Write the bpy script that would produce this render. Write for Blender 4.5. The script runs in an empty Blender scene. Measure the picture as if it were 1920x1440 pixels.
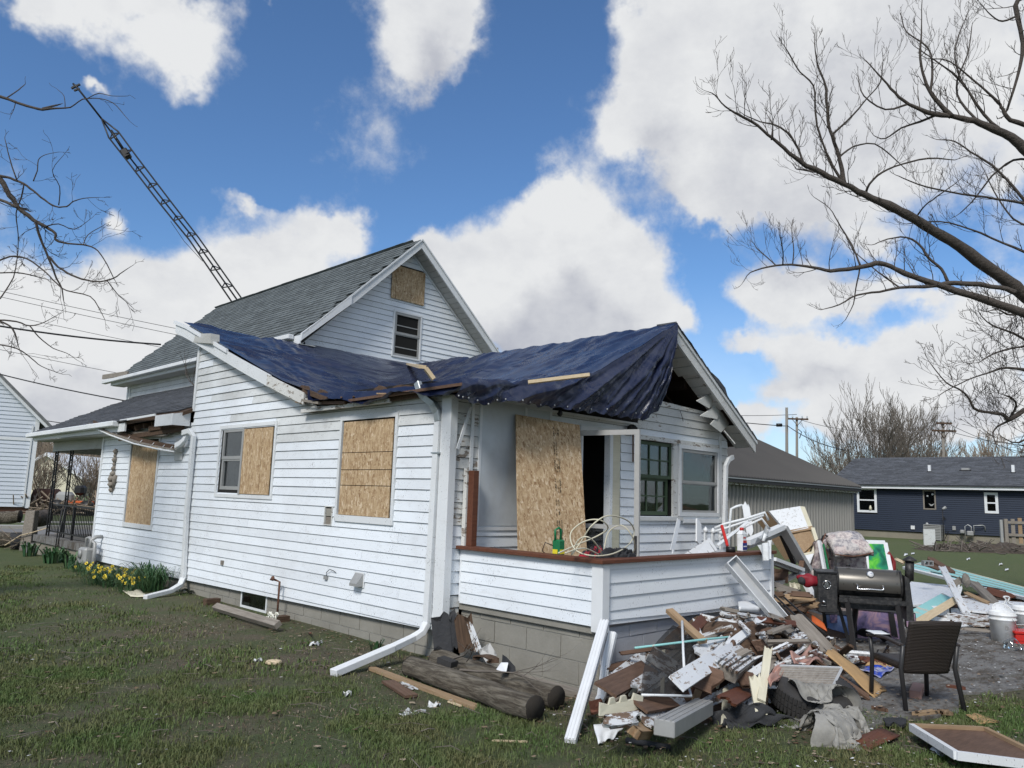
import bpy, math, random
import numpy as np
from mathutils import Vector, Matrix, Euler, noise as mn
random.seed(11); rng = np.random.default_rng(5)
sc = bpy.context.scene
COL = sc.collection
R = math.radians

# ------------------------------------------------------------------ camera
FPX = 1440.0; EYE = 1.6
_s = .033; _th = math.atan(_s)
_pitch = math.atan(213 * math.cos(_th) / FPX)
CZ = Vector((math.sin(_th) * math.cos(_pitch), -math.cos(_th) * math.cos(_pitch), math.sin(_pitch)))
_x = Vector((2400 - 960, 933 + _s * 1440 - 720, FPX)); _x.normalize()
CX = (_x - CZ * _x.dot(CZ)).normalized()
CY = CZ.cross(CX)
cam_d = bpy.data.cameras.new("camera"); cam = bpy.data.objects.new("camera", cam_d); COL.objects.link(cam)
cam_d.sensor_width = 36; cam_d.lens = 27.0; cam_d.clip_start = .05; cam_d.clip_end = 3000
right = Vector((CX[0], CY[0], CZ[0])); up = -Vector((CX[1], CY[1], CZ[1])); back = -Vector((CX[2], CY[2], CZ[2]))
cam.matrix_world = Matrix(((right.x, up.x, back.x, 0), (right.y, up.y, back.y, 0), (right.z, up.z, back.z, EYE), (0, 0, 0, 1)))
sc.camera = cam
# survey helpers: where the sight line measured at (u, v) of the 1920x1440 photograph meets a plane of the site
def _r(u, v):
    r = Vector((u - 960, v - 720, FPX)); return Vector((r.dot(CX), r.dot(CY), r.dot(CZ)))
O0 = Vector((0, 0, EYE))
def PX(u, v, a): w = _r(u, v); return w * (a / w.x) + O0
def PY(u, v, b): w = _r(u, v); return w * (b / w.y) + O0
def PZ(u, v, z=0): w = _r(u, v); return w * ((z - EYE) / w.z) + O0
def PD(u, v, d): w = _r(u, v); return w * (d / FPX) + O0      # d metres in front of the camera

# ------------------------------------------------------------------ world, sun, exposure
SUN_EL, SUN_AZ = 42, 248     # azimuth measured from +Y clockwise... direction the light comes from
w = bpy.data.worlds.new("World"); sc.world = w; w.use_nodes = True
wt = w.node_tree; wt.nodes.clear()
class NT:
    def __init__(s, tree): s.t = tree
    def n(s, typ, props=None, **inp):
        nd = s.t.nodes.new(typ)
        for k, v in (props or {}).items(): setattr(nd, k, v)
        for k, v in inp.items():
            key = k
            if k.startswith('i') and k[1:].isdigit(): key = int(k[1:])
            else: key = k.replace('_', ' ')
            sk = nd.inputs[key]
            if isinstance(v, bpy.types.NodeSocket): s.t.links.new(v, sk)
            else:
                if sk.type == 'RGBA' and len(v) == 3: v = (*v, 1)
                sk.default_value = v
        return nd
    def math(s, op, a, b=0.0, c=None, clamp=False):
        kw = dict(i0=a, i1=b)
        if c is not None: kw['i2'] = c
        return s.n('ShaderNodeMath', {'operation': op, 'use_clamp': clamp}, **kw).outputs[0]
    def vmath(s, op, a, b=None, out=0):
        kw = dict(i0=a)
        if b is not None: kw['i1'] = b
        return s.n('ShaderNodeVectorMath', {'operation': op}, **kw).outputs[out]
    def noise(s, vec, scale, detail=4, rough=.55, out=0, dist=0):
        return s.n('ShaderNodeTexNoise', None, Vector=vec, Scale=scale, Detail=detail, Roughness=rough, Distortion=dist).outputs[out]
    def mapping(s, vec, loc=(0, 0, 0), rot=(0, 0, 0), scale=(1, 1, 1), typ='POINT'):
        return s.n('ShaderNodeMapping', {'vector_type': typ}, Vector=vec, Location=loc, Rotation=rot, Scale=scale).outputs[0]
    def ramp(s, fac, stops, interp='LINEAR'):
        nd = s.n('ShaderNodeValToRGB', None, Fac=fac); cr = nd.color_ramp; cr.interpolation = interp
        while len(cr.elements) < len(stops): cr.elements.new(.5)
        for e, (p, c) in zip(cr.elements, stops):
            e.position = p
            e.color = (c, c, c, 1) if isinstance(c, (int, float)) else (*c, 1)
        return nd.outputs[0]
    def mr(s, v, a, b, c=0.0, d=1.0, smooth=False):
        return s.n('ShaderNodeMapRange', {'interpolation_type': 'SMOOTHSTEP' if smooth else 'LINEAR'}, i0=v, i1=a, i2=b, i3=c, i4=d).outputs[0]
    def mix(s, fac, a, b, mode='MIX'):
        nd = s.n('ShaderNodeMix', {'data_type': 'RGBA', 'blend_type': mode})
        for i, v in ((0, fac), (6, a), (7, b)):
            if isinstance(v, bpy.types.NodeSocket): s.t.links.new(v, nd.inputs[i])
            else: nd.inputs[i].default_value = v if i == 0 else (*v, 1)
        return nd.outputs[2]
W = NT(wt)
sky = W.n('ShaderNodeTexSky', {'sky_type': 'NISHITA', 'sun_disc': False, 'sun_elevation': R(SUN_EL), 'sun_rotation': R(SUN_AZ),
                               'air_density': 1.0, 'dust_density': .35, 'ozone_density': 2.2, 'altitude': 250})
dirv = W.n('ShaderNodeTexCoord').outputs['Generated']
# cumulus: each bank is a soft ellipsoid of directions, broken up by noise
banks = [  # u, v, ru, rv, weight, tilt
 (200, 5, 220, 55, .7, 0), (350, 45, 110, 60, .72, 15), (60, -20, 100, 30, .6, 0), (790, 20, 120, 65, .95, 0), (800, 70, 75, 48, .9, 0), (500, 0, 50, 25, .5, 0),
 (1250, 205, 120, 75, 1.0, 0), (1170, 240, 90, 55, .7, 0), (1230, 120, 95, 90, .75, 0), (1390, 150, 180, 135, 1.0, 0), (1620, 130, 300, 150, .85, 0), (1420, 330, 190, 80, 1.3, 0), (1330, 385, 90, 45, .9, 0), (1600, 340, 180, 90, .9, 0), (1820, 80, 240, 170, .75, 0), (1880, 330, 90, 60, .4, 0), (1540, -40, 300, 80, .8, 0), (1180, 20, 60, 40, .5, 0),
 (1060, 375, 90, 65, 1.1, 0), (985, 435, 85, 65, 1.0, 0), (1100, 450, 130, 90, 1.2, 0), (930, 520, 120, 80, 1.1, 0), (1190, 530, 95, 75, 1.0, 0), (1060, 560, 240, 95, 1.35, 0), (1080, 635, 230, 50, 1.2, 0), (820, 500, 75, 70, .8, 0), (790, 450, 45, 25, .5, 0), (1270, 600, 50, 40, .6, 0),
 (610, 420, 80, 40, .8, 0), (670, 450, 40, 35, .5, 0), (470, 390, 75, 22, .6, 0), (520, 480, 150, 65, 1.1, 0), (400, 540, 190, 75, 1.2, 0), (230, 590, 220, 80, 1.3, 0), (60, 620, 170, 95, 1.2, 0), (160, 700, 260, 90, 1.2, 0), (60, 800, 260, 60, 1.0, 0), (330, 780, 200, 70, .7, 0), (218, 405, 30, 36, .75, 0), (120, 545, 70, 22, .6, 0),
 (1430, 545, 85, 50, 1.1, 0), (1560, 560, 140, 45, 1.0, 0), (1490, 590, 110, 35, .8, 0), (1690, 520, 60, 26, .6, 0), (1650, 450, 70, 45, .7, 0), (1740, 560, 80, 28, .7, 0), (1390, 635, 75, 28, .85, -20), (1480, 660, 70, 45, .9, 0), (1600, 680, 150, 62, 1.2, 0), (1760, 650, 130, 62, 1.2, 0), (1880, 630, 110, 90, 1.2, 0), (1500, 735, 120, 34, .9, 0), (1720, 740, 230, 60, 1.1, 0), (1400, 790, 70, 26, .9, 0), (1600, 795, 160, 40, .9, 0), (1850, 790, 160, 60, 1.0, 0),
 (1200, 880, 700, 40, .5, 0), (300, 880, 600, 50, .7, 0), (172, 148, 26, 12, .7, 0), (870, 30, 30, 60, .4, 0)]
def density(vec):
    wob = W.noise(vec, 10.0, 5, .6, out=1)
    v2 = W.vmath('ADD', vec, W.vmath('MULTIPLY', W.vmath('SUBTRACT', wob, (.5, .5, .5)), (.085, .085, .085)))
    tot = None
    for (u_, v_, ru, rv, wt_, tilt_) in banks:
        d = _r(u_, v_).normalized()
        e1 = Vector((d.y, -d.x, 0)).normalized(); e2 = e1.cross(d)
        m = Matrix((e1, e2, d)).transposed()
        k = math.cos(math.atan(math.hypot(u_ - 960, v_ - 720) / FPX))
        mp = W.mapping(v2, tuple(d), tuple(m.to_euler()), (ru / FPX * k * 1.42, rv / FPX * k * 1.42, 1.0), 'TEXTURE')
        g = W.n('ShaderNodeTexGradient', {'gradient_type': 'QUADRATIC_SPHERE'}, Vector=mp).outputs[1]
        tot = W.math('MULTIPLY_ADD', g, wt_ * 1.9, tot if tot is not None else 0.0)
    fb = W.noise(vec, 7.0, 9, .62)
    fb2 = W.noise(vec, 2.6, 4, .5)
    # banks elsewhere in the sky come from the same kind of noise
    vz = W.n('ShaderNodeSeparateXYZ', None, i0=vec)
    fw = W.vmath('DOT_PRODUCT', vec, tuple(_r(960, 560).normalized()), out=1)
    away = W.mr(fw, .80, .55, 0, 1, True)
    tot = W.math('ADD', tot, W.math('MULTIPLY', away, W.mr(fb2, .42, .62, 0, 1.1)))
    return W.math('ADD', W.math('MULTIPLY', W.math('SUBTRACT', fb, .5), 2.5), W.math('MINIMUM', tot, 3.0))
dA = density(dirv)
dB = density(W.vmath('NORMALIZE', W.vmath('ADD', dirv, (-.03, -.02, .085))))
alpha = W.mr(dA, .12, .95, 0, 1, True)
core = W.mr(dB, .8, 3.3, 0, 1, True)
soft = W.math('ADD', W.math('MULTIPLY', W.noise(W.mapping(dirv, scale=(1, 1, 1.6)), 5.5, 7, .6), .68), W.math('MULTIPLY', W.noise(W.mapping(dirv, scale=(1, 1, 1.4)), 15.0, 6, .6), .32))
core = W.math('ADD', W.math('MULTIPLY', core, .75), W.math('MULTIPLY', W.math('SUBTRACT', soft, .46), 2.1), clamp=True)
ccol = W.mix(core, (.97, .985, 1.0), (.56, .585, .665))
sepz = W.n('ShaderNodeSeparateXYZ', None, i0=dirv).outputs[2]
skc = W.mix(1.0, sky.outputs[0], (.62, .82, 1.0), 'MULTIPLY')
hz = W.mr(sepz, .0, .30, .45, 0, True)
bg1 = W.n('ShaderNodeBackground', None, Color=skc, Strength=.105)
bg2 = W.n('ShaderNodeBackground', None, Color=ccol, Strength=.62)
mx = W.n('ShaderNodeMixShader', None, i0=W.math('MAXIMUM', alpha, hz), i1=bg1.outputs[0], i2=bg2.outputs[0])
wo = W.n('ShaderNodeOutputWorld', None, Surface=mx.outputs[0])
sun_d = bpy.data.lights.new("sun", 'SUN'); sun = bpy.data.objects.new("sun", sun_d); COL.objects.link(sun)
sun_d.energy = 2.3; sun_d.angle = R(15); sun_d.color = (1.0, .97, .92)
az = R(SUN_AZ); el = R(SUN_EL)
sdir = Vector((math.sin(az) * math.cos(el), math.cos(az) * math.cos(el), math.sin(el)))   # towards the sun
sun.rotation_euler = (-sdir).to_track_quat('-Z', 'Y').to_euler()
sun.location = (0, 0, 60)
sc.view_settings.view_transform = 'Standard'; sc.view_settings.look = 'None'
sc.view_settings.exposure = 0.42; sc.view_settings.gamma = 1.0
sc.render.engine = 'CYCLES'; sc.cycles.max_bounces = 6; sc.cycles.transparent_max_bounces = 16

# ------------------------------------------------------------------ a blanket dropped in a heap by the cloth solver, reused below
def drop_blanket(N=46, S=1.25, seed=2):
    r_ = random.Random(seed); made = []
    def lk(name, vs, fs):
        me = bpy.data.meshes.new(name); me.from_pydata(vs, [], fs); o = bpy.data.objects.new(name, me); COL.objects.link(o); made.append(o); return o
    def col(o): o.modifiers.new('hit', 'COLLISION'); o.collision.thickness_outer = .012; o.collision.cloth_friction = 30
    col(lk('drop_floor', [(-3, -3, 0), (3, -3, 0), (3, 3, 0), (-3, 3, 0)], [(0, 1, 2, 3)]))
    tv, tf_ = [], []; rot = Euler((.2, -.1, 0)).to_matrix()
    for i in range(32):
        for k in range(12):
            a, b = i * 2 * math.pi / 32, k * 2 * math.pi / 12; q = Vector((math.cos(a) * (.25 + .085 * math.cos(b)), math.sin(a) * (.25 + .085 * math.cos(b)), .085 * math.sin(b))); tv.append(tuple(rot @ q + Vector((.34, .22, .12)))); tf_.append((i * 12 + k, ((i + 1) % 32) * 12 + k, ((i + 1) % 32) * 12 + (k + 1) % 12, i * 12 + (k + 1) % 12))
    col(lk('drop_ring', tv, tf_)); vs = []
    for j in range(N):
        for i in range(N):
            u, v = (i / (N - 1) - .5) * S, (j / (N - 1) - .5) * S; r = math.hypot(u, v) + 1e-6; th = math.atan2(v, u); rr = .07 + .16 * min(1, r / .3) * (1 + .45 * math.sin(6 * th + seed)) * (r / .6) ** .5; f = .25 + .75 * min(1, r / .15)
            vs.append((.12 + .10 * r + rr * math.cos(th) * f, .08 + rr * math.sin(th) * f, max(.05, 1.05 - .93 * r + .02 * r_.random())))
    o = lk('drop_cloth', vs, [(j * N + i, j * N + i + 1, (j + 1) * N + i + 1, (j + 1) * N + i) for j in range(N - 1) for i in range(N - 1)])
    o.shape_key_add(name='Basis'); k = o.shape_key_add(name='rest'); k.value = 0
    for n, d in enumerate(k.data): d.co = ((n % N / (N - 1) - .5) * S, (n // N / (N - 1) - .5) * S, 0)
    m = o.modifiers.new('cloth', 'CLOTH'); c = m.settings; c.quality = 8; c.mass = .4; c.tension_stiffness = 15; c.compression_stiffness = 5; c.shear_stiffness = 8; c.bending_stiffness = .08; c.air_damping = 5; c.rest_shape_key = k
    m.collision_settings.distance_min = .012; m.collision_settings.collision_quality = 3; m.point_cache.frame_end = 70; sc.frame_start = 1; sc.frame_end = 70
    for f in range(1, 71): sc.frame_set(f)
    e = o.evaluated_get(bpy.context.evaluated_depsgraph_get()); P = np.array([v.co[:] for v in e.data.vertices])
    for x in made: bpy.data.objects.remove(x)
    sc.frame_set(1); lo = P.min(0); P = P - np.array((lo[0], lo[1], lo[2])); sz = P.max(0)
    if sz.max() > 1.2 or not np.isfinite(P).all():      # solver went astray: plain wavy heap instead
        g = np.array([(a, b, .2 * max(0, 1 - (2 * a - 1) ** 2 - (2 * b - 1) ** 2) + .03 * math.sin(a * 30) * math.cos(b * 23) + .03) for b in np.linspace(0, 1, N) for a in np.linspace(0, 1, N)]); P = g * np.array((.5, .5, 1))
    return P
HEAP = drop_blanket()

# ------------------------------------------------------------------ mesh and object helpers
WLOC = {}
def wloc(o):
    v = Vector((0, 0, 0))
    while o is not None: v = v + Vector(o.location); o = o.parent
    return v
def thing(name, label, cat, loc, group=None):
    o = bpy.data.objects.new(name, None); COL.objects.link(o); o.location = loc; o.empty_display_size = .2
    o['label'] = label; o['category'] = cat
    if group: o['group'] = group
    return o
def part(name, parent, loc=None):
    o = bpy.data.objects.new(name, None); COL.objects.link(o); o.parent = parent
    o.location = (Vector(loc) - wloc(parent)) if loc is not None else (0, 0, 0)
    return o
def tag(o, label, cat, group=None):
    o['label'] = label; o['category'] = cat
    if group: o['group'] = group
    return o
def struct(o, k='structure'): o['kind'] = k; return o
class MB:
    def __init__(s): s.v = []; s.f = []
    def add(s, vs, fs):
        b = len(s.v); s.v.extend([tuple(v) for v in vs]); s.f.extend([tuple(i + b for i in f) for f in fs]); return s
    def box(s, a, b):
        x0, y0, z0 = a; x1, y1, z1 = b
        return s.add([(x0, y0, z0), (x1, y0, z0), (x1, y1, z0), (x0, y1, z0), (x0, y0, z1), (x1, y0, z1), (x1, y1, z1), (x0, y1, z1)],
                     [(0, 3, 2, 1), (4, 5, 6, 7), (0, 1, 5, 4), (1, 2, 6, 5), (2, 3, 7, 6), (3, 0, 4, 7)])
    def bar(s, p, q, w_, h_, upv=(0, 0, 1)):
        p = Vector(p); q = Vector(q); d = (q - p).normalized(); u_ = Vector(upv)
        if abs(d.dot(u_)) > .98: u_ = Vector((1, 0, 0))
        a = d.cross(u_).normalized() * (w_ / 2); b = a.cross(d).normalized() * (h_ / 2)
        return s.add([p - a - b, p + a - b, p + a + b, p - a + b, q - a - b, q + a - b, q + a + b, q - a + b],
                     [(0, 1, 2, 3), (7, 6, 5, 4), (0, 4, 5, 1), (1, 5, 6, 2), (2, 6, 7, 3), (3, 7, 4, 0)])
    def prism(s, poly, off):
        off = Vector(off); n = len(poly); P = [Vector(p) for p in poly]
        return s.add(P + [p + off for p in P], [tuple(range(n - 1, -1, -1)), tuple(range(n, 2 * n))] + [(i, (i + 1) % n, n + (i + 1) % n, n + i) for i in range(n)])
    def hull2(s, A, B):   # two matching polygons joined
        n = len(A)
        return s.add(list(A) + list(B), [tuple(range(n - 1, -1, -1)), tuple(range(n, 2 * n))] + [(i, (i + 1) % n, n + (i + 1) % n, n + i) for i in range(n)])
    def tube(s, pts, rad, n=8, cap=True, squash=1.0):
        pts = [Vector(p) for p in pts]; m = len(pts)
        rads = rad if isinstance(rad, (list, tuple)) else [rad] * m
        ref = None; rings = []
        for i, p in enumerate(pts):
            t = (pts[min(i + 1, m - 1)] - pts[max(i - 1, 0)]).normalized()
            if ref is None:
                ref = t.cross(Vector((0, 0, 1)))
                if ref.length < .1: ref = t.cross(Vector((1, 0, 0)))
            ref = (ref - t * ref.dot(t)).normalized(); b = t.cross(ref)
            rings.append([p + (ref * math.cos(2 * math.pi * k / n) + b * math.sin(2 * math.pi * k / n) * squash) * rads[i] for k in range(n)])
        vs = [v for r_ in rings for v in r_]
        fs = [(i * n + k, i * n + (k + 1) % n, (i + 1) * n + (k + 1) % n, (i + 1) * n + k) for i in range(m - 1) for k in range(n)]
        if cap: fs += [tuple(range(n - 1, -1, -1)), tuple(range((m - 1) * n, m * n))]
        return s.add(vs, fs)
    def rtube(s, pts, w_, h_, upv=(0, 0, 1)):     # rectangular section along a path
        pts = [Vector(p) for p in pts]; m = len(pts); vs = []
        for i, p in enumerate(pts):
            t = (pts[min(i + 1, m - 1)] - pts[max(i - 1, 0)]).normalized(); u_ = Vector(upv)
            if abs(t.dot(u_)) > .97: u_ = Vector((0, 1, 0))
            a = t.cross(u_).normalized() * (w_ / 2); b = a.cross(t).normalized() * (h_ / 2)
            vs += [p - a - b, p + a - b, p + a + b, p - a + b]
        fs = [(i * 4 + k, i * 4 + (k + 1) % 4, i * 4 + 4 + (k + 1) % 4, i * 4 + 4 + k) for i in range(m - 1) for k in range(4)]
        fs += [(3, 2, 1, 0), (4 * m - 4, 4 * m - 3, 4 * m - 2, 4 * m - 1)]
        return s.add(vs, fs)
    def lathe(s, prof, c=(0, 0, 0), n=20):       # profile of (r, z)
        m = len(prof); vs = [(c[0] + r_ * math.cos(2 * math.pi * k / n), c[1] + r_ * math.sin(2 * math.pi * k / n), c[2] + z) for (r_, z) in prof for k in range(n)]
        fs = [(i * n + k, i * n + (k + 1) % n, (i + 1) * n + (k + 1) % n, (i + 1) * n + k) for i in range(m - 1) for k in range(n)]
        fs += [tuple(range(n - 1, -1, -1)), tuple(range((m - 1) * n, m * n))]
        return s.add(vs, fs)
    def grid(s, fn, nu, nv):
        vs = [fn(i / (nu - 1), j / (nv - 1)) for j in range(nv) for i in range(nu)]
        return s.add(vs, [(j * nu + i, j * nu + i + 1, (j + 1) * nu + i + 1, (j + 1) * nu + i) for j in range(nv - 1) for i in range(nu - 1)])
    def slab(s, fn, nu, nv, off):               # a grid with thickness
        b = len(s.v); s.grid(fn, nu, nv); N = nu * nv; off = Vector(off)
        s.v += [tuple(Vector(v) + off) for v in s.v[b:b + N]]
        s.f += [(b + N + (j + 1) * nu + i, b + N + (j + 1) * nu + i + 1, b + N + j * nu + i + 1, b + N + j * nu + i) for j in range(nv - 1) for i in range(nu - 1)]
        rim = [i for i in range(nu)] + [j * nu + nu - 1 for j in range(1, nv)] + [(nv - 1) * nu + i for i in range(nu - 2, -1, -1)] + [j * nu for j in range(nv - 2, 0, -1)]
        for k in range(len(rim)):
            a, c = rim[k], rim[(k + 1) % len(rim)]; s.f.append((b + c, b + a, b + N + a, b + N + c))
        return s
def obj(name, mb, m, parent=None, smooth=False, bev=0, mtx=None, world_origin=False):
    """link a mesh built in world coordinates; its origin is set at its middle"""
    vs = np.array([tuple(v) for v in mb.v], dtype=float)
    if mtx is not None or world_origin: c = np.zeros(3)
    else: c = (vs.min(0) + vs.max(0)) / 2
    me = bpy.data.meshes.new(name); me.from_pydata((vs - c).tolist(), [], mb.f); me.validate()
    if smooth: me.polygons.foreach_set('use_smooth', [True] * len(me.polygons))
    if m is not None: me.materials.append(m)
    o = bpy.data.objects.new(name, me); COL.objects.link(o)
    if parent is not None: o.parent = parent
    if mtx is not None:
        o.matrix_local = (Matrix.Translation(-wloc(parent)) @ mtx) if parent is not None else mtx
    else: o.location = Vector(c) - (wloc(parent) if parent is not None else Vector((0, 0, 0)))
    if bev:
        b = o.modifiers.new('bevel', 'BEVEL'); b.width = bev; b.segments = 1; b.limit_method = 'ANGLE'
    return o
def sobj(name, mb, m, parent=None, **k): return obj(name, mb, m, parent, smooth=True, **k)

# ------------------------------------------------------------------ materials
def mat(name, fn, rough=.7, metal=0.0, spec=.4):
    m = bpy.data.materials.new(name); m.use_nodes = True; t = m.node_tree; t.nodes.clear(); S = NT(t)
    bs = S.n('ShaderNodeBsdfPrincipled'); out = S.n('ShaderNodeOutputMaterial'); t.links.new(bs.outputs[0], out.inputs[0])
    bs.inputs['Roughness'].default_value = rough; bs.inputs['Metallic'].default_value = metal; bs.inputs['Specular IOR Level'].default_value = spec
    S.pos = S.n('ShaderNodeNewGeometry').outputs['Position']; tc = S.n('ShaderNodeTexCoord'); S.obj = tc.outputs['Object']; S.gen = tc.outputs['Generated']
    S.rnd = S.n('ShaderNodeObjectInfo').outputs['Random']
    S.isl = S.n('ShaderNodeNewGeometry').outputs['Random Per Island']
    S.wo = S.vmath('ADD', S.obj, S.n('ShaderNodeCombineXYZ', None, i0=S.math('MULTIPLY', S.rnd, 37.0), i1=S.math('MULTIPLY', S.rnd, 91.0), i2=S.rnd).outputs[0])
    r_ = fn(S)
    if not isinstance(r_, dict): r_ = {'Base Color': r_}
    bump = r_.pop('bump', None)
    if bump is not None:
        h, st, dist = bump
        b = S.n('ShaderNodeBump', None, Height=h, Strength=st, Distance=dist); t.links.new(b.outputs[0], bs.inputs['Normal'])
    for k, v in r_.items():
        if isinstance(v, bpy.types.NodeSocket): t.links.new(v, bs.inputs[k])
        else: bs.inputs[k].default_value = (*v, 1) if isinstance(v, tuple) and len(v) == 3 else v
    return m
def siding_fn(base, dirt, amt=1.0, peel=0.0, vert=False):
    def fn(S):
        big = S.noise(S.pos, .9, 4, .6); med = S.noise(S.mapping(S.pos, scale=(3, 3, 9)), 2.0, 5, .65)
        c = S.mix(S.mr(big, .42, .75, 0, .26 * amt), base, dirt)
        c = S.mix(S.mr(med, .55, .8, 0, .25 * amt), c, dirt)
        f1 = S.noise(S.mapping(S.pos, scale=(1, 1, .55)), 95, 3, .7); loc_ = S.noise(S.pos, 3.3, 3, .6)
        thr = S.mr(loc_, .3, .75, .70, .57)
        sp = S.mr(S.math('SUBTRACT', f1, thr), 0, .035, 0, .8)
        c = S.mix(sp, c, (.09, .08, .07))
        var = S.mr(S.rnd, 0, 1, .94, 1.03); c = S.mix(1.0, c, S.n('ShaderNodeCombineXYZ', None, i0=var, i1=var, i2=var).outputs[0], 'MULTIPLY')
        if peel:
            pn = S.noise(S.mapping(S.pos, scale=(1, 1, 3)), 5.5, 6, .7)
            c = S.mix(S.mr(pn, .60 - peel, .63 - peel, 0, 1), c, S.mix(S.noise(S.pos, 30, 3), (.16, .11, .075), (.30, .27, .23)))
        return {'Base Color': c, 'bump': (S.noise(S.pos, 60, 3), .08, .01)}
    return fn
M = {}
M['vinyl'] = mat('white_vinyl', siding_fn((.79, .83, .87), (.36, .34, .31)), .42)
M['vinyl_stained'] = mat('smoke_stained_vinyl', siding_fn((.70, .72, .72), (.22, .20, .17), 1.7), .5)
M['vinyl_clean'] = mat('clean_white_vinyl', siding_fn((.80, .83, .86), (.5, .5, .48), .5), .4)
M['oldpaint'] = mat('peeling_white_paint', siding_fn((.66, .67, .66), (.3, .27, .24), 1.3, -.02), .75)
M['oldpaint2'] = mat('badly_peeling_paint', siding_fn((.68, .68, .65), (.3, .27, .24), 1.4, .04), .8)
M['trim'] = mat('white_trim', siding_fn((.72, .74, .75), (.33, .31, .28), .9), .5)
M['trim_clean'] = mat('clean_white_trim', lambda S: {'Base Color': S.mix(S.noise(S.pos, 8, 4), (.78, .80, .82), (.66, .67, .67))}, .45)
M['panelwhite'] = mat('white_panel', lambda S: {'Base Color': S.mix(S.mr(S.noise(S.pos, 1.6, 5, .6), .4, .8), (.60, .64, .67), (.42, .43, .43)), 'bump': (S.noise(S.pos, 2, 3), .3, .03)}, .35)
M['alu'] = mat('dull_aluminium', lambda S: {'Base Color': S.mix(S.noise(S.pos, 6, 5, .7), (.62, .63, .64), (.36, .36, .35))}, .45, .35)
M['alu_grey'] = mat('grey_storm_frame', lambda S: {'Base Color': S.mix(S.noise(S.pos, 6, 5, .7), (.42, .42, .41), (.27, .27, .26))}, .5, .2)
M['alu_mid'] = mat('worn_storm_door_frame', lambda S: {'Base Color': S.mix(S.noise(S.pos, 6, 5, .7), (.48, .48, .47), (.34, .34, .33))}, .5, .1)
M['galv'] = mat('galvanised_steel', lambda S: {'Base Color': S.mix(S.noise(S.pos, 14, 5, .7), (.50, .54, .55), (.32, .34, .34))}, .42, .6)
def osb_fn(S):
    def layer(rot, sx, sz, sc_):
        v = S.mapping(S.pos, rot=(rot, rot * .7, rot), scale=(sx, sx, sz)); v = S.vmath('ADD', v, S.vmath('MULTIPLY', S.noise(S.pos, 8, 2, .5, out=1), (.03, .03, .03)))
        vo = S.n('ShaderNodeTexVoronoi', {'feature': 'F1'}, Vector=v, Scale=sc_); return S.n('ShaderNodeSeparateColor', None, i0=vo.outputs[1]).outputs[0]
    a = layer(.25, 1, .30, 38); b = layer(-.7, 1, .26, 48); c_ = layer(1.3, 1, .35, 60)
    sel = S.noise(S.pos, 16, 3, .6); m1 = S.mr(sel, .46, .54); m2 = S.mr(S.noise(S.pos, 21, 3, .6), .52, .58)
    v = S.n('ShaderNodeMix', {'data_type': 'FLOAT'}, i0=m1, i2=a, i3=b).outputs[0]; v = S.n('ShaderNodeMix', {'data_type': 'FLOAT'}, i0=m2, i2=v, i3=c_).outputs[0]
    col = S.ramp(v, [(0, (.24, .14, .065)), (.12, (.33, .21, .11)), (.35, (.42, .29, .165)), (.65, (.48, .345, .20)), (.88, (.56, .42, .27)), (1, (.66, .53, .37))])
    ch = S.mr(S.noise(S.pos, 38, 3, .6), .68, .72, 0, .75); col = S.mix(ch, col, (.16, .08, .035))
    return {'Base Color': col, 'bump': (v, .25, .004)}
M['osb'] = mat('strand_board', osb_fn, .75)
def shingle_fn(base, vari, moss=0.0):
    def fn(S):
        g = S.noise(S.pos, 160, 2, .8); b = S.noise(S.pos, 1.1, 4, .6)
        v = S.mr(S.math('FRACT', S.math('ADD', S.rnd, S.isl)), 0, 1, 1 - vari, 1 + vari)
        st = S.math('MULTIPLY', S.mr(S.noise(S.mapping(S.pos, scale=(1, 1, 1)), 7.0, 1, .4), .35, .65, .88, 1.12), v)
        c = S.mix(g, tuple(x * .6 for x in base), tuple(min(1, x * 1.45) for x in base))
        c = S.mix(1.0, c, S.n('ShaderNodeCombineXYZ', None, i0=st, i1=st, i2=st).outputs[0], 'MULTIPLY')
        c = S.mix(S.mr(b, .5, .8, 0, .35), c, tuple(x * .55 for x in base))
        return {'Base Color': c, 'bump': (g, .5, .006)}
    return fn
M['shingle'] = mat('grey_green_asphalt_shingle', shingle_fn((.112, .126, .128), .20), .9)
M['shingle_dark'] = mat('charcoal_asphalt_shingle', shingle_fn((.085, .09, .10), .25), .9)
M['shingle_grey'] = mat('pale_grey_shingle', shingle_fn((.16, .165, .165), .2), .9)
def tarp_fn(S):
    v = S.noise(S.pos, 1.3, 4, .6); f1 = S.noise(S.mapping(S.pos, scale=(1, 2.2, 2)), 7, 6, .7); f2 = S.noise(S.pos, 30, 3, .6)
    c = S.mix(v, (.008, .012, .036), (.014, .021, .056)); c = S.mix(S.mr(S.noise(S.pos, 2.2, 6, .7), .5, .8, 0, .42), c, (.09, .10, .13))
    return {'Base Color': c, 'Roughness': S.mr(v, .3, .7, .20, .36), 'bump': (S.math('ADD', S.math('MULTIPLY', f1, .8), S.math('MULTIPLY', f2, .1)), .25, .025)}
M['tarp'] = mat('blue_poly_tarp', tarp_fn, .33, 0, .55)
def conc(c1, c2, rough_s=1.0):
    return lambda S: {'Base Color': S.mix(S.mr(S.noise(S.pos, 1.7, 6, .7), .3, .7), S.mix(S.noise(S.pos, 45, 3, .7), c1, tuple(x * .8 for x in c1)), c2), 'bump': (S.noise(S.pos, 55, 5, .75), .55 * rough_s, .012)}
M['block'] = mat('concrete_block', conc((.34, .325, .285), (.22, .21, .18)), .92)
M['block_w'] = mat('painted_concrete_block', conc((.50, .52, .56), (.36, .37, .40)), .85)
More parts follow.
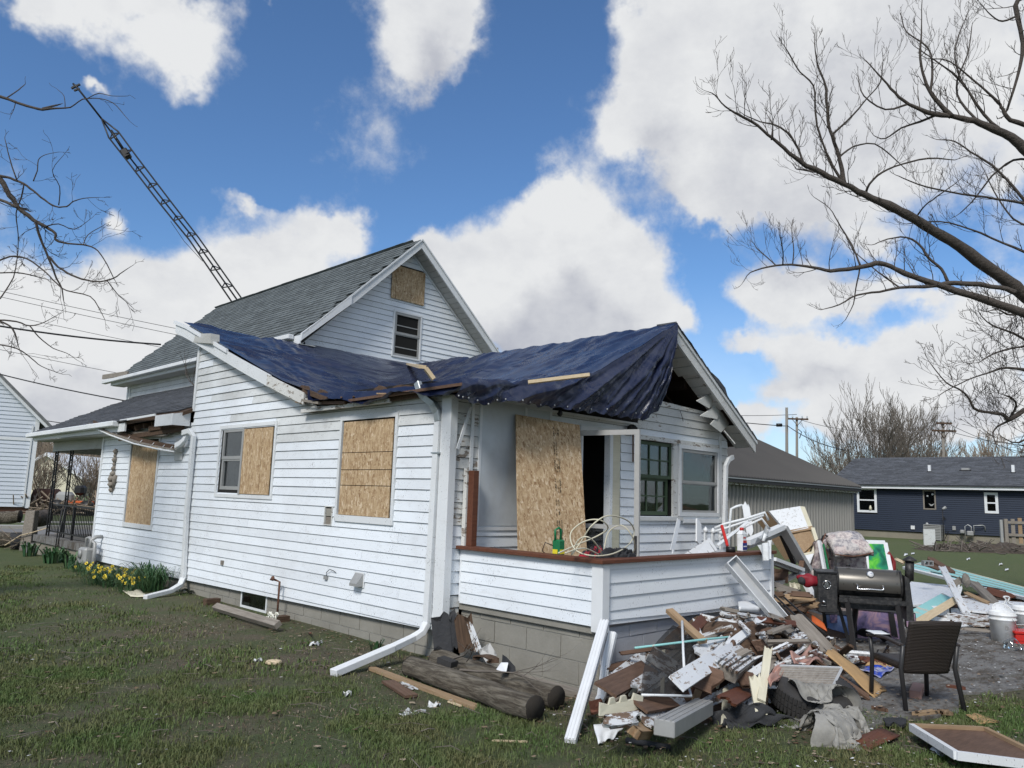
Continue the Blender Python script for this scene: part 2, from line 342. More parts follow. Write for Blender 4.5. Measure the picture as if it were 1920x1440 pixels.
M['mortar'] = mat('mortar', conc((.40, .39, .35), (.28, .27, .24)), .95)
M['slab'] = mat('worn_concrete', lambda S: {'Base Color': S.mix(S.mr(S.noise(S.mapping(S.pos, scale=(1, 2.2, 1)), 2.3, 8, .75), .46, .60), S.mix(S.noise(S.pos, 45, 3, .7), (.22, .215, .205), (.16, .155, .148)), S.mix(S.noise(S.pos, 9, 5, .7), (.045, .038, .03), (.12, .10, .08))), 'bump': (S.noise(S.pos, 30, 6, .8), .8, .02)}, .95)
M['road'] = mat('asphalt_road', conc((.22, .215, .21), (.17, .165, .16)), .9)
M['walk'] = mat('sidewalk_concrete', conc((.42, .40, .37), (.32, .31, .28)), .9)
def wood_fn(c1, c2, grain=1.0, vec='wo', wear=None):
    def fn(S):
        v = getattr(S, vec); g = S.noise(S.mapping(v, scale=(1.2, 14, 14)), 3.2 * grain, 6, .65, dist=.3); k = S.noise(v, 2.0, 3, .6)
        c = S.mix(S.mr(g, .3, .7), c1, c2); c = S.mix(S.mr(k, .45, .8, 0, .4), c, tuple(x * .55 for x in c1))
        if wear:
            wn = S.noise(S.mapping(v, scale=(1, 2.6, 2.6)), 8.0, 8, .75); c = S.mix(S.mr(wn, wear[1], wear[1] + .035), c, S.mix(S.noise(v, 3, 4), wear[0], tuple(x * .8 for x in wear[0])))
        return {'Base Color': c, 'bump': (g, .4, .006)}
    return fn
M['wood_red'] = mat('stained_red_brown_wood', wood_fn((.095, .032, .017), (.15, .055, .028)), .6)
M['wood_brown'] = mat('dark_brown_board', wood_fn((.085, .048, .03), (.17, .10, .065)), .75)
M['wood_tan'] = mat('raw_tan_lumber', wood_fn((.26, .17, .095), (.38, .27, .165)), .8)
M['wood_new'] = mat('pale_new_lumber', wood_fn((.55, .43, .27), (.66, .54, .37)), .8)
M['wood_grey'] = mat('weathered_grey_wood', wood_fn((.17, .145, .12), (.31, .28, .24)), .88)
M['wood_rot'] = mat('rotten_dark_wood', wood_fn((.045, .028, .018), (.13, .08, .05)), .92)
M['wood_white'] = mat('flaking_white_board', wood_fn((.11, .068, .045), (.19, .13, .09), 1, 'wo', ((.66, .68, .69), .47)), .75)
M['wood_white2'] = mat('mostly_white_board', wood_fn((.22, .15, .1), (.3, .22, .15), 1, 'wo', ((.70, .72, .74), .40)), .7)
M['wood_cream'] = mat('cream_painted_board', wood_fn((.60, .56, .42), (.68, .64, .50)), .7)
M['wood_aqua'] = mat('aqua_painted_board', wood_fn((.5, .42, .33), (.6, .5, .4), 1, 'wo', ((.30, .62, .60), .36)), .7)
M['log'] = mat('old_utility_pole_log', lambda S: {'Base Color': S.mix(S.mr(S.noise(S.mapping(S.pos, scale=(16, 1.6, 16)), 2.0, 7, .7, dist=.5), .42, .62), S.mix(S.noise(S.pos, 3, 4), (.035, .028, .021), (.10, .082, .06)), S.mix(S.noise(S.pos, 7, 5, .7), (.12, .10, .07), (.27, .245, .20))), 'bump': (S.noise(S.mapping(S.pos, scale=(16, 1.6, 16)), 2.0, 7, .75, dist=.5), 1.0, .03)}, .95)
M['logend'] = mat('dark_log_end', conc((.05, .042, .034), (.02, .017, .014)), .95)
M['bark'] = mat('tree_bark', lambda S: {'Base Color': S.mix(S.noise(S.pos, 9, 5, .7), (.045, .036, .030), (.115, .098, .085)), 'bump': (S.noise(S.mapping(S.pos, scale=(1, 1, 1)), 26, 4, .7), .8, .03)}, .95)
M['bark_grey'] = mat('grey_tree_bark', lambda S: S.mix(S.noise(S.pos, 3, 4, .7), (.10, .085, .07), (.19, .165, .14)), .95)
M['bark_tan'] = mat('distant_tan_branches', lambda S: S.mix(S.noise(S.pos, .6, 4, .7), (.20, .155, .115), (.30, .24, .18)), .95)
M['black'] = mat('black_painted_iron', lambda S: (.012, .012, .013), .45)
M['blackrub'] = mat('black_rubber', lambda S: {'Base Color': S.mix(S.noise(S.pos, 14, 5, .7), (.018, .018, .019), (.055, .052, .05)), 'bump': (S.noise(S.pos, 40, 3), .3, .01)}, .8)
M['tarpaper'] = mat('black_roofing_felt', lambda S: {'Base Color': S.mix(S.noise(S.pos, 6, 6, .75), (.014, .016, .02), (.05, .05, .052)), 'bump': (S.noise(S.pos, 22, 5, .7), .6, .02)}, .8)
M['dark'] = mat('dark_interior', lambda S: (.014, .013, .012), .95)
M['attic'] = mat('attic_boards', wood_fn((.02, .012, .008), (.045, .026, .016), 1, 'pos'), .95)
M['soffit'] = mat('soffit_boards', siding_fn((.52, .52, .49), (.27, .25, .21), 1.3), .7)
M['curtain'] = mat('sheer_curtain', lambda S: S.mix(S.noise(S.mapping(S.pos, scale=(9, 9, .6)), 3, 4), (.42, .43, .43), (.16, .165, .17)), .9)
M['green_frame'] = mat('dark_green_painted_sash', lambda S: S.mix(S.noise(S.pos, 12, 5, .7), (.035, .065, .038), (.07, .105, .055)), .55)
M['silver'] = mat('polished_steel', lambda S: (.62, .62, .62), .22, .95)
M['grillgrey'] = mat('bronze_grey_enamel', lambda S: {'Base Color': S.mix(S.noise(S.pos, 5, 5), (.10, .095, .085), (.14, .13, .115))}, .36, .55)
M['grillblack'] = mat('dusty_black_enamel', lambda S: {'Base Color': S.mix(S.mr(S.noise(S.pos, 24, 6, .75), .45, .75), (.016, .016, .017), (.075, .07, .065))}, .5)
M['white_plastic'] = mat('white_plastic', lambda S: S.mix(S.mr(S.noise(S.pos, 9, 5, .7), .45, .8), (.76, .78, .79), (.58, .57, .54)), .4)
M['red'] = mat('red_plastic', lambda S: (.50, .025, .02), .4)
M['redfab'] = mat('red_black_cloth', lambda S: {'Base Color': S.mix(S.mr(S.noise(S.pos, 16, 3, .5), .47, .52), (.36, .02, .035), (.025, .022, .026))}, .9)
M['green_pl'] = mat('green_plastic', lambda S: (.012, .16, .06), .4)
M['yellow'] = mat('yellow_sticker', lambda S: (.75, .62, .03), .5)
M['orange'] = mat('orange_plastic', lambda S: S.mix(S.noise(S.pos, 9, 5), (.62, .13, .02), (.35, .06, .015)), .5)
M['blue'] = mat('blue_print', lambda S: S.mix(S.mr(S.noise(S.pos, 9, 4), .42, .6), (.02, .06, .42), (.45, .45, .5)), .5)
M['darkblue'] = mat('navy_vinyl_siding', lambda S: S.mix(S.noise(S.pos, .6, 4), (.013, .021, .040), (.018, .028, .050)), .5)
M['cardboard'] = mat('cardboard_back', lambda S: S.mix(S.noise(S.pos, 5, 5), (.38, .24, .11), (.46, .30, .15)), .85)
M['pinkish'] = mat('pink_brown_vinyl_sheet', lambda S: {'Base Color': S.mix(S.noise(S.pos, 6, 5, .7), (.36, .20, .16), (.46, .28, .23))}, .7)
M['floral'] = mat('faded_floral_cloth', lambda S: {'Base Color': S.ramp(S.noise(S.pos, 13, 5, .7), [(.36, (.17, .15, .17)), (.46, (.36, .29, .29)), (.54, (.52, .46, .44)), (.64, (.58, .53, .50)), (.74, (.32, .22, .23))]), 'bump': (S.noise(S.pos, 9, 4, .6), .5, .03)}, .95)
M['patch'] = mat('quilted_patchwork_cloth', lambda S: {'Base Color': S.mix(.55, S.ramp(S.n('ShaderNodeSeparateColor', None, i0=S.n('ShaderNodeTexVoronoi', {'distance': 'CHEBYCHEV'}, Vector=S.pos, Scale=6.5, Randomness=.4).outputs[1]).outputs[0], [(.2, (.20, .21, .25)), (.4, (.50, .47, .44)), (.6, (.62, .58, .53)), (.8, (.46, .36, .34))]), S.ramp(S.noise(S.pos, 22, 4, .7), [(.4, (.15, .13, .16)), (.55, (.6, .55, .52))])), 'bump': (S.noise(S.pos, 7, 3, .6), .5, .03)}, .95)
M['blanket'] = mat('grey_knit_blanket', lambda S: {'Base Color': S.mix(S.mr(S.noise(S.pos, 5, 6, .7), .3, .75), (.34, .33, .30), (.20, .19, .17)), 'bump': (S.noise(S.pos, 170, 2, .6), .45, .006)}, .98)
M['brass'] = mat('pale_bottle_label', lambda S: (.7, .7, .7), .5)
M['steel_wall'] = mat('grey_ribbed_steel', lambda S: S.mix(S.noise(S.pos, .5, 4), (.25, .245, .23), (.29, .28, .265)), .45, .1)
M['steel_roof'] = mat('dark_ribbed_steel_roof', lambda S: S.mix(S.noise(S.pos, .5, 4), (.040, .038, .036), (.060, .056, .052)), .42, .3)
M['tan_found'] = mat('tan_foundation', conc((.30, .275, .215), (.22, .2, .16)), .9)
M['pole'] = mat('weathered_pole', lambda S: S.mix(S.noise(S.mapping(S.pos, scale=(3, 3, .4)), 2, 4), (.17, .155, .135), (.27, .25, .22)), .9)
M['rust'] = mat('rusty_steel', lambda S: S.mix(S.noise(S.pos, 6, 5, .7), (.10, .045, .03), (.17, .085, .055)), .85)
M['chairweave'] = mat('brown_woven_resin', lambda S: {'Base Color': S.mix(S.mr(S.math('MULTIPLY', S.math('SINE', S.math('MULTIPLY', S.n('ShaderNodeSeparateXYZ', None, i0=S.pos).outputs[2], 520.0)), S.math('SINE', S.math('MULTIPLY', S.math('ADD', S.n('ShaderNodeSeparateXYZ', None, i0=S.pos).outputs[0], S.n('ShaderNodeSeparateXYZ', None, i0=S.pos).outputs[1]), 420.0))), -1, 1), (.020, .015, .013), (.045, .035, .030)), 'bump': (S.math('SINE', S.math('MULTIPLY', S.n('ShaderNodeSeparateXYZ', None, i0=S.pos).outputs[2], 520.0)), .4, .003)}, .55)
M['chairmetal'] = mat('dark_grey_chair_metal', lambda S: (.03, .029, .03), .4)
def glass_mat(name, tint, refl=1.0):
    m = bpy.data.materials.new(name); m.use_nodes = True; t = m.node_tree; t.nodes.clear(); S = NT(t)
    ps = S.n('ShaderNodeNewGeometry').outputs['Position']
    bmp = S.n('ShaderNodeBump', None, Height=S.noise(ps, 1.3, 2), Strength=.06, Distance=.05)
    fr = S.n('ShaderNodeFresnel', None, IOR=1.52); t.links.new(bmp.outputs[0], fr.inputs['Normal'])
    a = S.n('ShaderNodeBsdfTransparent', None, Color=tint); g = S.n('ShaderNodeBsdfGlossy', None, Color=(.9, .92, .95), Roughness=.015); t.links.new(bmp.outputs[0], g.inputs['Normal'])
    mx_ = S.n('ShaderNodeMixShader', None, i0=S.math('MULTIPLY', fr.outputs[0], refl, clamp=True), i1=a.outputs[0], i2=g.outputs[0]); S.n('ShaderNodeOutputMaterial', None, Surface=mx_.outputs[0])
    return m
M['glass'] = glass_mat('window_glass', (.50, .54, .54), .85)
M['clearglass'] = glass_mat('clear_glass', (.93, .95, .95))
M['screen'] = bpy.data.materials.new('fly_screen'); M['screen'].use_nodes = True
_t = M['screen'].node_tree; _t.nodes.clear(); _S = NT(_t)
_S.n('ShaderNodeOutputMaterial', None, Surface=_S.n('ShaderNodeMixShader', None, i0=.74, i1=_S.n('ShaderNodeBsdfTransparent').outputs[0], i2=_S.n('ShaderNodeBsdfDiffuse', None, Color=(.045, .045, .045)).outputs[0]).outputs[0])

# ================================================================== THE DAMAGED HOUSE
def clip(poly, fn):      # keep the side where fn >= 0
    out = []
    for i in range(len(poly)):
        a, b = poly[i], poly[(i + 1) % len(poly)]; fa, fb = fn(a), fn(b)
        if fa >= 0: out.append(a)
        if (fa >= 0) != (fb >= 0):
            t = fa / (fa - fb); out.append((a[0] + (b[0] - a[0]) * t, a[1] + (b[1] - a[1]) * t))
    return out
def pl(axis, c):
    return (lambda u, z, off: (c - off, u, z)) if axis == 'x' else (lambda u, z, off: (u, c - off, z))
def siding(parent, P, poly, z0, z1, ex, holes, m, matfn=None, wave=0.0, seams=True, name='siding_plank', thick=.016):
    k = 0; z = z0
    while z < z1 - .01:
        zt = min(z + ex, z1); pcs = [clip(clip(poly, lambda p: p[1] - z), lambda p: zt - p[1])]
        for (h0, h1, g0, g1) in holes:
            if min(zt, g1) - max(z, g0) > .45 * ex:
                nxt = []
                for pc in pcs:
                    if len(pc) < 3: continue
                    nxt.append(clip(pc, lambda p: h0 - p[0])); nxt.append(clip(pc, lambda p: p[0] - h1))
                pcs = nxt
        cuts = []
        if seams:
            us = [p[0] for p in poly]; lo, hi = min(us), max(us); st = 3.4
            q = lo + (k * 1.37) % st
            while q < hi: cuts.append(q + .02 * random.random()); q += st
        for pc in pcs:
            segs = [pc]
            for cu in cuts:
                nx = []
                for s_ in segs:
                    if len(s_) < 3: continue
                    us = [p[0] for p in s_]
                    if min(us) + .25 < cu < max(us) - .25: nx += [clip(s_, lambda p: cu - p[0]), clip(s_, lambda p: p[0] - cu - .003)]
                    else: nx.append(s_)
                segs = nx
            for s_ in segs:
                if len(s_) < 3: continue
                us = [p[0] for p in s_]
                if max(us) - min(us) < .03: continue
                dj = random.uniform(-.0015, .0015)
                F = [P(p[0], p[1] - (.005 if p[1] > zt - .001 and zt < z1 else 0), thick * (1 - .85 * (p[1] - z) / ex) + dj) for p in s_]; B = [P(p[0], p[1] - (.005 if p[1] > zt - .001 and zt < z1 else 0), .0005) for p in s_]  # top edges cut short so near-black sheathing draws the lip shadow
                mm = matfn(sum(us) / len(us), z) if matfn else m
                obj(name, MB().hull2(F, B), mm, parent)
        z += ex; k += 1
def frame_rect(name, P, u0, u1, z0, z1, wd, o0, o1, m, parent, wb=None):
    wb = wb or wd; mb = MB()
    def bx(a0, a1, c0, c1):
        p = P(a0, c0, o0); q = P(a1, c1, o1); mb.box([min(p[i], q[i]) for i in range(3)], [max(p[i], q[i]) for i in range(3)])
    bx(u0, u1, z1 - wd, z1); bx(u0, u1, z0, z0 + wb); bx(u0, u0 + wd, z0 + wb, z1 - wd); bx(u1 - wd, u1, z0 + wb, z1 - wd)
    return obj(name, mb, m, parent)
def pbox(name, P, u0, u1, z0, z1, o0, o1, m, parent, **k):
    p = P(u0, z0, o0); q = P(u1, z1, o1)
    return obj(name, MB().box([min(p[i], q[i]) for i in range(3)], [max(p[i], q[i]) for i in range(3)]), m, parent, **k)

H = thing('damaged_house', 'white sided damaged house with blue tarp on its collapsed roof and boarded windows', 'house', (5.12, 5.95, 0))
SX, SY = 5.12, 5.95
PS = pl('x', SX)
side_poly = [(5.95, .27), (16.33, .14), (16.33, 2.60), (12.22, 2.62), (12.2, 3.86), (8.72, 2.80), (8.55, 2.66), (5.95, 2.62)]
# west-facing long wall
def backing(name, P, poly, m, parent, t=.12):
    return obj(name, MB().hull2([P(u, z, 0) for u, z in poly], [P(u, z, -t) for u, z in poly]), m, parent)
side = part('side_wall', H, (5.12, 5.95, 0))
def rect_split(P, polys, m, parent, name='sheathing'):
    for p in polys: backing(name, P, p, m, parent)
# sheathing with openings for the one glazed window and the gap
rect_split(PS, [[(5.95, .3), (11.12, .3), (11.12, 1.58), (5.95, 1.58)], [(5.95, 1.58), (10.46, 1.58), (10.46, 2.46), (5.95, 2.46)],
                [(11.12, .2), (16.3, .2), (16.3, 2.46), (11.12, 2.46)], [(5.95, 2.46), (16.3, 2.46), (16.3, 2.6), (12.2, 2.6), (12.2, 3.82), (8.72, 2.78), (8.5, 2.64), (5.95, 2.62)]], M['dark'], side)
holesS = [(6.86, 7.92, 1.30, 2.46), (9.53, 11.16, 1.52, 2.49), (13.50, 14.80, .90, 2.42), (8.02, 8.18, 1.20, 1.42)]
def side_mat(u, z):
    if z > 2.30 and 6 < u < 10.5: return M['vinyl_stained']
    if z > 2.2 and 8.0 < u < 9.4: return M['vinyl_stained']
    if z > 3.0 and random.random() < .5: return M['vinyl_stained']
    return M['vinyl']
siding(side, PS, side_poly[:3] + side_poly[3:5] + side_poly[5:], .165, 3.85, .1145, holesS, M['vinyl'], side_mat)
# corner posts, J trims
obj('corner_post', MB().box((5.075, 5.905, .30), (5.17, 6.06, 2.62)), M['trim'], side, bev=.004)
pbox('corner_trim', PS, 12.20, 12.27, 2.80, 3.90, .0, .03, M['trim'], side)
pbox('corner_trim', PS, 16.30, 16.37, .12, 2.62, -.03, .03, M['trim_clean'], side)
# boarded windows on the long wall
def boards(P, u0, u1, z0, z1, cuts, vert, parent, off=.02):
    g = part('boarded_opening', parent, P(u0, z0, 0)); e = [u0 if vert else z0] + cuts + [u1 if vert else z1]
    for a, b in zip(e[:-1], e[1:]):
        j = random.uniform(0, .003)
        if vert: pbox('strand_board', P, a + .003, b - .003, z0, z1, off - .012, off + j, M['osb'], g)
        else: pbox('strand_board', P, u0, u1, a + .004, b - .004, off - .012, off + j, M['osb'], g)
    return g
g = boards(PS, 6.90, 7.88, 1.335, 2.43, [1.68, 1.86, 2.06], False, H); frame_rect('window_casing', PS, 6.82, 7.96, 1.26, 2.49, .045, 0, .028, M['trim'], g, .075)
g = boards(PS, 9.58, 10.41, 1.53, 2.44, [9.86, 10.14], True, H, .03)
w1 = part('double_hung_window', H, (5.12, 10.8, 2)); frame_rect('window_casing', PS, 9.50, 11.22, 1.47, 2.52, .05, 0, .026, M['trim'], w1)
frame_rect('sash_frame', PS, 10.46, 11.10, 2.02, 2.46, .045, -.03, .012, M['alu_grey'], w1); frame_rect('sash_frame', PS, 10.46, 11.10, 1.58, 2.045, .05, -.05, .004, M['alu_grey'], w1)
pbox('pane', PS, 10.50, 11.06, 1.62, 2.01, -.03, -.027, M['glass'], w1); pbox('pane', PS, 10.50, 11.06, 2.06, 2.42, -.012, -.009, M['glass'], w1)
c = MB(); c.grid(lambda a, b: (5.24 + .02 * math.sin(a * 38) + .01 * math.sin(a * 90), 10.47 + a * .62, 1.56 + b * .9), 60, 4); sobj('curtain', c, M['curtain'], w1)
pbox('window_casing', PS, 10.41, 10.46, 1.52, 2.47, .0, .035, M['alu_grey'], w1)
g = boards(PS, 13.56, 14.74, .94, 2.36, [14.15], True, H); frame_rect('window_casing', PS, 13.47, 14.83, .86, 2.45, .05, 0, .03, M['trim'], g, .08)
# torn square where an outlet was, small fittings
g = part('torn_siding_hole', H, PS(8.1, 1.3, 0)); pbox('bare_block', PS, 8.04, 8.17, 1.31, 1.40, -.01, .004, M['block'], g); pbox('bare_block', PS, 8.04, 8.17, 1.215, 1.30, -.01, .004, M['wood_grey'], g)
frame_rect('torn_edge', PS, 8.02, 8.19, 1.20, 1.43, .012, 0, .02, M['oldpaint2'], g)
vh = part('dryer_vent', H, PS(7.37, .63, 0))
obj('vent_hood', MB().hull2([PS(7.30, .57, .02), PS(7.46, .57, .02), PS(7.46, .71, .02), PS(7.30, .71, .02)], [PS(7.31, .57, .10), PS(7.45, .57, .10), PS(7.45, .60, .10), PS(7.31, .60, .10)]), M['alu_grey'], vh)
pbox('vent_plate', PS, 7.285, 7.475, .555, .72, .012, .022, M['trim'], vh)
sobj('tap_wire', MB().tube([PS(8.05, .60, .02), PS(8.03, .66, .035), PS(7.96, .70, .04), PS(7.88, .69, .035), PS(7.85, .67, .02)], .004, 5), M['black'], H)
pbox('outlet_box', PS, 10.74, 10.80, .52, .58, .01, .035, M['wood_grey'], H)
pbox('outlet_box', PS, 8.03, 8.09, .575, .615, .01, .035, M['alu_grey'], H)
# foundation of hollow blocks
def blocks(parent, P, u0, u1, zs, bl, m, mm, backing_t=.14, off0=0):
    pbox('mortar_bed', P, u0, u1, zs[0], zs[-1], -.16, -.008, mm, parent)
    for r_ in range(len(zs) - 1):
        q = u0 - (bl / 2 if (r_ + off0) % 2 else 0)
        while q < u1 - .02:
            a, b = max(q, u0), min(q + bl, u1)
            if b - a > .04:
                j = random.uniform(-.003, .003); pbox('concrete_block', P, a + .005, b - .005, zs[r_] + .005, zs[r_ + 1] - .005, -.12, j, m, parent)
            q += bl
PF = pl('x', 5.17)
fd = part('foundation', H, (5.17, 5.95, 0)); blocks(fd, PF, 6.02, 16.25, [-.12, .08, .28], .40, M['block'], M['mortar'])
frame_rect('basement_window', PF, 9.52, 10.25, .0, .24, .03, 0, .012, M['trim'], H); pbox('basement_pane', PF, 9.55, 10.22, .03, .21, .001, .004, M['glass'], H)

# ---- south wall (faces the porch)
PYW = pl('y', SY)
fr = part('porch_wall', H, (8, 5.95, 1.5))
rect_split(PYW, [[(5.2, .5), (7.2, .5), (7.2, 2.5), (5.2, 2.5)], [(7.95, .5), (8.4, .5), (8.4, 2.5), (7.95, 2.5)], [(8.4, .5), (10.68, .5), (10.68, 1.4), (8.4, 1.4)],
                 [(9.22, 1.4), (9.40, 1.4), (9.40, 2.5), (9.22, 2.5)], [(10.36, 1.4), (10.68, 1.4), (10.68, 2.5), (10.36, 2.5)], [(5.2, 2.5), (10.68, 2.5), (10.3, 2.86), (8.6, 2.9), (8.3, 2.9), (5.2, 2.6)]], M['dark'], fr)
holesF = [(5.50, 6.65, 1.27, 2.7), (7.16, 7.99, .4, 2.43), (8.36, 10.42, 1.37, 2.47)]
def fmat(u, z):
    if z > 2.50 and u > 8.3: return M['oldpaint2'] if random.random() < .4 else M['oldpaint']
    if u < 5.5: return M['oldpaint'] if random.random() < .6 else M['oldpaint2']
    if u > 10.4: return M['oldpaint']
    return M['vinyl']
siding(fr, PYW, [(5.16, .62), (10.70, .62), (10.70, 2.55), (10.1, 2.95), (8.42, 3.0), (8.36, 2.62), (5.16, 2.62)], .62, 3.05, .1145, holesF, M['vinyl'], fmat, seams=False)
siding(fr, PYW, [(5.16, .27), (5.32, .42), (5.32, .62), (5.16, .62)], .27, .62, .1145, [], M['vinyl'], fmat, seams=False)
pbox('smooth_panel', PYW, 5.54, 6.60, 1.30, 2.64, .006, .018, M['panelwhite'], fr)
frame_rect('panel_trim', PYW, 5.50, 6.64, 1.25, 2.66, .035, 0, .024, M['trim_clean'], fr)
pbox('trim_strip', PYW, 5.375, 5.415, 1.85, 2.62, .012, .030, M['trim'], fr)
pbox('trim_strip', PYW, 6.20, 8.32, 2.600, 2.625, .012, .030, M['trim_clean'], fr); pbox('trim_strip', PYW, 6.18, 6.215, 2.40, 2.62, .012, .030, M['trim_clean'], fr)
# french door left ajar, doorway
dr = part('doorway', H, (7.5, 5.95, 1.2))
pbox('door_jamb', PYW, 7.74, 7.80, .52, 2.44, -.06, .03, M['trim'], dr); pbox('door_jamb', PYW, 7.80, 7.96, .52, 2.44, -.02, .022, M['wood_cream'], dr)
pbox('door_jamb', PYW, 7.16, 7.22, .52, 2.44, -.16, .02, M['trim'], dr); pbox('door_head', PYW, 7.16, 7.96, 2.44, 2.50, -.14, .034, M['trim'], dr)
pbox('threshold', PYW, 7.16, 7.96, .50, .55, -.2, .06, M['alu'], dr)
fdoor = part('glazed_inner_door', H, (7.22, 6.1, .55))
ca, sa = math.cos(R(62)), math.sin(R(62))
def PD2(u, z, off): return (7.24 + u * ca + off * sa, 6.10 + u * sa - off * ca, z)
def ubox(name, P, u0, u1, z0, z1, o0, o1, m, parent):
    return obj(name, MB().hull2([P(u0, z0, o0), P(u1, z0, o0), P(u1, z1, o0), P(u0, z1, o0)], [P(u0, z0, o1), P(u1, z0, o1), P(u1, z1, o1), P(u0, z1, o1)]), m, parent)
for a, b in ((0, .10), (.68, .78)): ubox('door_stile', PD2, a, b, .56, 2.40, 0, .04, M['trim'], fdoor)
for z in (.56, 1.0, 1.42, 1.84, 2.28): ubox('door_rail', PD2, .10, .68, z, z + (.12 if z in (.56, 2.28) else .04), 0, .04, M['trim'], fdoor)
ubox('door_rail', PD2, .37, .41, .68, 2.28, 0, .04, M['trim'], fdoor); ubox('pane', PD2, .10, .68, .66, 2.30, .018, .022, M['glass'], fdoor)
# sash windows beside the door
def sash(P, u0, u1, z0, z1, nu, nz, o, m, parent, rail=.045, bar=.02):
    frame_rect('sash_frame', P, u0, u1, z0, z1, rail, o - .03, o, m, parent)
    for i in range(1, nu): q = u0 + (u1 - u0) * i / nu; pbox('glazing_bar', P, q - bar / 2, q + bar / 2, z0 + rail, z1 - rail, o - .024, o - .004, m, parent)
    for i in range(1, nz): q = z0 + (z1 - z0) * i / nz; pbox('glazing_bar', P, u0 + rail, u1 - rail, q - bar / 2, q + bar / 2, o - .025, o - .005, m, parent)
    for i in range(nu):
        for j in range(nz):
            a = u0 + (u1 - u0) * i / nu; b = u0 + (u1 - u0) * (i + 1) / nu; c_ = z0 + (z1 - z0) * j / nz; d = z0 + (z1 - z0) * (j + 1) / nz
            pbox('pane', P, a + .008, b - .008, c_ + .008, d - .008, o - .019, o - .016, M['glass'], parent)
wg = part('green_sash_window', H, (8.8, 5.95, 1.9)); wg['label'] = 'dark green sash window with nine small panes and no screen'
sash(PYW, 8.42, 9.20, 1.92, 2.41, 3, 2, -.02, M['green_frame'], wg); sash(PYW, 8.42, 9.16, 1.43, 1.935, 3, 2, -.055, M['green_frame'], wg, .05)
pbox('window_casing', PYW, 9.20, 9.31, 1.40, 2.44, -.02, .014, M['oldpaint2'], wg); pbox('window_casing', PYW, 8.36, 8.42, 1.40, 2.44, -.02, .014, M['oldpaint2'], wg)
pbox('window_head', PYW, 8.36, 10.45, 2.42, 2.48, -.02, .026, M['oldpaint2'], wg); pbox('window_sill', PYW, 8.36, 9.40, 1.36, 1.41, -.05, .05, M['oldpaint'], wg)
wh = part('storm_window', H, (9.9, 5.95, 1.9)); frame_rect('window_casing', PYW, 9.33, 10.44, 1.42, 2.42, .055, -.02, .03, M['trim'], wh)
frame_rect('storm_frame', PYW, 9.40, 10.37, 1.88, 2.36, .04, -.01, .02, M['alu_grey'], wh); frame_rect('storm_frame', PYW, 9.40, 10.37, 1.47, 1.90, .035, -.02, .012, M['alu_grey'], wh)
pbox('pane', PYW, 9.44, 10.33, 1.92, 2.32, .000, .003, M['glass'], wh); pbox('pane', PYW, 9.44, 10.33, 1.50, 1.87, -.006, -.003, M['glass'], wh)
sash(PYW, 9.44, 10.28, 1.45, 1.93, 3, 2, -.075, M['green_frame'], wh, .04)
pbox('curtain', PYW, 10.20, 10.33, 1.45, 2.35, -.12, -.11, M['curtain'], wh); pbox('window_sill', PYW, 9.40, 10.50, 1.33, 1.385, -.05, .05, M['trim'], wh)
pbox('corner_board', PYW, 10.43, 10.49, 1.0, 2.62, 0, .03, M['trim'], fr)
sobj('egg_shaped_plate', MB().tube([PYW(8.83, 1.55, -.13), PYW(8.83, 1.55, -.14)], [.085, .085], 20), M['trim_clean'], wg)
pbox('box_behind_glass', PYW, 8.98, 9.16, 1.45, 1.70, -.3, -.12, M['cardboard'], wg)
# interior shell so that rooms read dark
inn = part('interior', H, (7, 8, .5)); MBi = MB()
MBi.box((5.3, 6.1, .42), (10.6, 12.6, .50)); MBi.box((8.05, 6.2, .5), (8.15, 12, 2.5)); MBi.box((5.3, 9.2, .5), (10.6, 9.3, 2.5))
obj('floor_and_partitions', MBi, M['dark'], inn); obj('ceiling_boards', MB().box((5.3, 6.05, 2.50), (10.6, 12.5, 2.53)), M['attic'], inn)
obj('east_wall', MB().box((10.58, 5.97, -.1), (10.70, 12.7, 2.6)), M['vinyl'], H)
# lamps by the door
lamp = part('porch_lamp', H, PYW(8.13, 2.53, .05)); sobj('lamp_shade', MB().tube([PYW(8.16, 2.545, .03), PYW(8.12, 2.53, .08), PYW(8.06, 2.51, .14)], [.03, .06, .065], 14), M['black'], lamp)
sobj('lamp_base', MB().tube([PYW(8.20, 2.55, .0), PYW(8.20, 2.55, .035)], .045, 12), M['trim'], lamp)
sobj('round_black_hole', MB().tube([PYW(6.77, 2.60, .01), PYW(6.77, 2.60, .034)], .038, 14, squash=1), M['black'], H)

# ---- gable of the porch wing with its broken rake and soffit
gb = part('porch_wing_roof', H, (8.75, 5.65, 3.9))
pk, en = Vector((8.72, 0, 3.955)), Vector((10.98, 0, 2.55)); sl = (en - pk)
def rk(t, y, dz=0): p = pk + sl * t; return (p.x, y, p.z + dz)
obj('rake_board', MB().hull2([rk(0, 5.62, 0), rk(1, 5.62, 0), rk(1, 5.62, -.15), rk(.0, 5.62, -.16)], [rk(0, 5.65, 0), rk(1, 5.65, 0), rk(1, 5.65, -.15), rk(0, 5.65, -.16)]), M['oldpaint'], gb)
obj('rake_moulding', MB().hull2([rk(-.0, 5.60, .045), rk(1.01, 5.60, .045), rk(1.01, 5.60, -.01), rk(0, 5.60, -.01)], [rk(0, 5.64, .045), rk(1.01, 5.64, .045), rk(1.01, 5.64, -.01), rk(0, 5.64, -.01)]), M['trim'], gb)
obj('roof_slab', MB().hull2([rk(0.03, 5.64, .03), rk(1.02, 5.64, .03), rk(1.02, 5.64, -.02), rk(0.03, 5.64, -.02)], [rk(0.03, 12.4, .03), rk(1.02, 12.4, .03), rk(1.02, 12.4, -.02), rk(0.03, 12.4, -.02)]), M['attic'], gb)
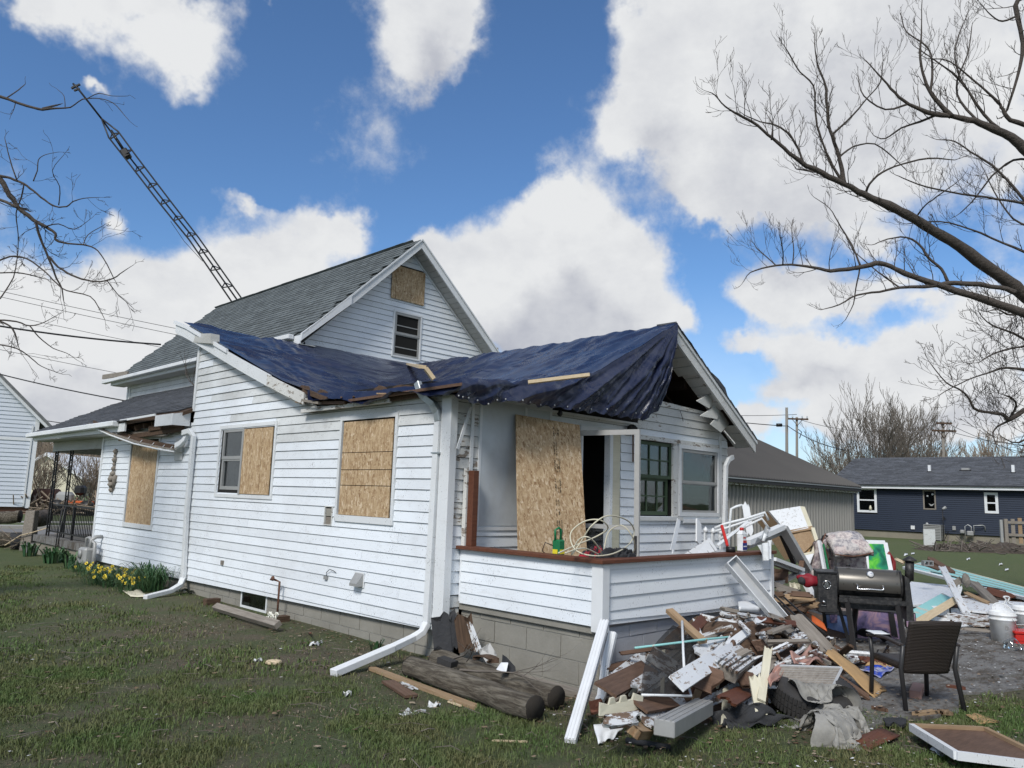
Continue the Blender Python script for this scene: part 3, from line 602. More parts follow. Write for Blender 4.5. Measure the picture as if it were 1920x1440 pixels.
for i in range(14):      # shingle edges along the rake
    t = i / 14; obj('shingle', MB().hull2([rk(t, 5.585, .062 + .006), rk(t + .073, 5.585, .05), rk(t + .073, 5.585, .043), rk(t, 5.585, .046)], [rk(t, 5.9, .068), rk(t + .073, 5.9, .05), rk(t + .073, 5.9, .043), rk(t, 5.9, .046)]), M['shingle_dark'], gb)
obj('torn_shingle', MB().hull2([rk(.40, 5.58, .06), rk(.62, 5.6, .06), rk(.585, 5.6, .15), rk(.50, 5.6, .14)], [rk(.40, 5.75, .07), rk(.62, 5.75, .07), rk(.585, 5.75, .16), rk(.50, 5.75, .15)]), M['shingle_dark'], gb)
for i in range(14):      # soffit boards, several missing or hanging
    if i in (9, 10): continue
    a, b = i / 14 + .004, (i + 1) / 14 - .003; dz = -.15 if i < 4 else -.06
    obj('soffit_board', MB().hull2([rk(a, 5.65, dz), rk(b, 5.65, dz), rk(b, 5.65, dz - .012), rk(a, 5.65, dz - .012)], [rk(a, 5.96, dz - .01), rk(b, 5.96, dz - .01), rk(b, 5.96, dz - .022), rk(a, 5.96, dz - .022)]), M['soffit'] if i < 4 or i > 10 else M['oldpaint'], gb)
for (a, b, c_, d) in (((1306, 752), (1340, 735), (1345, 741), (1330, 766)), ((1313, 780), (1350, 757), (1356, 764), (1345, 786)), ((1332, 796), (1354, 771), (1372, 790), (1352, 811))):
    q = [PY(*a, 5.68), PY(*b, 5.80), PY(*c_, 5.84), PY(*d, 5.72)]; obj('hanging_soffit_board', MB().prism(q, (.008, .012, .01)), M['soffit'], gb)
obj('hanging_strip', MB().bar(PY(1358, 808, 5.75), PY(1378, 832, 5.7), .012, .02), M['oldpaint2'], gb)
for t in (.15, .38, .62, .85): obj('rafter', MB().hull2([rk(t, 6.0, -.03), rk(t + .02, 6.0, -.04), rk(t + .02, 6.0, -.16), rk(t, 6.0, -.15)], [rk(t, 12, -.03), rk(t + .02, 12, -.04), rk(t + .02, 12, -.16), rk(t, 12, -.15)]), M['attic'], gb)
obj("attic_wall", MB().prism([(7.2, 9.0, 2.53), (10.4, 9.0, 2.53), (10.4, 9.0, 2.7), (8.72, 9.0, 3.75), (7.9, 9.0, 3.35), (7.2, 9.0, 2.95)], (0, .05, 0)), M["attic"], gb)
sobj('hanging_wire', MB().tube([PY(1275, 770, 5.9), PY(1278, 778, 5.89), PY(1281, 790, 5.89)], .004, 5), M['black'], H)
ds3 = MB().rtube([PY(1374, 857, 5.86), PY(1366, 862, 5.84), PY(1361, 873, 5.84), PY(1358, 1010, 5.84)], .07, .05, (0, 1, 0)); obj('downspout', ds3, M['trim'], H, bev=.006)
# slanting loose trims on the wall left of the panel
obj('loose_trim_strip', MB().bar(PY(883, 763, 5.90), PY(858, 842, 5.86), .035, .012, (0, 1, 0)), M['trim'], H)
obj('torn_siding_strip', MB().bar(PY(1187, 808, 5.9), PY(1187, 866, 5.9), .025, .01, (0, 1, 0)), M['wood_brown'], H)

# ---- west wing roof: rake board, collapsed eave
wr = part('west_wing_roof', H, (5, 9, 3.5))
def rkw(y, x=5.0, dz=0):
    z = float(np.interp(y, [8.3, 8.56, 9.26, 10.74, 12.9], [2.74, 2.81, 3.03, 3.54, 4.33])); return (x, y, z + dz)
def rake_piece(name, y0, y1, h0, h1, x0, x1, m, n=4):
    A = [rkw(y0 + (y1 - y0) * i / n, x0, h1) for i in range(n + 1)] + [rkw(y0 + (y1 - y0) * i / n, x0, h0) for i in range(n, -1, -1)]
    B = [(x1, p[1], p[2]) for p in A]; return obj(name, MB().hull2(A, B), m, wr)
rake_piece('rake_board', 9.55, 12.95, -.17, 0.0, 4.965, 4.99, M['trim'])
rake_piece('rake_moulding', 10.9, 13.0, -.02, .035, 4.94, 4.975, M['trim_clean'])
rake_piece('broken_rake_board', 8.62, 9.62, -.16, -.01, 4.96, 4.985, M['oldpaint2'], 3)
rake_piece('broken_soffit_board', 8.75, 9.75, -.185, -.165, 4.98, 5.11, M['soffit'], 3)
rake_piece('rake_soffit', 9.8, 12.9, -.165, -.15, 4.99, 5.13, M['soffit'])
obj('eave_return', MB().hull2([PX(365, 626, 4.97), PX(395, 625, 4.90), PX(395, 644, 4.90), PX(360, 642, 4.97)], [PX(365, 626, 4.97) + Vector((.14, 0, 0)), PX(395, 625, 4.90) + Vector((.14, 0, 0)), PX(395, 644, 4.90) + Vector((.14, 0, 0)), PX(360, 642, 4.97) + Vector((.14, 0, 0))]), M['soffit'], wr)
obj('eave_return', MB().hull2([PX(331, 620, 5.25), PX(352, 628, 5.2), PX(352, 634, 5.2), PX(331, 627, 5.25)], [PX(331, 620, 5.25) + Vector((.2, 0, 0)), PX(352, 628, 5.2) + Vector((.2, 0, 0)), PX(352, 634, 5.2) + Vector((.2, 0, 0)), PX(331, 627, 5.25) + Vector((.2, 0, 0))]), M['oldpaint'], wr)
obj('dark_gap_fill', MB().box((5.12, 6.3, 2.66), (5.3, 9.0, 2.80)), M['dark'], wr)  # solid near-black box, its colour stands in for shade in the eave gap
for (y0, y1, z0, z1, x, m, h) in ((8.6, 5.70, 2.600, 2.665, 5.06, 'wood_rot', .05), (8.75, 6.9, 2.60, 2.615, 5.03, 'oldpaint2', .045), (7.6, 5.62, 2.655, 2.690, 4.98, 'wood_brown', .03), (8.7, 8.1, 2.86, 2.70, 5.0, 'wood_rot', .06), (8.4, 7.7, 2.68, 2.64, 4.99, 'wood_brown', .035), (8.6, 8.2, 2.72, 2.66, 4.94, 'wood_grey', .03)):
    obj('splintered_eave_board', MB().bar((x, y0, z0), (x, y1, z1), .05, h), M[m], wr)
for (u_, v_, s_) in ((565, 735, .1), (600, 742, .09), (640, 748, .1), (663, 743, .08), (710, 737, .10), (745, 733, .09), (762, 731, .07)):
    p = PX(u_, v_ - 4, 5.08); ps = [p + Vector((0, s_ * 1.2 * math.cos(a), s_ * .62 * math.sin(a) * (.6 + .5 * random.random()))) for a in [i * math.pi / 4 for i in range(8)]]; obj('broken_roof_deck', MB().prism(ps, (.06, 0, 0)), M['wood_rot'], wr)
for k in range(14):
    y = 6.4 + k * .17 + random.uniform(-.05, .05); p = Vector((5.0, y, 2.69)); obj('wood_splinter', MB().bar(p, p + Vector((random.uniform(-.05, .02), random.uniform(-.25, .25), random.uniform(-.05, .04))), .02, .015), M[random.choice(['wood_rot', 'wood_brown', 'wood_tan'])], wr)
# plain deck under the tarp so nothing shows through
def tz1(y): return float(np.interp(y, [5.6, 6.5, 7.3, 8.56, 9.26, 10.74, 12.9], [2.66, 2.66, 2.67, 2.83, 3.02, 3.54, 4.33]))
def tz2(x): return float(np.interp(x, [4.7, 5.2, 5.96, 6.9, 7.8, 8.72, 9.2, 10.98], [2.62, 2.68, 2.79, 3.02, 3.45, 3.95, 3.66, 2.55]))
dk = MB(); dk.slab(lambda a, b: (5.2 + a * 5.3, 6.3 + b * 6.2, max(tz1(6.3 + b * 6.2), tz2(5.2 + a * 5.3)) - .24), 14, 14, (0, 0, -.04)); obj('roof_deck', dk, M['attic'], wr)

# ---- galvanised downspouts on the long wall
def ribs(p, q, n, w_, h_, m, parent):
    p = Vector(p); q = Vector(q)
    for i in range(n):
        t = (i + .5) / n; c_ = p.lerp(q, t); d = (q - p).normalized(); obj('elbow_rib', MB().bar(c_ - d * .006, c_ + d * .006, w_, h_, (1, 0, 0)), m, parent)
d2 = part('galvanised_downspout', H, PS(6.2, 1, .06))
pth = [PX(783, 717, 5.0), PX(787, 731, 5.0), PX(797, 745, 5.02), PX(812, 757, 5.04), PX(820, 772, 5.06), PX(822, 790, 5.07)]
obj('elbow', MB().rtube(pth, .075, .055, (1, 0, 0)), M['galv'], d2, bev=.005); ribs(pth[1], pth[2], 5, .08, .062, M['galv'], d2); ribs(pth[3], pth[4], 5, .08, .062, M['galv'], d2)
p0 = Vector((5.075, PX(822, 790, 5.075).y, 2.36)); p1 = PX(800, 1168, 5.075)
obj('pipe', MB().rtube([pth[-1], p0, p1], .078, .055, (1, 0, 0)), M['trim'], d2, bev=.006)
e1_ = PX(800, 1168, 5.07); e2_ = PX(792, 1185, 5.02); e3_ = PX(735, 1215, 4.62); e4_ = PZ(625, 1262, .03)
obj('bottom_elbow', MB().rtube([e1_, e2_, PX(775, 1196, 4.93), e3_], .08, .058, (0, 0, 1)), M['trim_clean'], d2, bev=.005)
obj('outlet_pipe', MB().rtube([e3_, e4_], .095, .06, (0, 0, 1)), M['trim_clean'], d2, bev=.004)
pbox('strap', PS, p0.y - .06, p0.y + .06, 2.02, 2.035, .0, .078, M['galv'], d2)
d1 = part('far_downspout', H, PS(12.2, 1, .06))
q0 = PX(352, 812, 5.05); obj('pipe', MB().rtube([PX(343, 812, 5.0), PX(356, 808, 5.03), PX(363, 818, 5.05), PX(350, 960, 5.06), PX(344, 1085, 5.07)], .085, .06, (1, 0, 0)), M['trim'], d1, bev=.006)
obj('top_offset', MB().rtube([PX(352, 812, 5.05), PX(346, 825, 5.02), PX(338, 832, 5.0), PX(330, 836, 4.98)], .085, .06, (1, 0, 0)), M['trim'], d1, bev=.005)
obj('outlet_pipe', MB().rtube([PX(343, 1085, 5.06), PX(338, 1097, 5.0), PX(320, 1108, 4.8), PZ(272, 1120, .03)], .08, .06), M['trim_clean'], d1, bev=.005)
sobj('wall_bracket_disc', MB().tube([PX(338, 838, 5.09), PX(338, 838, 5.05)], [.09, .09], 16), M['alu'], H)
pbox('bracket_plate', PS, PX(345, 850, 5.12).y, PX(331, 850, 5.12).y, 2.02, 2.38, .014, .03, M['alu'], H)
# hanging broken gutter
gp = [PX(172, 795, 4.75), PX(210, 812, 4.8), PX(255, 828, 4.85), PX(300, 838, 4.95), PX(330, 843, 5.0)]
hg = part('hanging_gutter', H, gp[0]); mbg = MB(); mbg.rtube(gp, .11, .018, (0, 0, 1)); obj('gutter_floor', mbg, M['wood_grey'], hg)
sobj('gutter_lip', MB().tube([p + Vector((-.05, -.05, -.04)) for p in gp], .016, 6), M['trim'], hg)
obj('gutter_back', MB().rtube([p + Vector((.04, .04, .035)) for p in gp], .02, .08), M['wood_rot'], hg)
for i in range(8):
    t = (i + .4) / 8 * 4; k = int(t); c_ = gp[k].lerp(gp[k + 1], t - k); obj('gutter_strap', MB().bar(c_ + Vector((-.055, -.055, -.03)), c_ + Vector((.05, .05, .06)), .01, .008), M['trim'], hg)

# ================================================================== two-storey core of the house
YG = 12.82; PG = pl('y', YG)
mg = part('upper_gable_wall', H, (9.9, YG, 5))
k_ = YG / 12.5
gpoly = [(7.35, 4.1), (12.2, 4.05), (12.12, 4.70), (9.80, 6.86), (7.30, 4.52)]
backing('sheathing', PG, [(7.35, 4.0), (12.1, 4.0), (12.05, 4.7), (9.80, 6.82), (7.35, 4.5)], M['dark'], mg)
siding(mg, PG, gpoly, 4.10, 6.86, .1145, [(9.32, 10.05, 4.42, 5.38), (9.22, 10.06, 5.70, 6.33), (7.0, 8.75, 4.1, 4.36)], M['vinyl'], seams=False)
pbox('exposed_old_board', PG, 7.45, 8.72, 4.20, 4.34, 0, .012, M['oldpaint2'], mg); pbox('exposed_old_board', PG, 7.45, 8.72, 4.05, 4.195, 0, .01, M['oldpaint2'], mg)
g = boards(PG, 9.20, 10.08, 5.63, 6.35, [9.31, 9.50, 9.71], True, H, .04)
w3 = part('upper_window', H, (9.7, YG, 4.9)); frame_rect('window_casing', PG, 9.31, 10.06, 4.41, 5.40, .035, 0, .03, M['trim_clean'], w3)
frame_rect('sash_frame', PG, 9.35, 10.02, 4.90, 5.36, .05, -.03, .024, M['alu_grey'], w3); frame_rect('sash_frame', PG, 9.35, 10.02, 4.45, 4.92, .04, -.04, .014, M['alu_grey'], w3)
pbox('pane', PG, 9.39, 9.98, 4.94, 5.32, -.004, -.001, M['glass'], w3); pbox('pane', PG, 9.39, 9.98, 4.48, 4.89, -.012, -.009, M['glass'], w3)
pbox('glazing_bar', PG, 9.39, 9.98, 4.62, 4.64, -.02, .004, M['alu_grey'], w3); pbox('glazing_bar', PG, 9.39, 9.98, 5.08, 5.10, -.02, .008, M['alu_grey'], w3)
pbox('curtain', PG, 9.85, 9.98, 4.6, 5.3, -.12, -.11, M['curtain'], w3)
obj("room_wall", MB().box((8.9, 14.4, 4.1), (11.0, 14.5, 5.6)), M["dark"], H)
# main roof: planes with shingles
YF, YB = 12.5, 22.4
RL, RR, RZ, EZ = 7.06, 12.32, 6.93, 4.42; RXc = 9.70
mr_ = part('upper_roof', H, (9.7, 12.5, 6.9))
def plane_pts(x0, z0, x1, z1, y0, y1, t): return MB().hull2([(x0, y0, z0), (x1, y0, z1), (x1, y0, z1 - t), (x0, y0, z0 - t)], [(x0, y1, z0), (x1, y1, z1), (x1, y1, z1 - t), (x0, y1, z0 - t)])
obj('roof_deck', plane_pts(RL, EZ, RXc, RZ - .01, YF + .01, YB, .09), M['shingle'], mr_); obj('roof_deck', plane_pts(RXc, RZ - .01, RR, 4.66, YF + .01, YB, .09), M['shingle'], mr_)
def tabs(A, U, V, L, Hh, n_ind, m, parent, name='shingle', tw=.31, ex=.135, keep=None):
    """courses of shingle tabs on a plane: A eave corner, U along the eave, V up the slope (unit vectors)"""
    A = Vector(A); U = Vector(U).normalized(); V = Vector(V).normalized(); N = U.cross(V)
    if N.z < 0: N = -N
    base = MB().hull2([Vector((.006, -.005, .022)), Vector((tw - .008, -.005, .022)), Vector((tw - .006, ex + .04, .006)), Vector((.004, ex + .04, .006))],
                      [Vector((.004, -.005, .002)), Vector((tw - .006, -.005, .002)), Vector((tw - .006, ex + .04, -.004)), Vector((.004, ex + .04, -.004))])
    cells = []
    for r_ in range(int(Hh / ex) + 1):
        q = -tw * ((r_ * .37) % 1) * .98
        while q < L:
            if q > -.02 and q + tw < L + .02:
                p = A + U * q + V * (r_ * ex)
                if keep is None or keep(p + U * tw / 2 + V * ex / 2): cells.append(p)
            q += tw
    cells.sort(key=lambda p: (p - O0).length)
    me = bpy.data.meshes.new(name); me.from_pydata([tuple(v) for v in base.v], [], base.f); me.materials.append(m)
    RM = Matrix((U, V, N)).transposed().to_4x4(); pw = wloc(parent)
    for p in cells[:n_ind]:
        o = bpy.data.objects.new(name, me); COL.objects.link(o); o.parent = parent
        j = random.uniform(-.004, .004); o.matrix_local = Matrix.Translation(p + V * j + N * random.uniform(0, .004) - pw) @ RM
    big = MB()
    for p in cells[n_ind:]:
        j = V * random.uniform(-.004, .004) + N * random.uniform(0, .003); big.add([p + j + U * v[0] + V * v[1] + N * v[2] for v in base.v], base.f)
    if big.v: o = obj(name + '_field', big, m, parent); o['kind'] = 'stuff'
sv = Vector((RXc - RL, 0, RZ - EZ))
tabs((RL - .02, YB, EZ), (0, -1, 0), sv, YB - YF + .0, sv.length, 170, M['shingle'], mr_)
sv2 = Vector((RXc - RR, 0, RZ - 4.66)); tabs((RR, YF, 4.66), (0, 1, 0), sv2, 9.9, sv2.length, 0, M['shingle'], mr_)
for i in range(33): y = YF + .02 + i * .3; obj('ridge_cap', MB().hull2([(RXc - .12, y, RZ - .085), (RXc, y, RZ + .03), (RXc + .12, y, RZ - .085), (RXc + .12, y, RZ - .10), (RXc, y, RZ + .01), (RXc - .12, y, RZ - .10)], [(RXc - .12, y + .33, RZ - .10), (RXc, y + .33, RZ + .018), (RXc + .12, y + .33, RZ - .10), (RXc + .12, y + .33, RZ - .115), (RXc, y + .33, RZ - .002), (RXc - .12, y + .33, RZ - .115)]), M['shingle'], mr_)
# rakes and soffits of the front gable
def rake(name, x0, z0, x1, z1, h, y0, y1, m, kink=None):
    obj(name, MB().hull2([(x0, y0, z0), (x1, y0, z1), (x1, y0, z1 - h), (x0, y0, z0 - h)], [(x0, y1, z0), (x1, y1, z1), (x1, y1, z1 - h), (x0, y1, z0 - h)]), m, mr_)
rake('rake_board', RXc, RZ, 8.05, 5.345, .17, YF - .03, YF, M['trim']); rake('rake_board', 8.05, 5.345, RL - .03, EZ + .03, .14, YF - .05, YF - .01, M['trim_clean'])
rake('rake_board', RXc, RZ, RR, 4.66, .17, YF - .03, YF, M['trim'])
rake('rake_moulding', RXc, RZ + .03, RL, EZ + .04, .04, YF - .05, YF - .031, M['trim']); rake('rake_moulding', RXc, RZ + .03, RR, 4.69, .04, YF - .05, YF - .031, M['trim'])
for s_, (xe, ze) in ((0, (RL, EZ)), (1, (RR, 4.66))):
    for i in range(24):
        t0, t1 = i / 24 + .002, (i + 1) / 24 - .002; a = Vector((RXc, 0, RZ - .17)).lerp(Vector((xe, 0, ze - .17)), t0); b = Vector((RXc, 0, RZ - .17)).lerp(Vector((xe, 0, ze - .17)), t1)
        obj('soffit_slat', MB().hull2([(a.x, YF, a.z), (b.x, YF, b.z), (b.x, YF, b.z - .01), (a.x, YF, a.z - .01)], [(a.x, YG, a.z), (b.x, YG, b.z), (b.x, YG, b.z - .01), (a.x, YG, a.z - .01)]), M['soffit'], mr_)
rake('frieze_trim', RXc, RZ - .19, RR, 4.47, .05, YG - .035, YG - .005, M['trim'])
# eave on the left with gutter, upper side wall
obj('eave_fascia', MB().box((RL - .03, YF, EZ - .16), (RL - .005, YB + .05, EZ)), M['trim'], mr_); obj('eave_soffit', MB().box((RL, YF, EZ - .17), (7.36, YB, EZ - .155)), M['soffit'], mr_)
ug = [(RL - .10, YF + .2, EZ - .02), (RL - .10, YB + .4, EZ - .05)]; obj('gutter', MB().rtube(ug, .12, .09), M['trim'], mr_, bev=.012)
obj('torn_fascia_end', MB().bar(PX(193, 707, 6.9), PX(240, 700, 7.0), .04, .12), M['wood_grey'], mr_)
PU = pl('x', 7.38); uw = part('upper_side_wall', H, (7.38, 17, 4))
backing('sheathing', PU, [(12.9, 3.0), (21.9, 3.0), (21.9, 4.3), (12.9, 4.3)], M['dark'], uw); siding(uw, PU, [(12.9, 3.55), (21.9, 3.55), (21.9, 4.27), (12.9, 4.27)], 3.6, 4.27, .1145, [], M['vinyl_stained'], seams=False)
pbox('corner_trim', PU, 21.88, 21.96, 3.5, 4.27, -.03, .03, M['trim_clean'], uw)
obj('back_gable', MB().prism([(7.38, YB - .3, 3), (12.1, YB - .3, 3), (12.1, YB - .3, 4.7), (RXc, YB - .3, RZ - .1), (7.38, YB - .3, 4.4)], (0, .1, 0)), M['vinyl'], H)
obj('east_upper_wall', MB().box((12.0, 12.9, 0), (12.1, 22.1, 4.6)), M['vinyl'], H)

# ---- low hipped roof over the old side porch
hr = part('side_roof', H, (5, 15, 3))
EX, EZ2, TX, TZ = 4.78, 2.70, 7.40, 3.92
YE, YT, YS = 20.1, 21.6, 12.25
obj('roof_deck', MB().hull2([(EX, YS + 2.4, EZ2), (EX, YE, EZ2), (TX, YT, TZ), (TX, YS, TZ), (4.95, YS, 2.78)], [(EX, YS + 2.4, EZ2 - .06), (EX, YE, EZ2 - .06), (TX, YT, TZ - .06), (TX, YS, TZ - .06), (4.95, YS, 2.72)]), M['wood_rot'], hr)
v3 = Vector((TX - EX, 0, TZ - EZ2))
tabs((EX - .03, YT, EZ2), (0, -1, 0), v3, YT - YS, v3.length, 125, M['shingle_dark'], hr, keep=lambda p: p.y < YE + (p.x - EX) / (TX - EX) * (YT - YE) - .1 and p.y > YS + .05 and not (p.y < 14.2 and p.x < 4.98))
v4 = Vector((0, -1.2, .9)); obj('hip_end', MB().hull2([(EX, YE, EZ2), (TX, YT, TZ), (9, YT + .8, EZ2)], [(EX, YE, EZ2 - .05), (TX, YT, TZ - .05), (9, YT + .8, EZ2 - .05)]), M['shingle_dark'], hr)
obj('gutter', MB().rtube([(EX - .06, 14.6, EZ2 - .03), (EX - .06, YE + .15, EZ2 - .06)], .12, .10), M['trim'], hr, bev=.015)
obj('eave_fascia', MB().box((EX + .0, 14.3, EZ2 - .17), (EX + .03, YE, EZ2 - .02)), M['trim'], hr)
obj('eave_soffit', MB().box((EX + .03, 14.6, EZ2 - .19), (5.1, YE, EZ2 - .175)), M['soffit'], hr)
obj('fascia_stub', MB().box((4.80, 12.28, 2.56), (4.83, 13.0, 2.74)), M['trim'], hr); obj('fascia_stub', MB().hull2([(4.83, 12.28, 2.56), (5.08, 12.28, 2.56), (5.08, 12.28, 2.80), (4.83, 12.28, 2.74)], [(4.83, 12.31, 2.56), (5.08, 12.31, 2.56), (5.08, 12.31, 2.80), (4.83, 12.31, 2.74)]), M['trim'], hr)
obj('drip_edge', MB().bar((4.80, 13.0, 2.755), (4.76, 14.5, 2.72), .02, .035), M['trim_clean'], hr); obj('bent_drip_edge', MB().bar((4.70, 14.9, 2.66), (4.76, 16.3, 2.71), .02, .05), M['trim_clean'], hr)
for i in range(9):
    y = 12.5 + i * .27; obj('rotten_rafter_end', MB().bar((5.1, y, 2.66), (4.92 + random.uniform(-.06, .06), y + random.uniform(-.05, .05), 2.60 + random.uniform(-.05, .03)), .05, .09), M['wood_rot'], hr)
for (y0, z0, y1, z1, m) in ((12.4, 2.52, 14.5, 2.45, 'wood_rot'), (13.0, 2.46, 14.7, 2.50, 'wood_grey'), (12.3, 2.60, 13.6, 2.56, 'wood_rot'), (14.0, 2.48, 15.0, 2.43, 'wood_tan')):
    obj('splintered_eave_board', MB().bar((5.02, y0, z0), (4.95, y1, z1), .04, .08), M[m], hr)
# porch under it: frieze, slab, iron posts and railing
op = part('side_porch', H, (5.3, 18, 0))
ribp = MB()
for i in range(40): y = 16.4 + i * .085; ribp.box((5.14, y, 2.30), (5.165, y + .075, 2.56))
obj('ribbed_frieze', ribp, M['soffit'], op); obj('porch_ceiling', MB().box((5.14, 16.35, 2.50), (7.4, 19.9, 2.54)), M['soffit'], op); obj('frieze_end', MB().box((5.16, 19.85, 2.28), (9, 19.9, 2.56)), M['soffit'], op)
obj('floor_slab', MB().box((5.05, 16.35, .28), (8.5, 20.2, .42)), M['slab'], op); obj('slab_base', MB().box((5.10, 16.36, -.15), (8.4, 20.1, .28)), M['tan_found'], op); obj('porch_step', MB().box((5.0, 20.2, -.1), (6.6, 20.7, .2)), M['slab'], op)
obj('porch_house_wall', MB().box((8.4, 16.2, .3), (8.5, 22, 2.6)), M['vinyl'], op); obj('wall_return', MB().box((5.12, 16.30, .15), (8.5, 16.34, 2.6)), M['vinyl'], op)
def iron_post(x, y, z0, z1):
    p = part('iron_post', H, (x, y, z0)); obj('post_bar', MB().box((x - .012, y - .10, z0), (x + .012, y - .076, z1)), M['black'], p); obj('post_bar', MB().box((x - .012, y + .076, z0), (x + .012, y + .10, z1)), M['black'], p)
    for s_ in range(6):
        zc = z0 + (s_ + .5) * (z1 - z0) / 6; pts = [(x, y + .06 * math.cos(a) * (1 - a / 14), zc + .12 * math.sin(a) * (1 - a / 14)) for a in [i * .6 for i in range(16)]]
        sobj('iron_scroll', MB().tube(pts, .007, 5), M['black'], p)
iron_post(5.16, 19.55, .42, 2.32); iron_post(5.28, 18.9, .42, 2.32); iron_post(6.9, 19.8, .42, 2.3)
rl = part('iron_railing', H, (5.18, 18, .5))
for z in (.52, 1.10): obj('rail', MB().box((5.17, 16.36, z), (5.20, 19.5, z + .03)), M['black'], rl)
for i in range(30): y = 16.45 + i * .105; obj('baluster', MB().box((5.178, y, .54), (5.192, y + .014, 1.10)), M['black'], rl)
for y in (17.9,): obj('newel_bar', MB().box((5.165, y, .42), (5.205, y + .04, 1.12)), M['black'], rl)
sobj('antenna_cable', MB().tube([PX(118, 950, 5.0), PX(108, 1000, 4.98), PX(101, 1050, 4.95)], .012, 5), M['black'], H)
sobj('antenna_cable', MB().tube([PX(123, 950, 5.0), PX(112, 1000, 4.98), PX(105, 1050, 4.95)], .012, 5), M['black'], H)
# ornament on the wall: green metal cat-tail of bells
orn = part('wall_ornament', H, PS(15.6, 1.9, .03))
for (z, r_) in ((2.22, .045), (2.14, .03), (2.06, .05), (1.98, .03), (1.90, .045), (1.80, .06), (1.70, .085), (1.60, .08), (1.50, .05)):
    sobj('bronze_lump', MB().tube([PS(15.55, z - .045, .03), PS(15.55, z, .045), PS(15.55, z + .045, .03)], [r_ * .6, r_, r_ * .55], 8), M['wood_grey'], orn)
for dy in (-.12, .12): sobj('bronze_lump', MB().tube([PS(15.55 + dy, 1.78, .03), PS(15.55 + dy, 1.70, .04), PS(15.55 + dy * .5, 1.52, .03)], [.03, .045, .02], 8), M['wood_grey'], orn)
# gas meter
gm = part('gas_meter', H, PS(15.6, .4, .15)); obj('meter_body', MB().box((4.80, 15.75, .10), (5.02, 16.15, .42)), M['alu_grey'], gm, bev=.04); sobj('meter_pipe', MB().tube([(4.92, 15.82, .4), (4.92, 15.82, .56), (5.0, 15.82, .62), (5.1, 15.82, .62)], .035, 8), M['alu_grey'], gm)
sobj('meter_pipe', MB().tube([(4.92, 16.08, .4), (4.92, 16.08, .58), (4.92, 15.95, .60), (4.95, 15.7, .5), (4.95, 15.7, -.05)], .03, 8), M['alu_grey'], gm); sobj('meter_dial', MB().tube([(4.80, 15.95, .3), (4.77, 15.95, .3)], .08, 12), M['alu_grey'], gm)

# ---- the front porch: low sided walls with a red-brown cap on a block base
po = part('front_porch', H, (5.3, 4.13, 0)); PXP = pl('x', 5.30); PYP = pl('y', 4.13)
backing('parapet_core', PXP, [(4.16, .56), (5.93, .56), (5.93, 1.07), (4.16, 1.07)], M['vinyl_clean'], po); backing('parapet_core', PYP, [(5.32, .56), (8.36, .50), (8.36, 1.07), (5.32, 1.07)], M['vinyl_clean'], po)
siding(po, PXP, [(4.20, .545), (5.90, .545), (5.90, 1.065), (4.20, 1.065)], .545, 1.065, .104, [], M['vinyl'], seams=False, thick=.015)
siding(po, PYP, [(5.36, .60), (8.34, .52), (8.34, 1.065), (5.36, 1.065)], .445, 1.065, .1145, [], M['vinyl_clean'], seams=False, thick=.015)
obj('corner_post', MB().box((5.275, 4.095, .50), (5.375, 4.215, 1.07)), M['trim_clean'], po, bev=.004); obj('corner_post', MB().box((8.34, 4.10, .45), (8.40, 4.16, 1.07)), M['trim_clean'], po)
obj('cap_board', MB().box((5.235, 4.07, 1.07), (5.40, 5.93, 1.105)), M['wood_red'], po, bev=.004); obj('cap_board', MB().box((5.40, 4.07, 1.07), (8.42, 4.22, 1.105)), M['wood_red'], po, bev=.004)
pf = part('porch_foundation', H, (5.3, 4.13, 0)); PB1 = pl('x', 5.345); PB2 = pl('y', 4.175)
blocks(pf, PB1, 4.18, 5.93, [-.18, .02, .22, .42, .47], .42, M['block'], M['mortar']); blocks(pf, PB2, 5.36, 8.36, [-.18, .02, .22, .42, .52], .42, M['block_w'], M['block_w'], off0=1)
obj('sill_ledge', MB().box((5.31, 4.14, .475), (5.42, 5.93, .545)), M['block'], pf, bev=.006)
obj('porch_floor', MB().box((5.40, 4.23, .44), (8.34, 5.93, .50)), M['wood_grey'], po)
obj('cut_post', MB().box((5.315, 5.79, 1.105), (5.39, 5.87, 1.86)), M['wood_red'], po, bev=.003); obj('cut_post_backing', MB().box((5.30, 5.875, 1.105), (5.33, 5.925, 1.88)), M['oldpaint2'], po)
# open storm door
sd = part('storm_door', H, (7.12, 5.9, .55)); A_ = Vector((7.11, 5.92, 0)); B_ = Vector((7.27, 5.13, 0)); du = (B_ - A_).normalized(); dn = Vector((-du.y, du.x, 0))
def PSD(u, z, off): p = A_ + du * u - dn * off; return (p.x, p.y, z)
L_ = (B_ - A_).length
for a, b in ((0, .05), (L_ - .06, L_)): ubox('door_stile', PSD, a, b, .56, 2.42, 0, .03, M['alu_mid'], sd)
for z0, z1 in ((2.36, 2.42), (1.28, 1.33), (.74, .80), (.56, .60)): ubox('door_rail', PSD, .05, L_ - .06, z0, z1, 0, .03, M['alu_mid'], sd)
ubox('kick_panel', PSD, .05, L_ - .06, .60, .74, .01, .02, M['alu'], sd); ubox('glass_pane', PSD, .05, L_ - .06, .80, 1.28, .012, .016, M['clearglass'], sd)
ubox('door_handle', PSD, L_ - .045, L_ - .02, 1.02, 1.22, .03, .055, M['chairmetal'], sd)

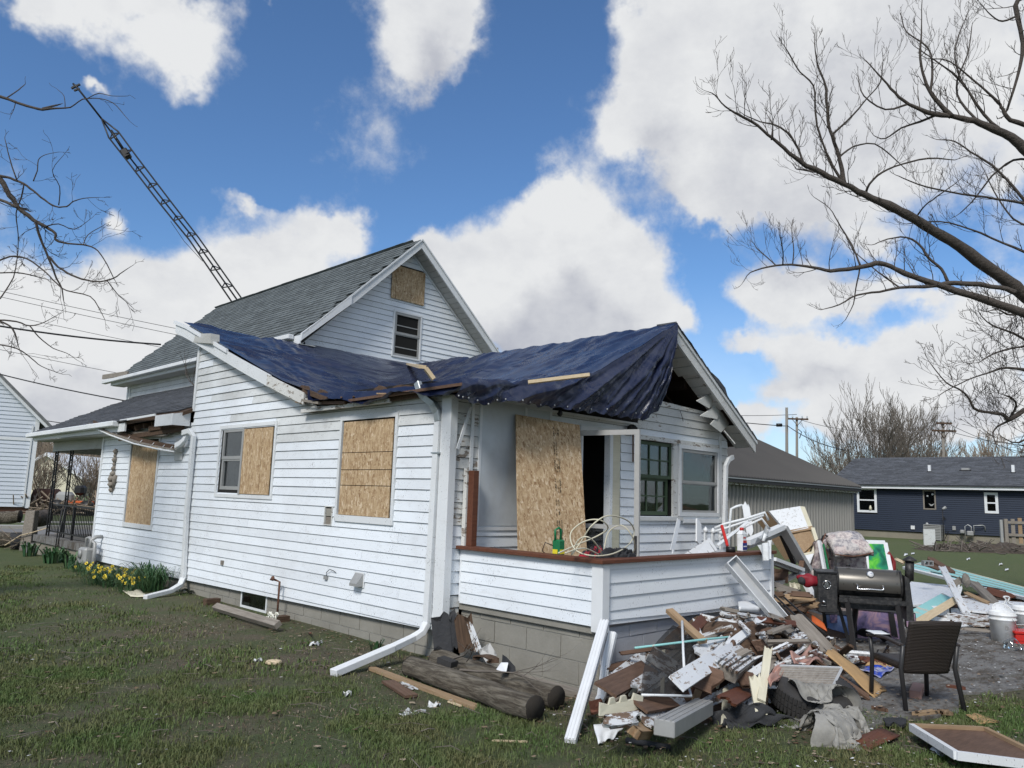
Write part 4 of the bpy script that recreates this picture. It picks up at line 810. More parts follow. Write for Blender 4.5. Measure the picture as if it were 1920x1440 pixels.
# ================================================================== TARP
def fbm(p, o=4): return mn.fractal(Vector(p), 1.0, 2.0, o, noise_basis='PERLIN_ORIGINAL')
def ridge(v): return 1 - abs(v) * 2
tb = thing('blue_tarp', 'large wrinkled blue tarp draped over the collapsed roof of the white house', 'tarp', (7, 8, 3))
def smax(a, b, k=.16):
    h = max(k - abs(a - b), 0) / k; return max(a, b) + h * h * k * .25
def tarp_z(x, y, x0):
    z = smax(tz1(y), tz2(x)) + .05
    if x < 8.4 and y > 7: z -= .10 * math.exp(-((x - 6.2) / 1.2) ** 2 - ((y - 9.2) / 1.5) ** 2)
    edge = min(1, max(0, x - x0) / .3); wx = fbm((x * .9, y * .9, 12), 2)
    edge *= 1 if x < 6.6 else max(.35, 1 - (x - 6.6) * .9)
    z += .042 * (ridge(abs(fbm((x * 1.8 + y * .6 + wx, y * .4 - x * .3, 3.1), 3))) - .6) * edge
    z += .032 * (ridge(abs(fbm((x * .6, y * 2.6 + x * 1.3 + wx, 7.7), 3))) - .6) * edge
    z += .006 * (ridge(abs(fbm((x * 5 + wx * 2, y * 4.4, 1), 3))) - .6) * edge
    if x > 6.6 and y < 10.5: z += .020 * (ridge(abs(fbm((x * .45 + y * 1.1, (y - x * .25) * 2.6, 2), 2))) - .5) * min(1, (x - 6.6)) + .006 * math.sin(y * 9 - x * 3)
    return z
def tarp_top(a, b):
    y = 5.575 + b * 7.16; xm = 9.25 + .95 * min(1, max(0, (y - 10.6) / 1.2)); x0 = 5.0 if y > 8.8 else 4.90 + .10 * max(0, (y - 8.3) / .5) if y > 8.3 else 4.90
    x = x0 + a * (xm - x0); z = tarp_z(x, y, x0)
    if y < 8.5 and a < .02: z = 2.64 + .045 * math.sin(y * 5.0) + .03 * fbm((y * 5, 1, 1), 2) + (.12 * max(0, y - 7.9) / .6)
    return (x, y, z)
mt = MB(); mt.grid(tarp_top, 230, 250)
hem = [PY(u, v, 5.55) for (u, v) in ((846, 742), (862, 750), (905, 759), (940, 752), (990, 757), (1040, 764), (1090, 771), (1140, 778), (1180, 784), (1204, 789), (1222, 783), (1236, 768), (1236, 745))]
top = [(4.88, 2.68), (5.2, 2.72), (5.6, 2.76), (5.96, 2.82), (6.4, 2.92), (6.9, 3.05), (7.3, 3.24), (7.7, 3.43), (8.0, 3.59), (8.25, 3.73), (8.45, 3.84), (8.62, 3.93), (8.72, 3.985)]
tl = len(hem) - 1
def skirt(a, b):
    k = min(int(a * tl), tl - 1); f = a * tl - k
    H0 = hem[k].lerp(hem[k + 1], f); T0 = Vector((top[k][0], 5.575, 0)).lerp(Vector((top[k + 1][0], 5.575, 0)), f); T0.z = tarp_z(T0.x, 5.575, 4.90)
    p = T0.lerp(Vector((H0.x, 5.55, H0.z)), b)
    dx, dz = p.x - 8.75, p.z - 4.0; ang = math.atan2(-dz, -dx); dist = math.hypot(dx, dz)
    w_ = min(1, b * 3) * min(1, dist * 1.2)
    fold = ridge(abs(fbm((ang * 9, dist * .35, 4), 2))) - .5
    p.y += -w_ * (.085 * fold + .022 * (ridge(abs(fbm((ang * 22 + p.z, dist * .8, 9), 2))) - .5) + .03 * fbm((p.x * 4, p.z * 4, 2), 3)) - .10 * math.sin(math.pi * b) * (.4 + .6 * a) - .015
    if a > .93: p.y += .05 * (a - .93) / .07 * b
    if b > .85: p.z += .012 * math.sin(p.x * 31) + .012 * fbm((p.x * 9, 0, 0), 2)
    return tuple(p)
mt.grid(skirt, 320, 60); sobj('tarp_sheet', mt, M['tarp'], tb)
for i in range(26):
    a = (i + .5) / 26; p = Vector(skirt(a, .93)); p.y -= .012; sobj('grommet', MB().tube([p, p + Vector((0, -.004, 0))], .010, 8), M['alu'], tb)
def batten(p, q, w_, h_, label, m='wood_new'):
    o = obj('batten', MB().bar(p, q, w_, h_), M[m]); tag(o, label, 'wood batten'); return o
def on_top(u, v):   # march the sight line down to the tarp
    for i in range(400):
        p = PD(u, v, 7 + i * .02)
        if p.z < smax(tz1(p.y), tz2(p.x)) + .06: return p + Vector((0, 0, .025))
    return p
batten(on_top(798, 696), on_top(813, 716), .09, .035, 'short pale batten lying across the valley of the blue tarp')
batten(on_top(765, 685), on_top(792, 693), .07, .03, 'pale batten on the blue tarp just under the upper gable window')
batten(on_top(990, 722), on_top(1105, 708), .075, .03, 'long pale batten holding down the blue tarp near the porch gable')
# dark branches lying on the side roof
def strand(mb, p, d, L, r, lev, up_=.1, wig=.25, n=4, sides=4, kids=(3, 4), spread=.8, shrink=.55):
    pts = [p]; q = Vector(p); d = Vector(d).normalized()
    for i in range(n):
        d = (d + Vector((random.gauss(0, wig), random.gauss(0, wig), random.gauss(0, wig) + up_)) * .5).normalized(); q = q + d * (L / n); pts.append(q.copy())
    mb.tube(pts, [r * (1 - .72 * i / n) for i in range(n + 1)], sides, cap=False)
    if lev > 0:
        for k in range(random.randint(*kids)):
            t = random.uniform(.2, .95) * n; i = min(int(t), n - 1); c_ = pts[i].lerp(pts[i + 1], t - i)
            ax = Vector((random.gauss(0, 1), random.gauss(0, 1), random.gauss(0, 1))).normalized(); dd = (d + ax * spread).normalized()
            strand(mb, c_, dd, L * shrink * random.uniform(.6, 1.15), r * .55 * (1 - .5 * t / n), lev - 1, up_, wig, max(2, n - 1), 3, kids, spread, shrink)
mb = MB()
for i in range(7): strand(mb, Vector((5.9 + random.uniform(-.4, .6), 13.2 + random.uniform(-.6, 1.0), 3.25 + random.uniform(-.1, .1))), (random.uniform(-.8, .3), random.uniform(-.3, 1), random.uniform(.1, .7)), 1.0, .016, 2)
tag(obj('fallen_branch', mb, M['bark']), 'tangle of dark broken branches lying on the low side roof', 'branch')

# ================================================================== GROUND
def lawn_fn(S):
    a = S.noise(S.pos, .35, 6, .65); b = S.noise(S.pos, 2.4, 6, .7); c_ = S.noise(S.pos, 22, 5, .75); d = S.noise(S.pos, 120, 2, .7)
    col = S.mix(S.mr(c_, .3, .7), (.048, .066, .024), (.090, .108, .042)); br = S.mix(c_, (.070, .055, .038), (.15, .122, .085))
    mask = S.mr(S.math('ADD', S.math('MULTIPLY', a, .55), S.math('MULTIPLY', b, .6)), .52, .68)
    col = S.mix(mask, col, br); sx = S.n('ShaderNodeSeparateXYZ', None, i0=S.pos)
    far = S.mr(S.n('ShaderNodeVectorMath', {'operation': 'LENGTH'}, i0=S.pos).outputs[1], 8, 20)
    col = S.mix(S.math('MULTIPLY', far, .8), col, S.mix(b, (.070, .105, .034), (.125, .145, .055)))
    return {'Base Color': col, 'bump': (S.math('ADD', c_, S.math('MULTIPLY', d, .5)), .9, .03)}
M['lawn'] = mat('patchy_lawn', lawn_fn, .95)
gx = [-900, -300, -100, -40, -20] + [i * .5 for i in range(-20, 61)] + [32, 36, 45, 60, 80, 120, 200, 400, 900]
gy = [-900, -300, -60, -10] + [i * .5 for i in range(0, 61)] + [32, 36, 45, 60, 80, 120, 200, 400, 900]
def gz(x, y): return .018 * mn.noise(Vector((x * .9, y * .9, 0))) if (-10 <= x <= 30 and 0 <= y <= 30) else 0
gm_ = MB(); gm_.v = [(x, y, gz(x, y)) for y in gy for x in gx]; nx_ = len(gx)
gm_.f = [(j * nx_ + i, j * nx_ + i + 1, (j + 1) * nx_ + i + 1, (j + 1) * nx_ + i) for j in range(len(gy) - 1) for i in range(nx_ - 1)]
struct(sobj('ground', gm_, M['lawn']))
def flat(name, pts, z, m, t=.03): return struct(obj(name, MB().prism([(p[0], p[1], z - t) for p in pts], (0, 0, t)), M[m]))
G = lambda u, v: tuple(PZ(u, v))[:2]
flat('patio_slab', [G(1478, 1350), G(1600, 1398), (5.60, 2.10), (6.1, 2.3), (7.15, 1.95), (7.9, 2.15), (8.2, 1.95), (9.6, 1.5), (9.9, 1.2), (14, .8), (16, 3.3), (12.2, 6.8), (8.6, 5.6), (8.45, 4.2)], .024, 'slab', .1)
flat('driveway_slab', [(8.3, 2.3), (9.3, 1.9), (13.8, 1.5), (15.5, 3.2), (12, 3.2), (9, 2.9)], .045, 'slab', .06)
rd = [(-900, 986), (330, 994), (330, 1012), (-900, 1004)]
flat('road', [tuple(PZ(u, v))[:2] for u, v in rd], .012, 'road', .02)
flat('kerb', [tuple(PZ(u, v))[:2] for u, v in ((-900, 983.6), (330, 991.4), (330, 993.4), (-900, 985.6))], .10, 'walk', .1)
flat('sidewalk', [tuple(PZ(u, v))[:2] for u, v in ((-900, 972.5), (330, 979.5), (330, 982), (-900, 975))], .02, 'walk', .03)
# grass blades
def blades(name, n, region, hmin, hmax, wd, m, seed, dens=None, lean=.5):
    r = np.random.default_rng(seed); P = region(r, n); n = len(P)
    keep = np.array([dens(p[0], p[1]) > r.random() for p in P]) if dens else np.ones(n, bool)
    P = P[keep]; n = len(P); a = r.random(n) * 2 * np.pi; h = r.uniform(hmin, hmax, n); la = r.random(n) * 2 * np.pi; l_ = r.uniform(.1, lean, n) * h * 1.4
    wx, wy = np.cos(a) * wd / 2, np.sin(a) * wd / 2; lx, ly = np.cos(la) * l_, np.sin(la) * l_
    V = np.zeros((n, 5, 3)); z0 = -.012
    V[:, 0] = np.stack([P[:, 0] - wx, P[:, 1] - wy, np.full(n, z0)], 1); V[:, 1] = np.stack([P[:, 0] + wx, P[:, 1] + wy, np.full(n, z0)], 1)
    V[:, 2] = np.stack([P[:, 0] + wx * .8 + lx * .35, P[:, 1] + wy * .8 + ly * .35, h * .6], 1); V[:, 3] = np.stack([P[:, 0] - wx * .8 + lx * .35, P[:, 1] - wy * .8 + ly * .35, h * .6], 1)
    V[:, 4] = np.stack([P[:, 0] + lx, P[:, 1] + ly, h * (1 - .25 * lean)], 1)
    me = bpy.data.meshes.new(name); me.vertices.add(n * 5); me.vertices.foreach_set('co', V.reshape(-1))
    loops = np.array([0, 1, 2, 3, 3, 2, 4]); me.loops.add(n * 7); me.loops.foreach_set('vertex_index', (loops[None, :] + 5 * np.arange(n)[:, None]).reshape(-1))
    me.polygons.add(n * 2); st = np.stack([np.arange(n) * 7, np.arange(n) * 7 + 4], 1).reshape(-1); me.polygons.foreach_set('loop_start', st); me.polygons.foreach_set('loop_total', np.tile([4, 3], n))
    me.update(); me.materials.append(m); o = bpy.data.objects.new(name, me); COL.objects.link(o); return o
M['blade'] = mat('grass_blades', lambda S: {'Base Color': S.mix(S.mr(S.noise(S.pos, 1.6, 4, .6), .35, .65), S.mix(S.isl, (.060, .112, .030), (.11, .172, .050)), S.mix(S.isl, (.095, .108, .040), (.17, .16, .075)))}, .6, 0, .25)
M['straw'] = mat('dry_straw_litter', lambda S: {'Base Color': S.ramp(S.isl, [(0, (.05, .035, .022)), (.4, (.13, .095, .06)), (.75, (.24, .19, .13)), (1, (.36, .31, .24))])}, .85)
def soil(x, y):   # 0 bare .. 1 lush
    v = .55 * mn.fractal(Vector((x * .35, y * .35, 5)), 1, 2, 5) + .75 * mn.fractal(Vector((x * 1.3, y * 1.3, 9)), 1, 2, 4)
    return max(.05, min(1, .44 + v * 2.0))
def near_house(x, y):
    if x > 5.05 and y > 4.1: return 1.0
    d = 5.15 - x if y > 4.1 else math.hypot(max(0, 5.3 - x), 4.13 - y)
    return max(0, 1 - d / .75)
pile_c = (5.6, 3.1)
def dens1(x, y):
    if x > 5.05 and y > 4.0: return 0
    if ((x > 6.6 and y > 2.0) or (x > 8.2)) : return 0
    if near_house(x, y) * .9 > random.random(): return 0
    if 4.3 < x < 6.4 and 2.9 < y < 4.1: return .1
    return soil(x, y)
def reg_cam(d0, d1, u0=-60, u1=1980):
    def f(r, n):
        d = d0 * (d1 / d0) ** r.random(n) if False else np.sqrt(r.uniform(d0 * d0, d1 * d1, n)); u = r.uniform(u0, u1, n)
        hx = (u - 960) / FPX; fw = np.array([back.x, back.y]) * -1; fw = fw / np.linalg.norm(fw); rt = np.array([right.x, right.y]); rt = rt / np.linalg.norm(rt)
        return fw[None, :] * d[:, None] + rt[None, :] * (hx * d)[:, None]
    return f
struct(blades('grass', 230000, reg_cam(2.9, 7.0), .018, .055, .0048, M['blade'], 3, dens1, .8), 'stuff')
struct(blades('far_grass', 170000, reg_cam(7.0, 15.0), .02, .06, .010, M['blade'], 4, dens1, .8), 'stuff')
struct(blades('dry_straw', 45000, reg_cam(2.9, 10.0), .004, .012, .006, M['straw'], 5, lambda x, y: 0 if (x > 5.1 and y > 4.0) else (.25 + .7 * (1 - soil(x, y)) + near_house(x, y)), 4.5), 'stuff')
# dead leaves, paint flakes and twigs scattered about
def flakes(name, n, m, smin, smax, dens, seed, d1=10, curl=.3):
    r = random.Random(seed); mb = MB(); P = reg_cam(2.9, d1)(np.random.default_rng(seed), n)
    for x, y in P:
        if dens(x, y) < r.random(): continue
        s_ = r.uniform(smin, smax); a = r.random() * 6.28; k = r.randint(4, 6); c_ = r.uniform(0, curl) * s_; z = .012 + r.uniform(0, .025)
        if x > 8.0 or (x > 6.6 and y > 2): z += .035
        ring = [(x + math.cos(a + 6.283 * i / k) * s_ * r.uniform(.35, 1), y + math.sin(a + 6.283 * i / k) * s_ * r.uniform(.25, .8), z + r.uniform(0, c_)) for i in range(k)]
        mb.add(ring, [tuple(range(k))])
    return struct(obj(name, mb, m), 'stuff')
M['leaf'] = mat('dead_leaf', lambda S: {'Base Color': S.ramp(S.isl, [(0, (.07, .04, .022)), (.35, (.15, .095, .055)), (.7, (.26, .19, .125)), (1, (.38, .31, .23))])}, .85)
M['flake'] = mat('pale_debris_scrap', lambda S: {'Base Color': S.ramp(S.isl, [(0, (.36, .33, .29)), (.4, (.55, .54, .51)), (1, (.72, .73, .73))])}, .7)
def dl(x, y):
    if x > 5.1 and y > 4.1 and x < 8.4: return 0
    return min(1, .16 + 1.0 * near_house(x, y) ** .6 + (.5 if 4 < x < 8 and y < 4 else 0))
flakes('leaf_litter', 5500, M['leaf'], .012, .038, dl, 21)
flakes('pale_debris_scraps', 4200, M['flake'], .006, .026, lambda x, y: min(1, .04 + (.75 if x > 4.3 and y < 4.1 else 0) + .25 * near_house(x, y)) if not (5.1 < x < 8.4 and y > 4.1) else 0, 22, 12)
flakes('dark_debris_crumbs', 6000, M['wood_rot'], .008, .03, lambda x, y: (.9 if x > 4.4 and y < 4.1 else .05) if not (5.1 < x < 8.4 and y > 4.1) else 0, 23, 12)
mb = MB()
for x, y in reg_cam(2.9, 9)(np.random.default_rng(31), 420):
    if x > 5 and y > 4: continue
    a = random.random() * 6.28; L = random.uniform(.05, .28); p = Vector((x, y, .02)); mb.tube([p, p + Vector((math.cos(a) * L * .5, math.sin(a) * L * .5, random.uniform(0, .02))), p + Vector((math.cos(a + .3) * L, math.sin(a + .3) * L, 0))], random.uniform(.0015, .004), 3)
struct(obj('fallen_twigs', mb, M['bark_grey']), 'stuff')

# ================================================================== BACKGROUND, west side
FW = Vector((-back.x, -back.y, 0)).normalized(); RT = Vector((right.x, right.y, 0)).normalized()
def frame_at(u, v, rot=0):      # a ground frame: origin under the pixel, U to the right, V away
    o = PZ(u, v); c, s_ = math.cos(rot), math.sin(rot); U = RT * c + FW * s_; V = FW * c - RT * s_
    return (lambda a, b, z: tuple(o + U * a + V * b + Vector((0, 0, z))))
def fbox(name, F, a0, a1, b0, b1, z0, z1, m, parent=None, **k):
    return obj(name, MB().hull2([F(a0, b0, z0), F(a1, b0, z0), F(a1, b1, z0), F(a0, b1, z0)], [F(a0, b0, z1), F(a1, b0, z1), F(a1, b1, z1), F(a0, b1, z1)]), M[m] if isinstance(m, str) else m, parent, **k)
def fpoly(name, F, pts, b0, b1, m, parent=None):   # outline in (a, z), extruded from b0 to b1
    return obj(name, MB().hull2([F(a, b0, z) for a, z in pts], [F(a, b1, z) for a, z in pts]), M[m], parent)
M['paleside'] = mat('pale_lap_siding', lambda S: {'Base Color': S.mix(S.noise(S.pos, .7, 4), (.56, .60, .66), (.62, .66, .71))}, .5)
nb = thing('neighbour_house', 'pale blue-white sided gabled house at the left edge across the lawn', 'house', PZ(50, 963))
F = frame_at(52, 964, .56)
fpoly('gable_wall', F, [(-11, .35), (0, .35), (0, 4.75), (-5.6, 10.2), (-11, 4.8)], .02, 8, 'paleside', nb)
F0 = F; z = .35
while z < 7.2:
    r_ = min(0, -(z - 4.75)) if z > 4.75 else 0
    a1 = min(-.02, r_ * 1.02 - .02)
    if abs(z - 3.67) > .12:
        obj('lap_board', MB().hull2([F(-6.5, .0 - .035, z), F(a1, .0 - .035, z), F(a1, -.005, z + .2), F(-6.5, -.005, z + .2)], [F(-6.5, .02, z), F(a1, .02, z), F(a1, .02, z + .2), F(-6.5, .02, z + .2)]), M['paleside'], nb)
    z += .205
fbox('belly_band', F, -7, 0, -.05, .02, 3.62, 3.78, 'trim_clean', nb); fbox('corner_trim', F, -.16, .03, -.06, .3, .3, 4.75, 'trim_clean', nb); fbox('brick_base', F, -11, -.05, .1, 7.9, -.3, .36, 'rust', nb)
fpoly('rake_board', F, [(.55, 4.35), (.45, 4.20), (-5.6, 10.1), (-5.6, 10.4)], -.35, .05, 'trim', nb); fpoly('roof', F, [(.62, 4.40), (-5.6, 10.5), (-5.6, 10.35), (.55, 4.28)], -.40, 8.4, 'shingle_grey', nb)
fbox('white_downspout', F, -.28, -.20, -.1, -.04, .4, 4.4, 'trim', nb)
# far cream house, long brick building
fh = thing('far_cream_house', 'small cream gabled house far beyond the bare shrubs at left', 'house', PZ(82, 928)); F = frame_at(82, 928)
k = 5.4 / 3.4
fpoly('wall', F, [(-4.6, 0), (4.6, 0), (4.6, 2.4), (0, 5.0), (-4.6, 2.4)], 0, 12, 'wood_cream', fh); fpoly('roof', F, [(-5.4, 2.1), (0, 5.35), (5.4, 2.1), (5.4, 1.8), (0, 4.95), (-5.4, 1.8)], -.5, 12.5, 'trim_clean', fh)
fh2 = thing('far_brick_building', 'long low brown brick building with white roof edge far behind porch railing', 'building', PZ(150, 928)); F = frame_at(150, 928)
fbox('wall', F, -6, 12, 0, 10, 0, 3.2, 'rust', fh2); fbox('roof_edge', F, -6.3, 12.3, -.5, 10.3, 3.2, 3.6, 'trim_clean', fh2)
for i in range(5): fbox('window', F, -5 + i * 3.2, -3.8 + i * 3.2, -.06, .02, 1.1, 2.4, 'alu_grey', fh2)
# road side clutter: drum, machine, brush, fallen logs, post
dr_ = PZ(66, 962); tag(sobj('rusty_drum', MB().tube([dr_ + Vector((0, 0, .75)) - RT * .1, dr_ + RT * .55 + FW * .9 + Vector((0, 0, .75))], [.52, .52], 16), M['rust']), 'rusty brown drum lying beside the pale neighbouring house', 'drum')
tr = thing('garden_tractor', 'small tractor with grey cowl and orange body beyond the porch railing', 'tractor', PZ(132, 966)); F = frame_at(132, 966)
fbox('body', F, -.3, .8, .1, .7, .5, .72, 'orange', tr, bev=.06); fbox('hood', F, -1.0, -.2, .1, .7, .5, 1.15, 'alu_grey', tr, bev=.15); fbox('seat', F, -.1, .4, .15, .65, 1.0, 1.5, 'black', tr, bev=.12)
for a in (-.75, .75): sobj('wheel', MB().tube([F(a, -.08, .38), F(a, .12, .38)], [.38, .38], 16), M['black'], tr); sobj('wheel', MB().tube([F(a, .7, .38), F(a, .9, .38)], [.38, .38], 16), M['black'], tr)
fbox('steering_post', F, .35, .40, .35, .42, .9, 1.35, 'black', tr)
def brushpile(name, cu, cv, w_, h_, dep, n, m, label, cat, L=.8, r=.02):
    o = PZ(cu, cv); mb = MB()
    for i in range(n):
        a = random.uniform(-1, 1); p = o + RT * (a * w_) + FW * random.uniform(-dep, dep) + Vector((0, 0, random.uniform(0, h_ * (1 - a * a * .7)) * .6))
        d = (RT * random.uniform(-1, 1) + FW * random.uniform(-1, 1) + Vector((0, 0, random.uniform(-.1, .5)))).normalized(); mb.tube([p, p + d * L * .5, p + d * L + Vector((0, 0, random.uniform(-.1, .1)))], r * random.uniform(.4, 1.2), 4)
    return tag(obj(name, mb, M[m]), label, cat)
brushpile('brush_pile', 150, 966, 3.0, .9, .8, 260, 'bark_tan', 'long heap of cut brown brush along the far roadside', 'brush pile', 1.1, .04)
def log(name, p, q, r, label, ends=True, m='log', group=None, cat='log', bend=.02):
    t = thing(name, label, cat, (Vector(p) + Vector(q)) / 2, group); n = 26; pts = [Vector(p).lerp(Vector(q), i / n) + Vector((.006 * math.sin(i * .5), 0, bend * math.sin(i * .27) + .005 * math.sin(i * .8))) for i in range(n + 1)]
    mb = MB(); mb.tube(pts, [r * (1 + .02 * math.sin(i * .7)) for i in range(n + 1)], 28, cap=False); ctr = [pts[i // 28] for i in range(len(mb.v))]; mb.v = [tuple(Vector(v) + (Vector(v) - c_) * (.09 * mn.noise(Vector((v[0] * 9, v[1] * 2, v[2] * 9))) - .10 * max(0, mn.noise(Vector((v[0] * 30, v[1] * 1.5, v[2] * 30))) - .25))) for v, c_ in zip(mb.v, ctr)]; d = (Vector(q) - Vector(p)).normalized()
    # local x along the log for its grain
    sobj('trunk_piece', mb, M[m], t)
    for c_, s_ in ((pts[0], -1), (pts[-1], 1)):
        sobj('cut_end', MB().tube([c_ - d * s_ * .01, c_ + d * s_ * .004], r * 1.0, 16), M['logend'], t)
    return t
log('fallen_log', PZ(-60, 1010) + Vector((0, 0, .58)), PZ(32, 1012) + Vector((0, 0, .62)), .17, 'upper thick mossy log left of the leaning stump post', m='log')
log('fallen_log', PZ(-60, 1026) + Vector((0, 0, .19)), PZ(66, 1026) + Vector((0, 0, .19)), .19, 'lower log lying on the grass behind the stump post', m='log')
log('fallen_log', PZ(58, 1012) + Vector((0, 0, .55)), PZ(80, 1010) + Vector((0, 0, .60)), .22, 'short dark log chunk right behind the stump post', m='bark')
pst = thing('stump_post', 'weathered upright timber post standing among fallen logs', 'post', PZ(50, 1032)); F = frame_at(50, 1032)
obj('post_body', MB().hull2([F(-.13, -.1, -.1), F(.13, -.1, -.1), F(.13, .12, -.1), F(-.13, .12, -.1)], [F(-.09, -.08, .92), F(.13, -.08, .93), F(.13, .1, .93), F(-.09, .1, .92)]), M['wood_grey'], pst, bev=.01)
obj('rope', MB().tube([F(-.5, -.05, .1), F(-.1, -.14, .35), F(.15, -.14, .42), F(.5, -.05, .55)], .012, 5), M['wood_new'], pst)
tag(sobj('plastic_nursery_tub', MB().lathe([(.12, 0), (.17, .38), (.19, .38), (.15, .02)], tuple(PZ(33, 1030)), 14), M['tarpaper']), 'dark tapered tub leaning by the stump post', 'tub')
brushpile('vine_tangle', 25, 1030, .9, .5, .3, 26, 'bark_tan', 'bare vines over the fallen logs at left', 'vine', .8, .008)

# ================================================================== BACKGROUND, east side
sh = thing('steel_shed', 'long grey ribbed steel shed with dark metal roof behind the porch', 'shed', (33, 15.2, 0))
X0, X1, YS0, YS1, SZ, RZs = 22.0, 39.8, 15.2, 22.0, 2.72, 5.95
obj('wall_core', MB().box((X0, YS0 + .03, -.1), (X1, YS0 + .15, SZ)), M['steel_wall'], sh); obj('end_wall', MB().prism([(X1, YS0, 0), (X1, YS1 + 10, 0), (X1, YS1 + 10, SZ), (X1, YS1, RZs - .1), (X1, YS0, SZ)], (-.1, 0, 0)), M['steel_wall'], sh)
x = X0; 
while x < X1 - .1:
    obj('wall_rib', MB().hull2([(x, YS0 + .03, 0), (x + .03, YS0 - .055, 0), (x + .07, YS0 - .055, 0), (x + .10, YS0 + .03, 0)], [(x, YS0 + .03, SZ), (x + .03, YS0 - .055, SZ), (x + .07, YS0 - .055, SZ), (x + .10, YS0 + .03, SZ)]), M['steel_wall'], sh); x += .30
obj('roof_sheet', MB().hull2([(X0 - .3, YS0 - .35, SZ - .02), (X1 + .3, YS0 - .35, SZ - .02), (X1 + .3, YS1, RZs), (X0 - .3, YS1, RZs)], [(X0 - .3, YS0 - .35, SZ - .08), (X1 + .3, YS0 - .35, SZ - .08), (X1 + .3, YS1, RZs - .06), (X0 - .3, YS1, RZs - .06)]), M['steel_roof'], sh)
rr = MB(); x = X0 - .3
while x < X1 + .3:
    rr = MB().hull2([(x, YS0 - .35, SZ - .02), (x + .03, YS0 - .35, SZ + .05), (x + .06, YS0 - .35, SZ - .02)], [(x, YS1, RZs), (x + .03, YS1, RZs + .07), (x + .06, YS1, RZs)]); obj('roof_rib', rr, M['steel_roof'], sh); x += .24
obj('far_roof_slope', MB().hull2([(X0, YS1, RZs), (X1 + .3, YS1, RZs), (X1 + .3, YS1 + 10, SZ), (X0, YS1 + 10, SZ)], [(X0, YS1, RZs - .06), (X1 + .3, YS1, RZs - .06), (X1 + .3, YS1 + 10, SZ - .06), (X0, YS1 + 10, SZ - .06)]), M['steel_roof'], sh)
obj('rotten_fascia', MB().box((X0 - .3, YS0 - .34, SZ - .26), (X1 + .28, YS0 - .30, SZ - .07)), M['tarpaper'], sh); obj('white_drip_edge', MB().box((X0 - .3, YS0 - .36, SZ - .11), (X1 + .3, YS0 - .345, SZ - .07)), M['galv'], sh)
obj('flaking_trim', MB().box((X0 - .3, YS0 - .2, SZ - .34), (X1 + .2, YS0 - .1, SZ - .24)), M['wood_white'], sh); obj('corner_trim', MB().box((X1 - .12, YS0 - .05, 0), (X1 + .03, YS0 + .1, SZ)), M['steel_wall'], sh)

bh = thing('blue_house', 'long navy blue sided single storey house with white fascia', 'house', PZ(1750, 1012))
Ga, Gb = PZ(1590, 1004), PZ(1885, 1020.5); UB = (Gb - Ga).normalized(); VB = Vector((-UB.y, UB.x, 0)); LB = (Gb - Ga).length
if VB.dot(FW) < 0: VB = -VB
F = lambda a, b, z: tuple(Ga + UB * a + VB * b + Vector((0, 0, z)))
WH = 2.92; BL = -.4
fbox('wall_core', F, BL, LB + 8, .03, 8.5, .40, WH, 'dark', bh); fbox('foundation', F, BL, LB + 8, .08, 8.4, -.3, .42, 'tan_found', bh)
def apx(u, v=960):      # along-wall coordinate of an image column
    w_ = _r(u, v); det = w_.x * (-UB.y) + w_.y * UB.x; return (w_.x * -Ga.y + w_.y * Ga.x) / (w_.y * UB.x - w_.x * UB.y) * -1 if False else _al(w_)
def _al(w_):
    # solve t*w = Ga + a*UB in plan
    A = np.array([[w_.x, -UB.x], [w_.y, -UB.y]]); s_ = np.linalg.solve(A, np.array([Ga.x, Ga.y])); return float(s_[1])
wins = []
for (u0, u1, z0, z1, kind) in ((1608, 1645, 1.42, 2.88, 0), (1732, 1756, 1.70, 2.80, 1), (1847, 1873, 1.60, 2.72, 2)):
    a0, a1 = apx(u0), apx(u1); wins.append((a0, a1, z0, z1)); m_ = 'trim_clean' if kind != 1 else 'wood_grey'
    wn = part('window', bh, F(a0, 0, z0)); wd = .13 if kind != 1 else .07
    for (p0, p1, q0, q1) in ((a0, a1, z0, z0 + wd), (a0, a1, z1 - wd, z1), (a0, a0 + wd, z0 + wd, z1 - wd), (a1 - wd, a1, z0 + wd, z1 - wd)) + (((a0 + wd, a1 - wd, (z0 + z1) / 2 - .035, (z0 + z1) / 2 + .035),) if kind != 1 else ()):
        fbox('frame', F, p0, p1, -.04, .02, q0, q1, m_, wn)
    fbox('pane', F, a0 + wd, a1 - wd, .0, .012, z0 + wd, z1 - wd, 'glass', wn); fbox('room_behind', F, a0 + wd, a1 - wd, .014, .026, z0 + wd, z1 - wd, 'dark' if kind != 2 else 'wood_brown', wn)
    if kind == 1:
        for (da, dz, s_) in ((.20, .34, .05), (.50, .24, .06)):
            if s_: sobj('round_ornament', MB().tube([F(a0 + da * .9 + .05, -.01, z1 - dz), F(a0 + da * .9 + .05, -.02, z1 - dz)], s_, 10), M['trim'], wn)
        obj('dove_sticker', MB().prism([F(a0 + .28, -.015, z0 + .35), F(a0 + .42, -.015, z0 + .28), F(a0 + .60, -.015, z0 + .36), F(a0 + .45, -.015, z0 + .20), F(a0 + .36, -.015, z0 + .22)], tuple(VB * -.01)), M['alu_grey'], wn)
    if kind == 0: sobj('vase', MB().tube([F(a0 + .75, -.01, z0 + .15), F(a0 + .75, -.01, z0 + .3), F(a0 + .75, -.01, z0 + .42)], [.09, .07, .03], 8), M['wood_cream'], wn)
z = .42; kb = 0
